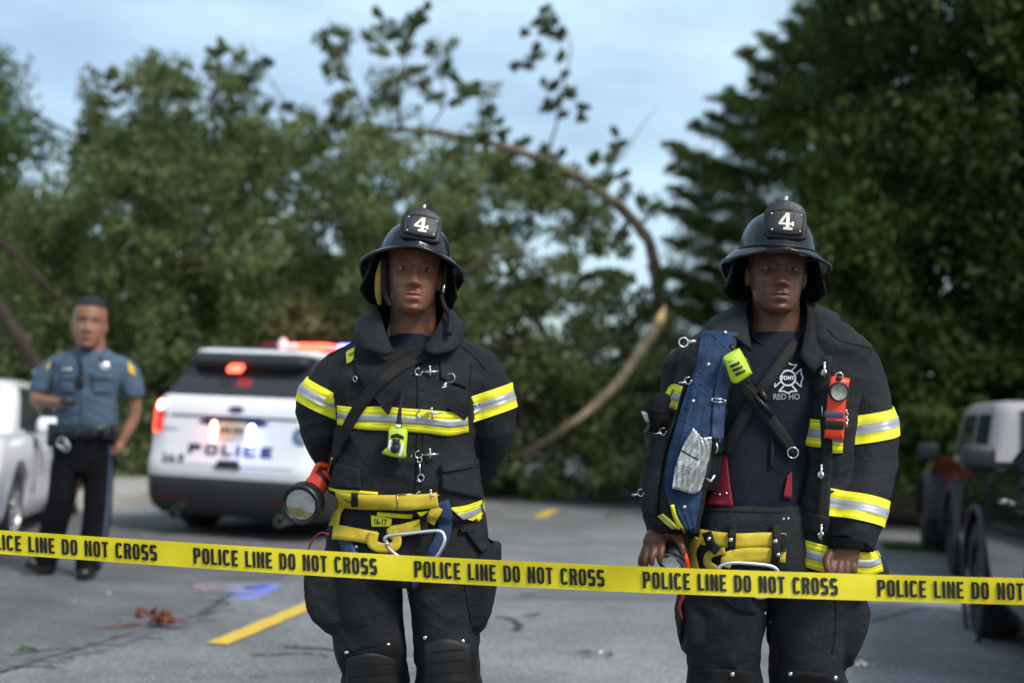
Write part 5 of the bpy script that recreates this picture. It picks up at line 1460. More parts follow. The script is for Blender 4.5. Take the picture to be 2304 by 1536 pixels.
# trousers
tr_ = [loft([S(770, 1066, 1085, .12, D1), S(756, 1082, 1150, .145, D1), S(745, 1095, 1200, .158, D1), S(738, 1100, 1260, .160, D1), S(745, 1090, 1300, .14, D1)], 44, 2.6),
       loft([S(738, 918, 1240, .14, D1), S(742, 902, 1320, .135, D1), S(750, 900, 1390, .128, D1), S(756, 906, 1450, .120, D1, -.01), S(768, 912, 1500, .115, D1), S(772, 914, 1560, .11, D1, .01), S(772, 924, 1680, .11, D1, .02), S(770, 926, 1790, .115, D1, .02)], 36, 2.4),
       loft([S(912, 1100, 1240, .14, D1), S(918, 1086, 1320, .135, D1), S(932, 1076, 1390, .128, D1), S(939, 1074, 1450, .120, D1, -.01), S(941, 1076, 1500, .115, D1), S(939, 1078, 1560, .11, D1, .01), S(928, 1080, 1680, .11, D1, .02), S(926, 1082, 1790, .115, D1, .02)], 36, 2.4),
       loft([S(696, 800, 1262, .095, D1), S(690, 800, 1300, .11, D1), S(692, 800, 1345, .115, D1), S(708, 800, 1388, .11, D1), S(734, 800, 1412, .09, D1), S(752, 795, 1419, .06, D1)], 28, 5),
       loft([S(1030, 1124, 1226, .095, D1), S(1030, 1122, 1260, .11, D1), S(1030, 1118, 1310, .115, D1), S(1030, 1104, 1370, .11, D1), S(1036, 1088, 1400, .09, D1), S(1046, 1080, 1412, .06, D1)], 28, 5)]
V, Fc, N = fuse(tr_, .0062, 4)
V = folds(folds(V, N, .0125, (5, 5, 6), 17, -.4), N, .007, (4, 4, 10), 77, .5)
trs = obj('trousers', V, Fc, M['coat'], p1)
for x in (850, 1002):
    b0 = P(x, 1700, D1); g = [loft([(Vector((b0.x, b0.y - .07, .012)), Vector((.062, 0, 0)), Vector((0, .165, 0))), (Vector((b0.x, b0.y - .07, .05)), Vector((.060, 0, 0)), Vector((0, .16, 0))), (Vector((b0.x, b0.y - .03, .10)), Vector((.058, 0, 0)), Vector((0, .10, 0))), (Vector((b0.x, b0.y + .02, .30)), Vector((.066, 0, 0)), Vector((0, .075, 0)))], 28, 2.5)]
    bt = obj('boot', *cat_geo(*g), M['pad'], p1)
    obj('boot_sole', *loft([(Vector((b0.x, b0.y - .07, 0.001)), Vector((.066, 0, 0)), Vector((0, .17, 0))), (Vector((b0.x, b0.y - .07, .024)), Vector((.066, 0, 0)), Vector((0, .17, 0)))], 28, 2.5), M['tyre'], bt)

bc1 = bvh_obj(coat); bt1 = bvh_obj(trs); ba1 = bvh_obj(coat, trs)
# navy T-shirt showing in the open neck
obj('shirt', *loft([S(880, 975, 752, .052, D1, .02), S(862, 990, 772, .068, D1, .025), S(840, 1010, 800, .10, D1, .03), S(830, 1020, 840, .11, D1, .03)], 30), M['navy'], p1)
# collar
top = [(884, 792, -.135), (868, 748, -.105), (856, 708, -.055), (850, 688, .005), (868, 676, .09), (930, 672, .125), (990, 676, .09), (1000, 690, .005), (995, 712, -.055), (975, 752, -.105), (952, 786, -.135)]
bot = [(866, 800, -.150), (812, 782, -.125), (797, 764, -.065), (800, 742, .01), (815, 722, .11), (930, 716, .155), (1035, 725, .11), (1042, 748, .01), (1038, 768, -.065), (1018, 788, -.125), (975, 798, -.150)]
obj('collar', *ribbon(top, bot, D1, .011), M['coat'], coat)
seam(bvh_obj(coat), [(742, 800), (790, 772), (820, 760)], coat); seam(bc1, [(1022, 770), (1060, 795), (1092, 830)], coat)
seam(bc1, [(770, 815), (764, 860), (768, 920)], coat); seam(bc1, [(1060, 815), (1058, 870), (1052, 940)], coat)
# reflective trim
stripe_patch(bc1, [(758, 912), (800, 916), (860, 914), (905, 918), (960, 922), (1010, 926), (1052, 928)], [(758, 954), (800, 964), (860, 968), (905, 970), (960, 974), (1010, 980), (1055, 972)], coat, 34)
c_, n_ = P(716, 890, D1 + .015), (RI * 44 + UP * 92)
stripes(bc1, c_, n_, .078, .125, coat)
c_, n_ = P(1103, 905, D1 + .015), (-RI * 30 + UP * 92)
stripes(bc1, c_, n_, .078, .125, coat)
stripe_patch(bc1, [(1012, 1142), (1050, 1136), (1090, 1122)], [(1058, 1184), (1075, 1174), (1092, 1156)], coat, 14)
obj('yellow_trim', *strap(bc1, [(738, 1098), (762, 1104), (800, 1106), (850, 1110)], 7, off=.002, thick=.003), M['yellow'], coat)
# storm flap, pockets, straps
obj('storm_flap', *conform(bc1, [[(795, 800), (840, 812), (900, 804), (948, 800)], [(806, 850), (835, 858), (872, 862), (915, 856)], [(838, 890), (855, 900), (874, 902), (890, 898)], [(868, 928), (871, 931), (874, 931), (877, 928)]], .004, .010, 14, 16, 2), M['coat_dark'], coat)
pocket(bc1, [(990, 812), (1058, 838), (1050, 872), (992, 850)], coat, 'pocket_flap', 'coat', .010)
pocket(bc1, [(1016, 905), (1058, 930), (1046, 944), (1006, 918)], coat, 'pocket_flap', 'coat_dark', .012)
pocket(bc1, [(994, 1048), (1078, 1034), (1086, 1122), (994, 1102)], coat, 'pocket', 'coat', .014)
pocket(bc1, [(992, 1044), (1078, 1030), (1079, 1050), (994, 1062)], coat, 'pocket_flap', 'coat', .024)
pocket(bc1, [(752, 1040), (810, 1056), (812, 1100), (742, 1096)], coat, 'pocket', 'coat', .012)
seam(bc1, [(938, 800), (940, 900), (938, 1000), (936, 1090), (930, 1122)], coat, .003)
seam(bc1, [(958, 930), (952, 1000), (948, 1100)], coat, .002)
obj('radio_strap', *strap(bc1, [(962, 790), (915, 812), (868, 845), (822, 895), (788, 948), (762, 1003), (744, 1042)], [30, 34, 34, 28, 25, 22, 18], off=.012, thick=.005, nu=34), M['blackstrap'], coat)
tg = obj('name_tag', *conform(bc1, [[(778, 792), (786, 786), (799, 780)], [(780, 818), (788, 815), (796, 808)]], .004, .004, 8, 6), M['yellow'], coat)
obj('tag_mark', *conform(bc1, [[(784, 797), (797, 790)], [(785, 802), (797, 795)]], .0095, .0006, 6, 3), M['webdirt'], tg)
for x, y, dx in ((968, 836, 0), (972, 930, 0), (968, 1022, 0), (970, 1114, 0)):
    h, nn, d = hit(bc1, x - 14, y); snap_hook(x, y, (h - CAM).dot(fw) - .012, coat, .92)
h, nn, d = hit(bc1, 1016, 850); dr = (h - CAM).dot(fw) - .012
obj('ring', *torus(P(1014, 850, dr), fw + RI * .3, .0135, .0018, 22, 6), M['chrome'], coat)
obj('white_tag', *tube_s([tuple(P(x, y, dr - .004)) for x, y in ((1005, 860), (1000, 866), (1003, 869), (992, 872))], [.003, .0042, .003, .0035], 14, 6), M['whitepl'], coat)
h, nn, d = hit(bc1, 800, 852)
obj('ring', *torus(P(799, 852, (h - CAM).dot(fw) - .008), RI + fw, .0085, .0018, 16, 6), M['chrome'], coat)
h, nn, d = hit(bc1, 945, 1060); dr = (h - CAM).dot(fw) - .012
obj('key_clip', *cat_geo(torus(P(944, 1034, dr), fw, .007, .0017, 16, 6), tube([P(944, 1042, dr), P(946, 1064, dr)], [.003, .0024], 8), torus(P(947, 1074, dr), fw, .0095, .0020, 18, 6), tube([P(937, 1080, dr), P(948, 1084, dr)], .002, 6)), M['chrome'], coat)

# harness over the trousers
hr = obj('harness', *strap(ba1, [(752, 1122), (800, 1128), (880, 1130), (950, 1128), (985, 1124)], 34, off=.012, thick=.006, nu=30), M['web'], p1)
obj('buckle', *cat_geo(*[tube([P(x, 1112, D1 - .195), P(x, 1146, D1 - .195)], .003, 6) for x in (894, 912, 930)] + [tube([P(894, y, D1 - .195), P(930, y, D1 - .195)], .003, 6) for y in (1112, 1146)]), M['brass'], hr)
bh = bvh_obj(coat, trs, hr)
obj('keeper', *strap(bh, [(798, 1108), (797, 1140)], 15, off=.004, thick=.004, nu=8), M['blackstrap'], hr)
obj('strap', *strap(ba1, [(772, 1122), (752, 1145), (745, 1182)], [34, 36, 34], off=.010, thick=.006), M['web'], hr)
obj('strap', *strap(ba1, [(748, 1195), (785, 1200), (820, 1206), (846, 1212)], [34, 32, 30, 34], off=.014, thick=.005), M['web'], hr)
obj('strap', *strap(ba1, [(842, 1196), (838, 1222), (862, 1232), (888, 1228), (892, 1210), (880, 1196), (905, 1192), (950, 1180)], [22, 24, 22, 22, 22, 24, 28, 28], off=.022, thick=.006, nu=36, sm=4), M['web'], hr)
obj('strap', *strap(ba1, [(985, 1140), (966, 1176)], [26, 24], off=.012, thick=.005), M['web'], hr)
obj('yellow_trim', *strap(ba1, [(848, 1156), (900, 1160), (928, 1162)], 10, off=.004, thick=.002), M['yellow'], trs)
obj('yellow_trim', *conform(ba1, [[(938, 1152), (966, 1148)], [(946, 1162), (952, 1160)]], .004, .002, 8, 4), M['yellow'], trs)
lt = obj('yellow_label', *conform(ba1, [[(834, 1158), (882, 1166)], [(836, 1184), (880, 1184)]], .006, .003, 10, 5), M['yellow'], trs)
V2, F2 = font('16-17', 19, .5)
hl = hit(bvh_obj(lt), 858, 1172)[0]; dl_ = (hl - CAM).dot(fw) - .002
obj('label_text', [P(840 + x * .68, 1179 - y + x * .05, dl_ - .001) for x, y in V2], F2, M['ink'], lt, False)
obj('blue_strap', *strap(ba1, [(770, 1182), (776, 1215), (790, 1250), (812, 1280)], 30, off=.006, thick=.005), M['bluestrap'], hr)
obj('blue_strap', *strap(ba1, [(994, 1128), (1002, 1160), (996, 1205), (972, 1250), (940, 1300)], 32, off=.008, thick=.006), M['bluelin'], hr)
obj('blue_strap', *conform(ba1, [[(835, 1296), (885, 1300)], [(858, 1318), (890, 1330)]], .004, .004, 8, 6), M['navy'], hr)
obj('blue_strap', *conform(ba1, [[(925, 1300), (948, 1302)], [(926, 1322), (934, 1326)]], .004, .004, 8, 6), M['bluestrap'], hr)
obj('keeper', *strap(bh, [(952, 1162), (956, 1205)], 16, off=.024, thick=.005, nu=8), M['blackstrap'], hr)
pocket(ba1, [(1040, 1182), (1072, 1186), (1118, 1212), (1084, 1244)], trs, 'pocket_flap', 'coat', .016)
pocket(ba1, [(1036, 1186), (1066, 1188), (1068, 1196), (1038, 1196)], trs, 'pocket_flap', 'coat_dark', .02)
# knees
for q, rid in (([(762, 1474), (800, 1466), (870, 1450), (906, 1452)], (1494, 1516, 1534, 1552)), ([(938, 1450), (980, 1440), (1030, 1442), (1074, 1462)], (1462, 1486, 1512, 1536))):
    x0, x1 = q[0][0], q[-1][0]
    obj('knee_patch', *conform(bt1, [q, [(x0 + 6, 1520), ((x0 + x1) / 2, 1512), (x1, 1510)], [(x0 + 10, 1570), ((x0 + x1) / 2, 1575), (x1 + 2, 1570)]], .001, .008, 16, 14), M['coat_dark'], trs)
    kp = obj('knee_pad', *conform(bt1, [[(x0 + 16, rid[0] - 14), ((x0 + x1) / 2, rid[0] - 26), (x1 - 14, rid[0] - 12)], [(x0 + 14, 1580), (x1 - 10, 1580)]], .004, .014, 16, 14), M['pad'], trs)
    bk_ = bvh_obj(kp)
    for y in rid: seam(bk_, [(x0 + 30, y + 6), ((x0 + x1) / 2, y), (x1 - 28, y - 2)], kp, .0022, 'coat_dark', .0008)
    for x, y in ((x0 + 18, 1468 if x0 < 800 else 1434), (x1 - 32, 1450 if x0 < 800 else 1442)):
        obj('stud', *disc_at(bt1, x, y, .0075, .005), M['chrome'], trs)
obj('stud', *disc_at(ba1, 801, 1229, .0075, .005), M['chrome'], trs)
obj('stud', *disc_at(bt1, 919, 1333, .003, .003), M['chrome'], trs)
seam(bt1, [(760, 1398), (790, 1410), (830, 1402)], trs); seam(bt1, [(1040, 1290), (1052, 1350), (1062, 1402)], trs)
seam(bt1, [(904, 1300), (900, 1350), (905, 1420)], trs, .002)

# carabiner, radio microphone, torch: things of their own
dcb = D1 - .225
cbp = [(872, 1222), (866, 1212), (876, 1204), (920, 1199), (958, 1195), (988, 1194), (999, 1204), (1000, 1220), (988, 1244), (976, 1258), (955, 1265), (925, 1262), (895, 1250), (872, 1230), (870, 1220)]
cbo = tag(obj('carabiner', *tube_s([tuple(P(x, y, dcb - .004 * math.sin(k))) for k, (x, y) in enumerate(cbp)], [.0058] * len(cbp), 80, 10), M['alu']), 'large silver carabiner hung on the yellow harness of the closed coat firefighter', 'carabiner')
tag(obj('cord', *tube_s([tuple(P(x, y, D1 - .16 + .004 * k)) for k, (x, y) in enumerate(((740, 1202), (722, 1198), (705, 1212), (692, 1240), (688, 1262)))], [.003] * 5, 24, 6), mat('dark_red_cord', (.20, .012, .016), .7)), 'thin dark red cord looped at the hip of the closed coat firefighter', 'cord')
h, nn, d = hit(bc1, 893, 985); dm = (h - CAM).dot(fw) - .022
Rm = Matrix.Rotation(math.radians(6), 3, 'Y')
mc = empty('radio_microphone', P(893, 1026, dm), 'lime green radio microphone hanging by its black lead on closed coat chest', 'radio')
outl = [(874, 966), (884, 961), (910, 964), (917, 972), (914, 1010), (909, 1030), (862, 1021), (864, 1012), (872, 1002)]
def slabpx(outline, d, th, name, m, parent, bev=.004):
    c = np.mean(outline, 0); n = len(outline); V, Fc = [], []
    rings = [(0, .86), (.25, 1.0), (.8, 1.0), (1, .9)]
    for f, s_ in rings:
        for x, y in outline: V.append(P(c[0] + (x - c[0]) * s_, c[1] + (y - c[1]) * s_, d - th * (1 - f)))
    for r in range(3):
        for k in range(n): Fc.append((r * n + k, r * n + (k + 1) % n, (r + 1) * n + (k + 1) % n, (r + 1) * n + k))
    Fc += [tuple(range(n)), tuple(range(3 * n, 4 * n))]
    return obj(name, V, Fc, m, parent, True, None, True)
cs = slabpx([tuple(p) for p in catmull(outl + [outl[0]], 48)[:-1]], dm + .01, .034, 'case', M['lime'], mc)
slabpx([(880, 978), (893, 974), (908, 980), (909, 988), (893, 983), (879, 986)], dm - .022, .004, 'speaker_slot', M['blackpl'], cs)
slabpx([(884, 986), (900, 987), (899, 1008), (882, 1006)], dm - .022, .008, 'clip', M['blackpl'], cs)
obj('knob', *lathe(P(889, 1009, dm - .022), -fw, [(.0135, 0), (.0135, .007), (.010, .010), (.0002, .0105)], 22), M['blackpl'], cs)
obj('knob_ring', *torus(P(889, 1009, dm - .025), fw, .0135, .0012, 22, 6), M['chrome'], cs)
for s_ in ((878, 990, 876, 1006, 880, 1014), (905, 996, 903, 1010, 898, 1026)):
    obj('white_band', *tube_s([tuple(P(s_[i], s_[i + 1], dm - .024)) for i in (0, 2, 4)], [.0045, .005, .004], 12, 6), M['whitepl'], cs)
obj('lead', *tube_s([tuple(P(x, y, dm - .004 + o)) for x, y, o in ((897, 962, -.004), (899, 930, -.006), (904, 896, -.004), (914, 866, 0), (926, 838, .004))], [.0095, .006, .0036, .003, .0028], 26, 8), M['blackpl'], mc)
slabpx([(891, 954), (902, 955), (901, 963), (890, 962)], dm - .016, .006, 'white_label', M['whitepl'], mc)
slabpx([(896, 1028), (903, 1029), (902, 1044), (895, 1044)], dm, .012, 'stub', M['blackpl'], mc)

lt0 = P(680, 1132, D1 - .10); ax = (P(680, 1132, D1 - .10) - P(735, 1072, D1 + .02)).normalized(); ax = (ax * .55 - fw * .75 - RI * .12).normalized()
fl = empty('torch', P(690, 1175, D1 - .08), 'orange torch with big black lamp head hanging at the hip of the closed coat firefighter', 'torch')
obj('lamp_head', *lathe(lt0, ax, [(.030, -.075), (.048, -.055), (.062, -.03), (.064, .0), (.064, .018), (.058, .020), (.050, .012), (.046, .002)], 36), M['blackpl'], fl)
obj('reflector', *lathe(lt0, ax, [(.047, .010), (.040, -.006), (.028, -.018), (.012, -.026), (.0002, -.028)], 32), M['lens'], fl)
obj('bulb', *sphere(lt0 - ax * .016, .007, .007, .007, None, 10, 8), M['whitepl'], fl)
obj('lens_glass', *lathe(lt0, ax, [(.0475, .0115), (.03, .0135), (.0002, .0145)], 32), mat('clear_lens', (.55, .58, .60), .05, metal=.85, var=.3, vs=24), fl)
b0, b1 = lt0 - ax * .06 + UP * .012, P(738, 1070, D1 - .02)
obj('orange_body', *tube_s([tuple(b0), tuple(b0.lerp(b1, .5) + UP * .006), tuple(b1)], [.036, .036, .026], 14, 14), M['orange'], fl)
obj('black_band', *tube([b0.lerp(b1, .62) + UP * .008, b0.lerp(b1, .78) + UP * .006], .036, 14), M['blackpl'], fl)
obj('handle', *tube_s([tuple(b0 + UP * .035), tuple(b0.lerp(b1, .45) + UP * .062), tuple(b1 + UP * .03)], [.009] * 3, 14, 8), M['orange'], fl)
obj('hanger', *tube_s([tuple(b1), tuple(P(744, 1045, D1 - .05)), tuple(P(748, 1030, D1 - .09))], [.006, .004, .004], 10, 6), M['chrome'], fl)
# ------------------------------------------------------------------ firefighter in the open coat
D2 = 4.03
f2b = P(1720, 1500, D2); f2b.z = 0
p2 = empty('person', f2b, 'firefighter in open black coat with blue lining, spectacles and hand on torch', 'person', 'firefighters standing behind the tape')
Mh2 = head_M(1747, 611, D2 - .015, 1.12, -3, 0, 1.0) @ Matrix.Diagonal((1.035, 1, 1, 1))
SK2 = (.118, .049, .027)
W0 = [(1497, 1182, -.06, .034), (1484, 1200, -.085, .036), (1470, 1222, -.105, .034), (1466, 1232, -.11, .026)]
bparts = head_parts(Mh2) + [loft([S(1694, 1798, 660, .060, D2, .03), S(1692, 1798, 715, .062, D2, .03), S(1680, 1812, 752, .070, D2, .035), S(1640, 1850, 785, .075, D2, .03), S(1610, 1850, 880, .09, D2, .01), S(1612, 1820, 1030, .09, D2, .01), S(1600, 1800, 1160, .09, D2, .02), S(1590, 1810, 1240, .09, D2, .02)], 32),
    limbs([(1640, 800, .03, .055), (1560, 850, .02, .045), (1525, 940, .02, .040), (1500, 1060, -.02, .036), (1497, 1150, -.05, .030)] + W0[:1], D2), limbs(W0, D2, 14, 16),
    limbs([(1860, 800, .03, .055), (1920, 850, .02, .046), (1950, 940, -.02, .042), (1945, 1060, -.09, .038), (1916, 1180, -.165, .030), (1908, 1228, -.190, .031)], D2),
    loft([S(1882, 1934, 1222, .026, D2, -.190), S(1872, 1934, 1244, .028, D2, -.195), S(1866, 1930, 1266, .026, D2, -.200), S(1872, 1922, 1282, .020, D2, -.200)], 26, 2.3),
    limbs([(1650, 1220, .02, .09), (1640, 1330, .01, .08), (1632, 1470, 0, .058), (1628, 1600, .02, .055), (1622, 1760, .03, .040), (1622, 1835, .03, .042)], D2),
    limbs([(1770, 1220, .02, .09), (1810, 1330, .01, .08), (1816, 1470, 0, .058), (1820, 1600, .02, .055), (1822, 1760, .03, .040), (1822, 1835, .03, .042)], D2)]
bparts += hand_fingers([[(1488, 1206, -.105, .0125), (1490, 1226, -.150, .0115), (1487, 1246, -.172, .0102), (1484, 1264, -.170, .0085)],
                        [(1476, 1212, -.105, .0125), (1473, 1234, -.152, .0115), (1467, 1254, -.172, .0102), (1467, 1271, -.168, .0085)],
                        [(1465, 1216, -.100, .0125), (1458, 1240, -.140, .0112), (1452, 1260, -.158, .0100), (1453, 1277, -.152, .0082)],
                        [(1457, 1220, -.092, .0115), (1448, 1242, -.120, .0100), (1441, 1260, -.132, .0090), (1442, 1274, -.126, .0075)],
                        [(1500, 1196, -.09, .0140), (1522, 1212, -.125, .0125), (1534, 1230, -.150, .0112), (1537, 1248, -.155, .009)]], D2)
bparts += hand_fingers([[(1876, 1262, -.108, .0125), (1872, 1284, -.122, .0115), (1874, 1304, -.112, .0102), (1882, 1312, -.090, .0085)],
                        [(1890, 1266, -.112, .0128), (1887, 1290, -.126, .0118), (1889, 1312, -.116, .0104), (1894, 1318, -.092, .0088)],
                        [(1905, 1266, -.112, .0125), (1904, 1289, -.124, .0115), (1905, 1309, -.114, .0102), (1908, 1315, -.092, .0086)],
                        [(1920, 1262, -.104, .0115), (1921, 1282, -.116, .0104), (1920, 1299, -.108, .0092), (1920, 1304, -.090, .0078)],
                        [(1872, 1240, -.09, .0145), (1861, 1258, -.115, .0128), (1862, 1278, -.132, .0112), (1868, 1292, -.136, .0092)]], D2 - .105)
V, Fc, N = fuse(bparts, .003, 5)
V, col, _ = sculpt(V, Fc, Mh2, SK2, lips=(.17, .075, .070), beard=.25, stache=.25, smile=-.25)
obj('body', V, Fc, M['skin'], p2, True, col)
eyes(Mh2, p2)
hel2, H2 = helmet(Mh2, p2, (1, 0), .048, .95)
spectacles(Mh2, p2, .0012)

# navy T-shirt
sh = [loft([S(1690, 1802, 748, .062, D2, .020), S(1660, 1826, 768, .085, D2, .02), S(1630, 1850, 800, .112, D2, .01), S(1592, 1860, 860, .132, D2), S(1590, 1850, 950, .140, D2), S(1585, 1830, 1050, .150, D2), S(1575, 1812, 1120, .152, D2), S(1570, 1810, 1160, .145, D2)], 44, 2.4)]
V, Fc, N = fuse(sh, .006, 3); V = folds(V, N, .006, (4, 4, 5), 5, .7); shirt = obj('shirt', V, Fc, M['navy'], p2)
obj('neckband', *tube_s([tuple(P(x, y, D2 + o)) for x, y, o in ((1690, 742, -.01), (1700, 764, -.055), (1722, 778, -.075), (1750, 782, -.078), (1778, 775, -.07), (1797, 760, -.05), (1806, 738, -.005))], [.006] * 7, 34, 8), M['navy'], shirt)
# coat: back, sleeves, right front, left front turned open
cbk = loft([S(1690, 1815, 685, .035, D2, .110), S(1640, 1865, 712, .06, D2, .095), S(1585, 1905, 745, .085, D2, .075), S(1540, 1958, 800, .10, D2, .075), S(1515, 1950, 900, .095, D2, .10), S(1500, 1930, 1050, .095, D2, .11), S(1490, 1955, 1200, .10, D2, .11), S(1485, 1975, 1285, .10, D2, .11)], 44, 2.5)
crt = loft([S(1812, 1850, 712, .06, D2, .02), S(1806, 1900, 738, .095, D2, .01), S(1802, 1950, 785, .135, D2), S(1806, 1930, 850, .158, D2), S(1800, 1905, 930, .165, D2), S(1790, 1898, 1040, .172, D2), S(1782, 1912, 1140, .176, D2), S(1772, 1955, 1225, .176, D2), S(1762, 1985, 1272, .175, D2, 0, 1290)], 40, 3.2)
clf = loft([S(1600, 1690, 722, .07, D2, .02), S(1562, 1662, 752, .10, D2, 0), S(1530, 1646, 800, .135, D2, -.005), S(1512, 1634, 870, .155, D2, -.01), S(1494, 1618, 960, .168, D2, -.01), S(1470, 1598, 1050, .175, D2, -.01), S(1456, 1580, 1120, .175, D2, -.01), S(1452, 1568, 1160, .17, D2, -.005, 1195)], 40, 3.0)
slr = limbs([(1868, 812, .03, .082), (1906, 822, .02, .085), (1930, 860, .01, .087), (1951, 930, -.03, .086), (1960, 1000, -.055, .083), (1953, 1060, -.09, .080), (1934, 1130, -.135, .074), (1922, 1190, -.17, .068), (1914, 1222, -.182, .064)], D2, 30, 24)
sll = limbs([(1610, 800, .03, .08), (1575, 815, .02, .080), (1548, 850, .02, .078), (1528, 930, .02, .076), (1505, 1040, 0, .074), (1492, 1120, -.035, .070), (1497, 1172, -.065, .064), (1500, 1192, -.07, .060)], D2, 30, 24)
V, Fc, N = fuse([cbk, crt, clf, slr, sll], .0062, 4)
V = folds(folds(V, N, .0105, (5, 5, 7), 41, .35), N, .007, (3.2, 3.2, 11), 15, -.3)
coat2 = obj('coat', V, Fc, M['coat'], p2)
for pts in ([(1908, 1212, -.183, .060), (1907, 1234, -.188, .052)], [(1499, 1188, -.068, .056), (1496, 1204, -.075, .050)]):
    obj('wristlet', *limbs(pts, D2, 8, 24), M['knit'], coat2)
# trousers
tr_ = [loft([S(1568, 1806, 1132, .155, D2), S(1556, 1815, 1160, .166, D2), S(1545, 1825, 1210, .172, D2), S(1532, 1860, 1280, .172, D2), S(1535, 1900, 1320, .15, D2)], 44, 2.6),
       loft([S(1530, 1728, 1280, .148, D2), S(1534, 1720, 1350, .142, D2), S(1542, 1712, 1420, .132, D2), S(1552, 1706, 1470, .122, D2, -.01), S(1550, 1710, 1510, .118, D2), S(1545, 1708, 1560, .112, D2, .01), S(1545, 1706, 1680, .11, D2, .02), S(1545, 1704, 1790, .115, D2, .02)], 36, 2.4),
       loft([S(1702, 1930, 1280, .148, D2), S(1718, 1922, 1350, .142, D2), S(1733, 1908, 1420, .132, D2), S(1738, 1900, 1470, .122, D2, -.01), S(1738, 1898, 1510, .118, D2), S(1742, 1898, 1560, .112, D2, .01), S(1742, 1898, 1680, .11, D2, .02), S(1740, 1900, 1790, .115, D2, .02)], 36, 2.4),
       loft([S(1530, 1580, 1330, .08, D2), S(1530, 1600, 1380, .12, D2), S(1534, 1600, 1430, .115, D2), S(1545, 1590, 1458, .07, D2), S(1552, 1585, 1466, .04, D2)], 24, 3),
       loft([S(1870, 1940, 1335, .09, D2), S(1865, 1943, 1365, .110, D2), S(1862, 1938, 1410, .115, D2), S(1862, 1922, 1460, .105, D2), S(1870, 1912, 1490, .07, D2), S(1880, 1905, 1500, .04, D2)], 24, 3)]
V, Fc, N = fuse(tr_, .0062, 4); V = folds(folds(V, N, .0125, (5, 5, 6), 27, .5), N, .007, (4, 4, 10), 87, -.5)
trs2 = obj('trousers', V, Fc, M['coat'], p2)
for x in (1624, 1822):
    b0 = P(x, 1700, D2)
    bt = obj('boot', *loft([(Vector((b0.x, b0.y - .07, .012)), Vector((.062, 0, 0)), Vector((0, .165, 0))), (Vector((b0.x, b0.y - .07, .05)), Vector((.060, 0, 0)), Vector((0, .16, 0))), (Vector((b0.x, b0.y - .03, .10)), Vector((.058, 0, 0)), Vector((0, .10, 0))), (Vector((b0.x, b0.y + .02, .30)), Vector((.066, 0, 0)), Vector((0, .075, 0)))], 28, 2.5), M['pad'], p2)
    obj('boot_sole', *loft([(Vector((b0.x, b0.y - .07, 0.001)), Vector((.066, 0, 0)), Vector((0, .17, 0))), (Vector((b0.x, b0.y - .07, .024)), Vector((.066, 0, 0)), Vector((0, .17, 0)))], 28, 2.5), M['tyre'], bt)
bcc = bvh_obj(coat2); bsh = bvh_obj(shirt); btt = bvh_obj(trs2); ball = bvh_obj(coat2, shirt, trs2); bst = bvh_obj(shirt, trs2)
# collar
top = [(1690, 790, -.120), (1682, 742, -.085), (1680, 706, -.045), (1682, 684, .01), (1702, 672, .09), (1748, 668, .125), (1798, 672, .09), (1812, 684, .01), (1816, 708, -.05), (1812, 745, -.095), (1800, 800, -.140)]
bot = [(1672, 770, -.125), (1632, 752, -.110), (1596, 745, -.07), (1590, 732, .01), (1625, 708, .12), (1748, 695, .16), (1862, 700, .12), (1890, 722, .01), (1884, 752, -.075), (1866, 800, -.125), (1830, 838, -.160)]
obj('collar', *ribbon(top, bot, D2, .011), M['coat'], coat2)
# blue quilted lining on the turned-out front
ln = obj('lining', *conform(bcc, [[(1578, 742), (1620, 744), (1662, 748)], [(1568, 800), (1606, 802), (1650, 806)], [(1545, 875), (1585, 878), (1632, 880)], [(1522, 950), (1562, 955), (1612, 960)], [(1502, 1030), (1540, 1035), (1598, 1040)], [(1497, 1100), (1528, 1105), (1580, 1110)], [(1512, 1150), (1535, 1155), (1570, 1155)], [(1534, 1192), (1548, 1192), (1564, 1190)]], .002, .006, 20, 40, 10, .003, 2), M['bluelin'], coat2)
bl2 = bvh_obj(ln, coat2)
for a in ([(1590, 760), (1575, 840), (1550, 930), (1525, 1020), (1515, 1090)], [(1640, 770), (1600, 880), (1565, 1000), (1548, 1090)], [(1600, 748), (1650, 800)], [(1560, 850), (1630, 900)], [(1530, 940), (1610, 985)], [(1510, 1020), (1585, 1060)], [(1640, 760), (1560, 850)], [(1630, 850), (1525, 950)]):
    seam(bl2, a, ln, .0016, 'bluestrap', .0005, 20, 'quilting')
for x, y in ((1632, 748), (1594, 820), (1560, 902), (1540, 1140)):
    obj('stud', *disc_at(bl2, x, y, .0062, .005), M['chrome'], coat2)
for x, y, r in ((1484, 1062, .004), (1818, 788, .0075), (1809, 897, .0075), (1792, 1134, .0045), (1820, 780, .0)):
    if r: obj('stud', *disc_at(bcc, x, y, r, .005), M['chrome'], coat2)
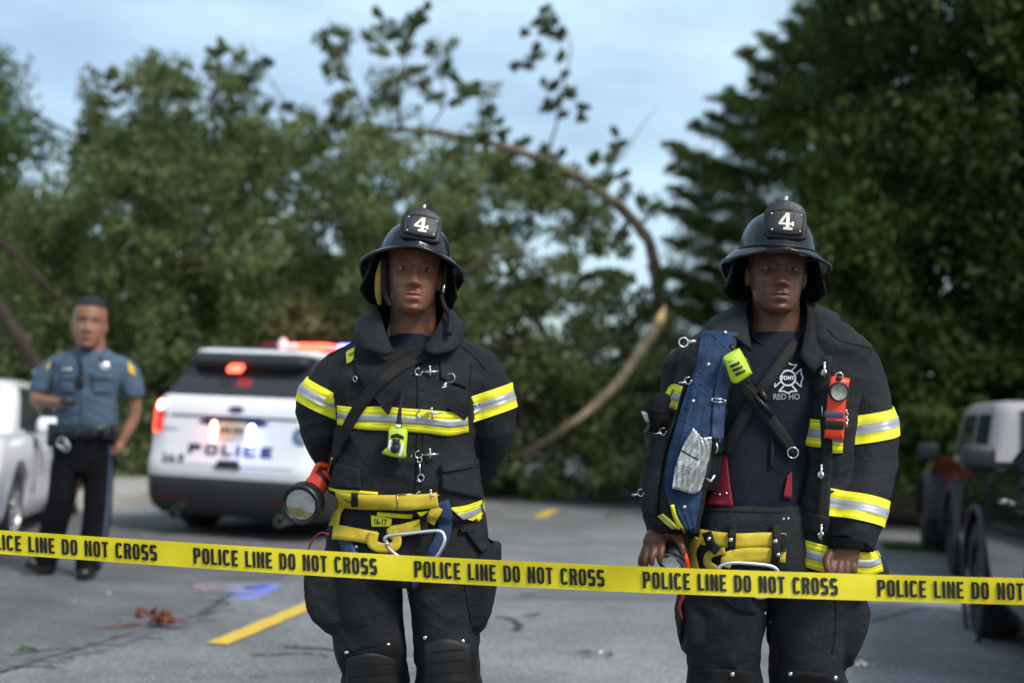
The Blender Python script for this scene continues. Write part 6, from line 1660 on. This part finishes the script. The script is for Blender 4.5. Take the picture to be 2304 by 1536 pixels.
# folded-back placket with its hooks on the outer side
obj('placket', *strap(bl2, [(1556, 800), (1534, 850), (1510, 930), (1484, 1010), (1468, 1090), (1462, 1160)], [34, 30, 28, 28, 30, 30], off=.006, thick=.010, nu=30), M['coat'], coat2)
bpl = bvh_obj(coat2, ln, *[o for o in coat2.children if o.name.startswith('placket')])
stripe_patch(bpl, [(1508, 866), (1520, 864), (1536, 870)], [(1496, 918), (1508, 918), (1522, 922)], coat2, 8)
obj('yellow_trim', *strap(bpl, [(1510, 872), (1498, 895)], 12, off=.010, thick=.004, nu=8), M['yellow'], coat2)
dd_ = D2 - .21
obj('d_ring', *cat_geo(torus(P(1538, 770, dd_), fw, .0135, .0026, 20, 8), tube([P(1550, 769, dd_), P(1566, 767, dd_)], [.006, .004], 8)), M['alu'], coat2)
for x, y in ((1548, 856), (1492, 970), (1442, 1108)):
    h = hit(bpl, x + 6, y)[0]; dx_ = ((h - CAM).dot(fw) - .01) if h is not None else D2 - .17
    obj('hook_ring', *cat_geo(torus(P(x, y, dx_), fw + RI * .7, .0105, .0020, 18, 6, .5, 5.8), tube([P(x - 8, y + 4, dx_), P(x - 20, y + 5, dx_ + .01)], .0035, 8)), M['chrome'], coat2)
# trim on the buttoned side
stripe_patch(bcc, [(1806, 938), (1830, 943), (1852, 945)], [(1800, 998), (1828, 1004), (1856, 1007)], coat2, 14)
stripe_patch(bcc, [(1858, 946), (1880, 948), (1898, 950)], [(1856, 1016), (1876, 1019), (1896, 1019)], coat2, 12)
stripes(bcc, P(1957, 955, D2 - .04), (-RI * 16 + UP * 92), .084, .115, coat2)
stripes(bcc, P(1930, 1146, D2 - .145), (RI * 20 + UP * 92 + fw * 20), .080, .115, coat2)
stripe_patch(bcc, [(1772, 1204), (1810, 1214), (1862, 1228)], [(1762, 1262), (1805, 1273), (1862, 1288)], coat2, 18)
stripe_patch(bcc, [(1928, 1240), (1955, 1242), (1978, 1236)], [(1925, 1292), (1955, 1295), (1988, 1284)], coat2, 12)
stripe_patch(bpl, [(1478, 1160), (1500, 1180), (1520, 1196)], [(1492, 1155), (1512, 1172), (1530, 1190)], coat2, 12)
obj('yellow_trim', *strap(bl2, [(1512, 1135), (1520, 1165), (1540, 1200)], 9, off=.010, thick=.004, nu=12), M['yellow'], coat2)
# coat details
seam(bcc, [(1800, 800), (1806, 880), (1798, 960), (1788, 1060), (1780, 1160), (1766, 1262)], coat2, .0045, 'bluestrap')
seam(bcc, [(1862, 740), (1890, 765), (1960, 782)], coat2); seam(bcc, [(1860, 800), (1856, 900), (1858, 1010)], coat2, .003)
obj('storm_flap', *conform(bcc, [[(1806, 800), (1830, 810), (1858, 800)], [(1808, 850), (1835, 852), (1858, 850)], [(1812, 895), (1836, 892), (1852, 880)]], .002, .008, 10, 12), M['coat_dark'], coat2)
pocket(bcc, [(1800, 1150), (1868, 1162), (1862, 1200), (1796, 1190)], coat2, 'pocket_flap', 'coat', .010)
obj('flap_strip', *strap(bcc, [(1858, 800), (1856, 900), (1860, 1000), (1856, 1100), (1850, 1200)], 26, off=.001, thick=.008, nu=24), M['coat'], coat2)
for x, y in ((1855, 836), (1848, 1066), (1848, 1200)):
    h = hit(bcc, x, y)[0]; dx_ = (h - CAM).dot(fw) - .014
    obj('snap_post', *cat_geo(tube([P(x, y - 18, dx_), P(x, y + 14, dx_)], [.0042, .003], 8), sphere(P(x, y - 19, dx_), .0055, .0055, .005, None, 10, 8), lathe(P(x, y + 2, dx_ + .008), -fw, [(.013, 0), (.010, .005), (.004, .008), (.0002, .009)], 14)), M['chrome'], coat2)
h = hit(bcc, 1855, 925)[0]; dx_ = (h - CAM).dot(fw) - .02
obj('hook_ring', *cat_geo(torus(P(1862, 928, dx_), fw + RI, .008, .002, 16, 6), tube([P(1850, 914, dx_), P(1850, 936, dx_)], .0025, 6)), M['chrome'], coat2)

# print on the T-shirt
def on_shirt(V2, Fc, name, m, parent, o=.003):
    V = []
    for x, y in V2:
        h, nn, d = hit(bsh, x, y); V.append(h - d * o if h is not None else P(x, y, D2 - .13))
    return obj(name, V, Fc, m, parent, False)
cx, cy, R_ = 1773, 850, 30
def ringq(r0_, r1_, a0, a1, n, cx=cx, cy=cy):
    V2, F2 = [], []
    for k in range(n + 1):
        a = a0 + (a1 - a0) * k / n
        V2 += [(cx + r0_ * math.cos(a), cy + r0_ * math.sin(a)), (cx + r1_ * math.cos(a), cy + r1_ * math.sin(a))]
    for k in range(n): F2.append((2 * k, 2 * k + 1, 2 * k + 3, 2 * k + 2))
    return V2, F2
V2, F2 = ringq(15.0, 18.6, 0, 2 * math.pi, 26)
on_shirt(V2, F2, 'chest_emblem', M['teeprint'], shirt)
for q in range(4):                                        # the four flared arms of the cross, in outline
    b = q * math.pi / 2
    pts = [(19 * math.cos(b - .46), 19 * math.sin(b - .46)), (36 * math.cos(b - .60), 36 * math.sin(b - .60)), (31 * math.cos(b - .3), 31 * math.sin(b - .3)), (34 * math.cos(b), 34 * math.sin(b)), (31 * math.cos(b + .3), 31 * math.sin(b + .3)), (36 * math.cos(b + .60), 36 * math.sin(b + .60)), (19 * math.cos(b + .46), 19 * math.sin(b + .46))]
    A = catmull(pts, 26) if False else np.array([np.array(pts[k]) * (1 - t) + np.array(pts[k + 1]) * t for k in range(len(pts) - 1) for t in np.linspace(0, 1, 4)])
    T = np.gradient(A, axis=0); T /= np.linalg.norm(T, axis=1)[:, None] + 1e-9; Nn = np.stack([-T[:, 1], T[:, 0]], 1) * 1.5
    V2 = [(cx + p[0], cy + p[1]) for p in A + Nn] + [(cx + p[0], cy + p[1]) for p in A - Nn]; n_ = len(A)
    on_shirt(V2, [(k, k + 1, n_ + k + 1, n_ + k) for k in range(n_ - 1)], 'emblem_arm', M['teeprint'], shirt, .0032)
for wd, x, y, sz, m_ in (('RED HO', 1739, 898, 16.5, 'teegrey'), ('FDNY', 1758.5, 854, 11.5, 'teeprint')):
    V2, F2 = font(wd, sz, .55 if sz > 13 else .35); on_shirt([(x + a * (1.0 if sz > 13 else .95), y - b * 1.1) for a, b in V2], F2, 'shirt_lettering', M[m_], shirt, .0034)
V2, F2 = ringq(37, 45, -2.75, -1.45, 14); on_shirt(V2, F2, 'emblem_arc', M['teearc'], shirt, .0028)

# suspenders, black straps, harness belt
obj('blue_suspender', *strap(ball, [(1640, 800), (1628, 850), (1618, 920), (1614, 1000)], [28, 29, 28, 28], off=.010, thick=.005, nu=24), M['bluestrap'], p2)
bsu = bvh_obj(*[o for o in p2.children if o.name.startswith('blue_suspender')])
obj('slide_buckle', *cat_geo(tube([P(1603, 895, D2 - .19), P(1631, 899, D2 - .19)], .0022, 6), tube([P(1603, 903, D2 - .19), P(1631, 905, D2 - .19)], .0018, 6), sphere(P(1602, 899, D2 - .19), .0035, .003, .005, None, 8, 6), sphere(P(1632, 902, D2 - .19), .0035, .003, .005, None, 8, 6)), M['chrome'], p2)
rs_ = obj('red_suspender', *conform(bst, [[(1622, 1020), (1634, 1018)], [(1606, 1090), (1642, 1085)], [(1588, 1134), (1650, 1138)]], .006, .005, 10, 14), M['redsusp'], p2)
obj('red_suspender', *conform(bst, [[(1772, 1070), (1782, 1060)], [(1762, 1118), (1782, 1122)]], .006, .005, 8, 8), M['redsusp'], p2)
brs = bvh_obj(rs_)
for x, y in ((1609, 1108), (1619, 1112), (1634, 1109)): obj('stud', *disc_at(brs, x, y, .0042, .004), M['chrome'], rs_)
bk1 = obj('chest_strap', *strap(ball, [(1790, 765), (1758, 815), (1722, 865), (1685, 915), (1652, 975), (1628, 1020)], [26, 30, 30, 28, 28, 26], off=.012, thick=.005, nu=34, sm=4), M['blackstrap'], p2)
bk2 = obj('chest_strap', *strap(ball, [(1672, 872), (1700, 900), (1735, 945), (1765, 985), (1792, 1022)], [28, 30, 28, 26, 22], off=.018, thick=.005, nu=30, sm=4), M['blackstrap'], p2)
h = hit(bvh_obj(bk2), 1720, 915)[0]; dk_ = (h - CAM).dot(fw)
obj('whistle_clip', *cat_geo(tube([P(1697, 888, dk_ - .008), P(1740, 934, dk_ - .008)], [.0062, .0066], 10), tube([P(1712, 880, dk_ - .006), P(1726, 902, dk_ - .006)], [.010, .007], 8)), M['blackpl'], bk2)
obj('strap_tail', *strap(bst, [(1735, 960), (1738, 1000), (1736, 1052)], [7, 9, 8], off=.006, thick=.003, nu=14), M['blackstrap'], bk2)
obj('strap_ring', *torus(P(1784, 1018, D2 - .185), fw, .016, .0022, 22, 6), M['chrome'], bk2)
obj('strap_ring', *cat_geo(torus(P(1606, 1006, D2 - .19), RI + fw * .6, .017, .0026, 20, 6, 1.5, 5.2), tube([P(1588, 1076, D2 - .19), P(1600, 1082, D2 - .19), P(1608, 1068, D2 - .19)], .004, 8)), M['alu'], p2)
obj('suspender_end', *strap(ball, [(1618, 985), (1612, 1020), (1606, 1060), (1596, 1105)], [30, 28, 32, 34], off=.016, thick=.006, nu=26), M['blackstrap'], p2)
hr2 = obj('harness', *strap(btt, [(1572, 1206), (1610, 1212), (1660, 1216), (1720, 1214), (1768, 1216)], 34, off=.010, thick=.006, nu=30), M['web'], p2)
obj('strap', *strap(btt, [(1768, 1250), (1720, 1248), (1675, 1250), (1640, 1256), (1632, 1275)], [30, 34, 36, 32, 20], off=.018, thick=.006, nu=30), M['web'], hr2)
obj('strap', *strap(btt, [(1632, 1238), (1598, 1246), (1592, 1266), (1612, 1282)], [16, 18, 18, 18], off=.022, thick=.006, nu=20), M['webdirt'], hr2)
obj('strap', *strap(btt, [(1572, 1210), (1556, 1240), (1562, 1280)], [20, 22, 22], off=.016, thick=.006, nu=16), M['webdirt'], hr2)
bh2 = bvh_obj(trs2, hr2, *list(hr2.children))
for pth, w in (([(1590, 1196), (1600, 1225), (1616, 1240)], 22), ([(1648, 1180), (1646, 1235)], 18), ([(1746, 1180), (1748, 1222), (1742, 1282)], 20), ([(1762, 1200), (1764, 1240)], 12)):
    obj('keeper', *strap(bh2, pth, w, off=.006, thick=.005, nu=12), M['blackstrap'], hr2)
bh3 = bvh_obj(trs2, hr2, *list(hr2.children))
for x, y, r in ((1595, 1211, .0068), (1644, 1214, .0072), (1745, 1217, .0072), (1751, 1247, .006)):
    obj('stud', *disc_at(bh3, x, y, r, .005), M['chrome'], hr2)
for x, y in ((1763, 1167), (1774, 1166)): obj('stud', *disc_at(bst, x, y, .0045, .004), M['chrome'], trs2)
seam(btt, [(1580, 1146), (1660, 1150), (1760, 1152)], trs2); seam(btt, [(1850, 1350), (1878, 1350), (1880, 1420), (1872, 1470)], trs2)
obj('blue_strap', *conform(btt, [[(1610, 1335), (1690, 1345)], [(1660, 1375), (1705, 1380)]], .004, .004, 10, 6), M['navy'], hr2)
obj('blue_strap', *conform(btt, [[(1730, 1345), (1790, 1345)], [(1732, 1380), (1745, 1385)]], .004, .004, 10, 6), M['navy'], hr2)
obj('hip_strap', *strap(btt, [(1524, 1335), (1526, 1400), (1523, 1455)], [18, 19, 14], off=.012, thick=.010, nu=18), M['coat_dark'], trs2)
for q, ys in (([(1552, 1502), (1620, 1504), (1680, 1508), (1706, 1516)], 1), ([(1738, 1518), (1790, 1508), (1850, 1514), (1896, 1520)], 1)):
    kp = obj('knee_patch', *conform(btt, [q, [(q[0][0], 1580), (1.0 * (q[0][0] + q[-1][0]) / 2, 1584), (q[-1][0], 1580)]], .001, .009, 16, 10), M['coat_dark'], trs2)
for x, y in ((1648, 1516), (1778, 1515), (1880, 1524)): obj('stud', *disc_at(bvh_obj(trs2, *[o for o in trs2.children if o.name.startswith('knee')]), x, y, .0075, .005), M['chrome'], trs2)
for x, y in ((1722, 1378), (1733, 1396)): obj('stud', *disc_at(btt, x, y, .006, .004), M['chrome'], trs2)

# things carried
mc2 = empty('radio_microphone', P(1660, 860, D2 - .2), 'lime green radio microphone clipped on the blue lining of the open coat', 'radio')
dq = D2 - .19
outl = [(1626, 806), (1634, 798), (1658, 785), (1667, 788), (1690, 834), (1690, 842), (1662, 860), (1652, 862), (1644, 855), (1632, 820)]
cs2 = slabpx([tuple(p) for p in catmull(outl + [outl[0]], 48)[:-1]], dq + .012, .036, 'case', M['lime'], mc2)
for k in range(3):
    a, b = (1643 + 6 * k, 825 + 9 * k), (1664 + 6 * k, 815 + 9 * k)
    obj('speaker_slot', *tube([P(a[0], a[1], dq - .025), P(b[0], b[1], dq - .025)], .0042, 8), M['blackpl'], cs2)
obj('grey_label', *tube([P(1637, 815, dq - .024), P(1650, 808, dq - .024)], .0030, 6), M['silver'], cs2)
slabpx([(1668, 796), (1682, 806), (1694, 830), (1690, 842), (1676, 815)], dq + .008, .020, 'back_shell', M['blackpl'], mc2)
obj('lead', *tube_s([tuple(P(x, y, dq + o)) for x, y, o in ((1680, 852, .004), (1690, 866, .010), (1705, 884, .012))], [.004, .0035, .003], 14, 6), M['blackpl'], mc2)
obj('stub', *tube([P(1652, 788, dq), P(1642, 776, dq + .01)], [.007, .006], 8), M['blackpl'], mc2)

fp = empty('foil_pouch', P(1545, 1110, D2 - .2), 'crumpled silver foil pouch tucked in the blue lining of the open coat', 'pouch')
V, Fc = conform(bl2, [[(1560, 962), (1572, 975), (1580, 984), (1602, 982)], [(1538, 1000), (1560, 1005), (1582, 1010), (1600, 1012)], [(1520, 1050), (1545, 1052), (1570, 1058), (1588, 1065)], [(1512, 1098), (1535, 1104), (1556, 1110), (1576, 1105)]], .012, .014, 26, 26, 3, .005, 4)
obj('pouch', V, Fc, M['foil'], fp)
bfp = bvh_of((V, Fc))
obj('black_band', *strap(bfp, [(1532, 1012), (1552, 1024), (1572, 1034)], 3.5, off=.001, thick=.001, nu=12), M['blackstrap'], fp)
V2, F2 = [], []
rs_n = np.random.RandomState(4)
for r in range(9):
    x = 1522 + r * .8; y = 1044 + r * 6.2
    for w in range(6):
        L = rs_n.uniform(3, 8); i = len(V2); V2 += [(x, y), (x + L, y + L * .22), (x + L, y + L * .22 + 1.5), (x, y + 1.5)]; F2.append((i, i + 1, i + 2, i + 3)); x += L + 2; y += (L + 2) * .2
    
VV = []
for x, y in V2:
    h, nn, d = hit(bfp, x, y); VV.append(h - d * .0012 if h is not None else P(x, y, D2 - .16))
tag(obj('fine_print', VV, F2, M['print'], fp, False), kind='stuff')

tl0 = P(1886, 845, D2 - .20); dt = D2 - .235
h = hit(bcc, 1885, 900)[0]; dt = (h - CAM).dot(fw) - .03
t2 = empty('torch', P(1880, 990, dt), 'orange right-angle torch clipped to the chest of the open coat', 'torch')
outl = [(1868, 850), (1876, 846), (1906, 850), (1912, 856), (1904, 900), (1898, 985), (1892, 990), (1858, 985), (1854, 978), (1862, 890)]
cs3 = slabpx([tuple(p) for p in catmull(outl + [outl[0]], 44)[:-1]], dt + .02, .042, 'case', M['orange'], t2)
obj('lamp_bezel', *lathe(P(1887, 881, dt - .025), -fw, [(.029, -.01), (.0295, .008), (.026, .012), (.024, .008)], 28), M['blackpl'], cs3)
obj('lamp_lens', *lathe(P(1887, 881, dt - .025), -fw, [(.0245, .008), (.018, .0055), (.010, .004), (.0002, .0035)], 24), M['dimlens'], cs3)
for y, m_, w in ((932, 'bluestrap', 14), (955, 'blackstrap', 20)):
    slabpx([(1855, y - w / 2), (1900, y - w / 2 + 2), (1898, y + w / 2 + 2), (1854, y + w / 2)], dt - .018, .006, 'band', M[m_], cs3)
obj('clip_ring', *torus(P(1888, 846, dt), fw, .011, .002, 18, 6, math.pi * .0, math.pi * 2), M['chrome'], t2)
obj('top_button', *sphere(P(1888, 851, dt - .022), .010, .006, .007, None, 12, 8), M['blackpl'], cs3)
obj('cord', *tube_s([tuple(P(x, y, dt)) for x, y in ((1888, 846), (1875, 838), (1858, 832))], .0018, 12, 6), M['blackstrap'], t2)
obj('key_ring', *cat_geo(*[torus(P(1904, 925 + 7 * k, dt - .01), RI + fw * (k % 2), .006, .0018, 14, 6) for k in range(4)], tube([P(1904, 948, dt - .012), P(1906, 960, dt - .012)], [.0045, .0035], 8)), M['chrome'], t2)

tb = empty('torch', P(1515, 1290, D2 - .13), 'orange and black torch gripped at the hip by the open coat firefighter', 'torch')
c0 = P(1514, 1262, D2 - .118); axx = (-fw * .62 - UP * .62 - RI * .35).normalized()
obj('lamp_head', *lathe(c0, axx, [(.026, -.065), (.040, -.048), (.050, -.02), (.051, .006), (.046, .010), (.042, .002)], 30), M['blackpl'], tb)
obj('lens', *lathe(c0, axx, [(.043, .002), (.03, -.008), (.012, -.016), (.0002, -.018)], 26), M['lens'], tb)
obj('orange_body', *tube_s([tuple(c0 - axx * .05 + UP * .005), tuple(P(1520, 1212, D2 - .09)), tuple(P(1514, 1188, D2 - .08))], [.026, .024, .018], 14, 12), M['orange'], tb)
obj('handle', *tube_s([tuple(P(1536, 1236, D2 - .14)), tuple(P(1544, 1258, D2 - .15)), tuple(P(1548, 1284, D2 - .14))], [.008] * 3, 12, 8), M['orange'], tb)

gl = empty('glove_bundle', P(1470, 985, D2 - .05), 'black gear bundle with grey clip hung on the open coat edge', 'gear')
ggl = [tube_s([tuple(P(x, y, D2 - .10 + o)) for x, y, o in ((1500, 895, 0), (1482, 910, -.02), (1472, 940, -.02), (1468, 968, 0))], [.016, .030, .028, .012], 16, 12), tube_s([tuple(P(x, y, D2 - .10)) for x, y in ((1490, 920), (1500, 950), (1494, 975))], [.02, .022, .01], 12, 10)]
V, Fc, N = fuse(ggl, .005, 2); V = folds(V, N, .005, (14, 14, 14), 3); obj('bundle', V, Fc, M['knit'], gl)
slabpx([(1442, 924), (1468, 930), (1462, 950), (1452, 948)], D2 - .13, .006, 'grey_clip', M['silver'], gl)
obj('hook', *tube_s([tuple(P(x, y, D2 - .13)) for x, y in ((1458, 944), (1460, 958), (1452, 972), (1452, 982))], [.004, .006, .007, .004], 12, 8), M['blackpl'], gl)
cb2_ = tag(obj('carabiner', *tube_s([tuple(P(x, y, D2 - .225)) for x, y in ((1616, 1280), (1625, 1270), (1650, 1265), (1700, 1268), (1738, 1274), (1752, 1290), (1745, 1320), (1725, 1340), (1706, 1343), (1694, 1336), (1660, 1310), (1622, 1292), (1615, 1282))], [.0058] * 13, 80, 10), M['alu']), 'large silver carabiner half hidden by the tape on the open coat firefighter', 'carabiner')
tag(obj('cord', *tube_s([tuple(P(x, y, D2 - .155)) for x, y in ((1540, 1300), (1536, 1340), (1528, 1365), (1535, 1392))], [.0055, .006, .005, .003], 20, 6), bpy.data.materials['dark_red_cord']), 'dark red cord hanging at the hip beside the gripped torch', 'cord')

# ------------------------------------------------------------------ the police officer
D3 = 9.12
o0 = P(165, 1240, D3); o0.z = 0
p3 = empty('person', o0, 'police officer in slate blue short sleeved shirt walking with a phone in hand', 'person')
Mh3 = head_M(201, 728, D3, 1.5, 16, -3, 3)
SK3 = (.26, .125, .075)
bp3 = head_parts(Mh3) + [loft([S(176, 232, 750, .07, D3, .02), S(172, 236, 785, .075, D3, .03), S(150, 256, 806, .08, D3, .02), S(135, 262, 860, .10, D3), S(150, 258, 950, .10, D3), S(150, 252, 1000, .10, D3)], 30),
    limbs([(135, 815, .02, .055), (104, 850, .02, .050), (88, 884, -.02, .050), (84, 900, -.06, .047), (108, 903, -.16, .040), (134, 906, -.24, .034)], D3),
    limbs([(134, 906, -.24, .034), (146, 908, -.27, .038), (154, 910, -.29, .030)], D3),
    limbs([(262, 815, .02, .058), (288, 850, .02, .052), (302, 900, .03, .048), (300, 940, .03, .045), (285, 972, -.01, .038), (272, 996, -.03, .032)], D3),
    limbs([(272, 996, -.03, .034), (266, 1005, -.04, .040), (260, 1014, -.05, .032)], D3),
    limbs([(172, 990, .02, .09), (160, 1080, -.02, .075), (134, 1150, -.03, .055), (105, 1235, .03, .040), (104, 1275, .03, .040)], D3), limbs([(228, 990, .02, .09), (222, 1080, .02, .075), (212, 1160, .02, .06), (200, 1250, .02, .045), (196, 1288, .02, .045)], D3)]
bp3 += hand_fingers([[(150 + k, 904 + 2.2 * k, -.29, .0125), (160 + k, 910 + 2 * k, -.33, .011), (163 + k * .5, 914 + 1.8 * k, -.31, .009)] for k in range(4)] + [[(140, 902, -.27, .013), (152, 899, -.31, .011), (160, 901, -.33, .009)]]
                    + [[(264 - 2.5 * k, 1012, -.05, .013), (262 - 2.7 * k, 1021 - abs(k - 1.2), -.07, .011), (259 - 2.6 * k, 1025 - 1.5 * k, -.05, .009)] for k in range(4)] + [[(270, 1004, -.07, .014), (264, 1014, -.10, .011), (258, 1018, -.10, .009)]], D3)
V, Fc, N = fuse(bp3, .0055, 2)
V, col, L3 = sculpt(V, Fc, Mh3, SK3, lips=(.25, .10, .09), beard=.1, stache=.15, hairline=.068)
obj('body', V, Fc, M['skin'], p3, True, col)
eyes(Mh3, p3)
# cropped hair as a cap over the skull
Vh, Fh = [], []
idx = {}
for i_, l in enumerate(L3):
    if l[2] > -.05 and l[2] - .080 + max(0, l[1] + .035) * .95 > 0 and abs(l[0]) < .09: idx[i_] = len(idx)
fcs = [tuple(idx[int(i)] for i in f) for f in Fc if all(int(i) in idx for i in f)]
if fcs:
    keys = list(idx); Ln = N[keys]
    obj('hair', V[keys] + Ln * .003, fcs, M['hair'], p3)
shp = [loft([S(176, 236, 786, .07, D3, .03), S(145, 262, 796, .095, D3, .02), S(118, 286, 815, .12, D3), S(118, 280, 850, .135, D3), S(126, 268, 890, .145, D3), S(132, 262, 930, .145, D3), S(134, 260, 968, .14, D3)], 40, 2.4),
       limbs([(140, 818, .02, .075), (112, 838, .01, .078), (94, 864, 0, .076), (86, 882, -.02, .070)], D3), limbs([(258, 818, .02, .075), (286, 840, .02, .078), (298, 872, .02, .077), (303, 894, .02, .074)], D3)]
V, Fc, N = fuse(shp, .010, 3); V = folds(V, N, .010, (5, 5, 7), 61, .3); s3 = obj('shirt', V, Fc, M['police_shirt'], p3)
bs3 = bvh_obj(s3)
obj('collar', *ribbon([(196, 806, -.10), (180, 792, -.05), (180, 782, .04), (206, 778, .10), (234, 782, .04), (236, 792, -.05), (222, 806, -.10)], [(184, 812, -.13), (166, 800, -.06), (164, 792, .05), (206, 790, .13), (250, 792, .05), (252, 800, -.06), (236, 812, -.13)], D3, .012, 30), M['police_shirt'], s3)
pocket(bs3, [(135, 842), (172, 844), (170, 884), (137, 882)], s3, 'pocket', 'police_shirt', .012); pocket(bs3, [(208, 842), (250, 842), (248, 884), (210, 884)], s3, 'pocket', 'police_shirt', .012)
for q in ([(135, 840), (172, 842), (172, 854), (135, 852)], [(208, 840), (250, 840), (250, 852), (208, 852)]): pocket(bs3, q, s3, 'pocket_flap', 'police_shirt', .02)
obj('button_placket', *strap(bs3, [(190, 815), (188, 880), (186, 960)], 9, off=.002, thick=.005, nu=20), M['police_shirt'], s3)
obj('badge', *disc_at(bs3, 236, 824, .036, .012), M['badge'], s3)
obj('name_bar', *conform(bs3, [[(140, 828), (160, 828)], [(140, 834), (160, 834)]], .004, .006, 6, 3), M['badge'], s3)
obj('radio_mic', *conform(bs3, [[(172, 846), (188, 846)], [(170, 868), (190, 868)]], .01, .03, 6, 6), M['blackpl'], s3)
obj('mic_lead', *strap(bs3, [(180, 846), (182, 818), (172, 800)], 5, off=.008, thick=.008, nu=14), M['blackpl'], s3)
obj('shoulder_patch', *conform(bs3, [[(288, 812), (300, 824)], [(290, 838), (305, 848)]], .003, .005, 8, 6), M['gold'], s3)
obj('shoulder_patch', *conform(bs3, [[(106, 820), (114, 812)], [(102, 834), (110, 828)]], .003, .005, 8, 6), M['gold'], s3)
for x in (152, 228): seam(bs3, [(x, 800), (x + (8 if x > 200 else -10), 808)], s3, .012, 'police_shirt', .004, 8, 'epaulette')
trp = [loft([S(134, 260, 958, .14, D3), S(124, 258, 1000, .15, D3), S(122, 256, 1040, .14, D3), S(130, 250, 1062, .12, D3)], 36, 2.5),
       loft([S(122, 190, 1030, .13, D3), S(117, 184, 1070, .12, D3, -.02), S(110, 170, 1120, .11, D3, -.04), S(97, 156, 1170, .10, D3, -.03), S(84, 138, 1220, .095, D3, .02), S(80, 128, 1258, .09, D3, .03), S(80, 126, 1270, .09, D3, .03)], 28, 2.3),
       loft([S(186, 254, 1030, .13, D3), S(190, 252, 1080, .12, D3, .02), S(190, 248, 1140, .11, D3, .02), S(184, 242, 1200, .10, D3, .02), S(172, 228, 1260, .10, D3, .02), S(172, 224, 1284, .10, D3, .02)], 28, 2.3)]
V, Fc, N = fuse(trp, .010, 3); V = folds(V, N, .009, (5, 5, 5), 71, .2); t3 = obj('trousers', V, Fc, M['police_trs'], p3)
bt3 = bvh_obj(t3)
obj('side_stripe', *strap(bt3, [(250, 1000), (248, 1060), (244, 1130), (236, 1200), (224, 1276)], [7, 9, 10, 9, 8], off=.002, thick=.003, nu=26), M['stripeblue'], t3)
blt = obj('duty_belt', *loft([S(130, 262, 956, .150, D3), S(128, 263, 958, .158, D3), S(127, 263, 984, .160, D3), S(129, 262, 986, .152, D3)], 44, 2.5), M['blackpl'], p3)
for x, y, w, h_, o in ((118, 978, 10, 26, -.06), (258, 975, 8, 20, -.06), (175, 972, 8, 13, -.16), (212, 972, 9, 12, -.16), (240, 974, 8, 14, -.14)):
    obj('pouch', *bevbox(P(x, y, D3 + o), w / 317 * 1.0, .035, h_ / 317, None, .5), M['blackpl'], blt)
obj('handcuffs', *cat_geo(torus(P(140, 996, D3 - .17), fw, .035, .006, 20, 8), torus(P(148, 1004, D3 - .17), fw + RI * .4, .032, .006, 20, 8)), M['alu'], blt)
obj('belt_buckle', *bevbox(P(188, 972, D3 - .165), .028, .008, .022, None, .4), M['pad'], blt)
for hx, hy, tx, ty_, o in ((108, 1282, 60, 1274, .03), (200, 1292, 186, 1296, .02)):
    a = P(hx, hy, D3 + o); b = P(tx, ty_, D3 - .03 if tx < 100 else D3 - .20); a.z = .05; b.z = .045 if tx > 100 else .10
    m_ = a.lerp(b, .5); 
    V, Fc = fuse_ = cat_geo(tube_s([tuple(a + Vector((0, .05, .01))), tuple(a), tuple(m_ + Vector((0, 0, -.004))), tuple(b)], [.042, .056, .052, .036], 16, 14), tube_s([tuple(a + Vector((0, .03, 0))), tuple(a + Vector((0, .03, .10)))], [.052, .055], 6, 14))
    s_ = obj('shoe', V, Fc, M['shoe'], p3)
    obj('sole', *loft([((a + b) / 2 + Vector((0, 0, -.045 + (.0 if tx > 100 else -.0))), (b - a) * .62, Vector((-(b - a).y, (b - a).x, 0)).normalized() * .052), ((a + b) / 2 + Vector((0, 0, -.030)), (b - a) * .62, Vector((-(b - a).y, (b - a).x, 0)).normalized() * .054)], 24, 2.6), M['tyre'], s_)
ph = empty('mobile_phone', P(150, 905, D3 - .33), 'black mobile phone held in the hand of the police officer', 'phone')
obj('phone_body', *bevbox(P(152, 905, D3 - .345), .055, .030, .008, Matrix.Rotation(.25, 3, 'Y') @ Matrix.Rotation(.5, 3, 'X'), .6, 3), M['phone'], ph)
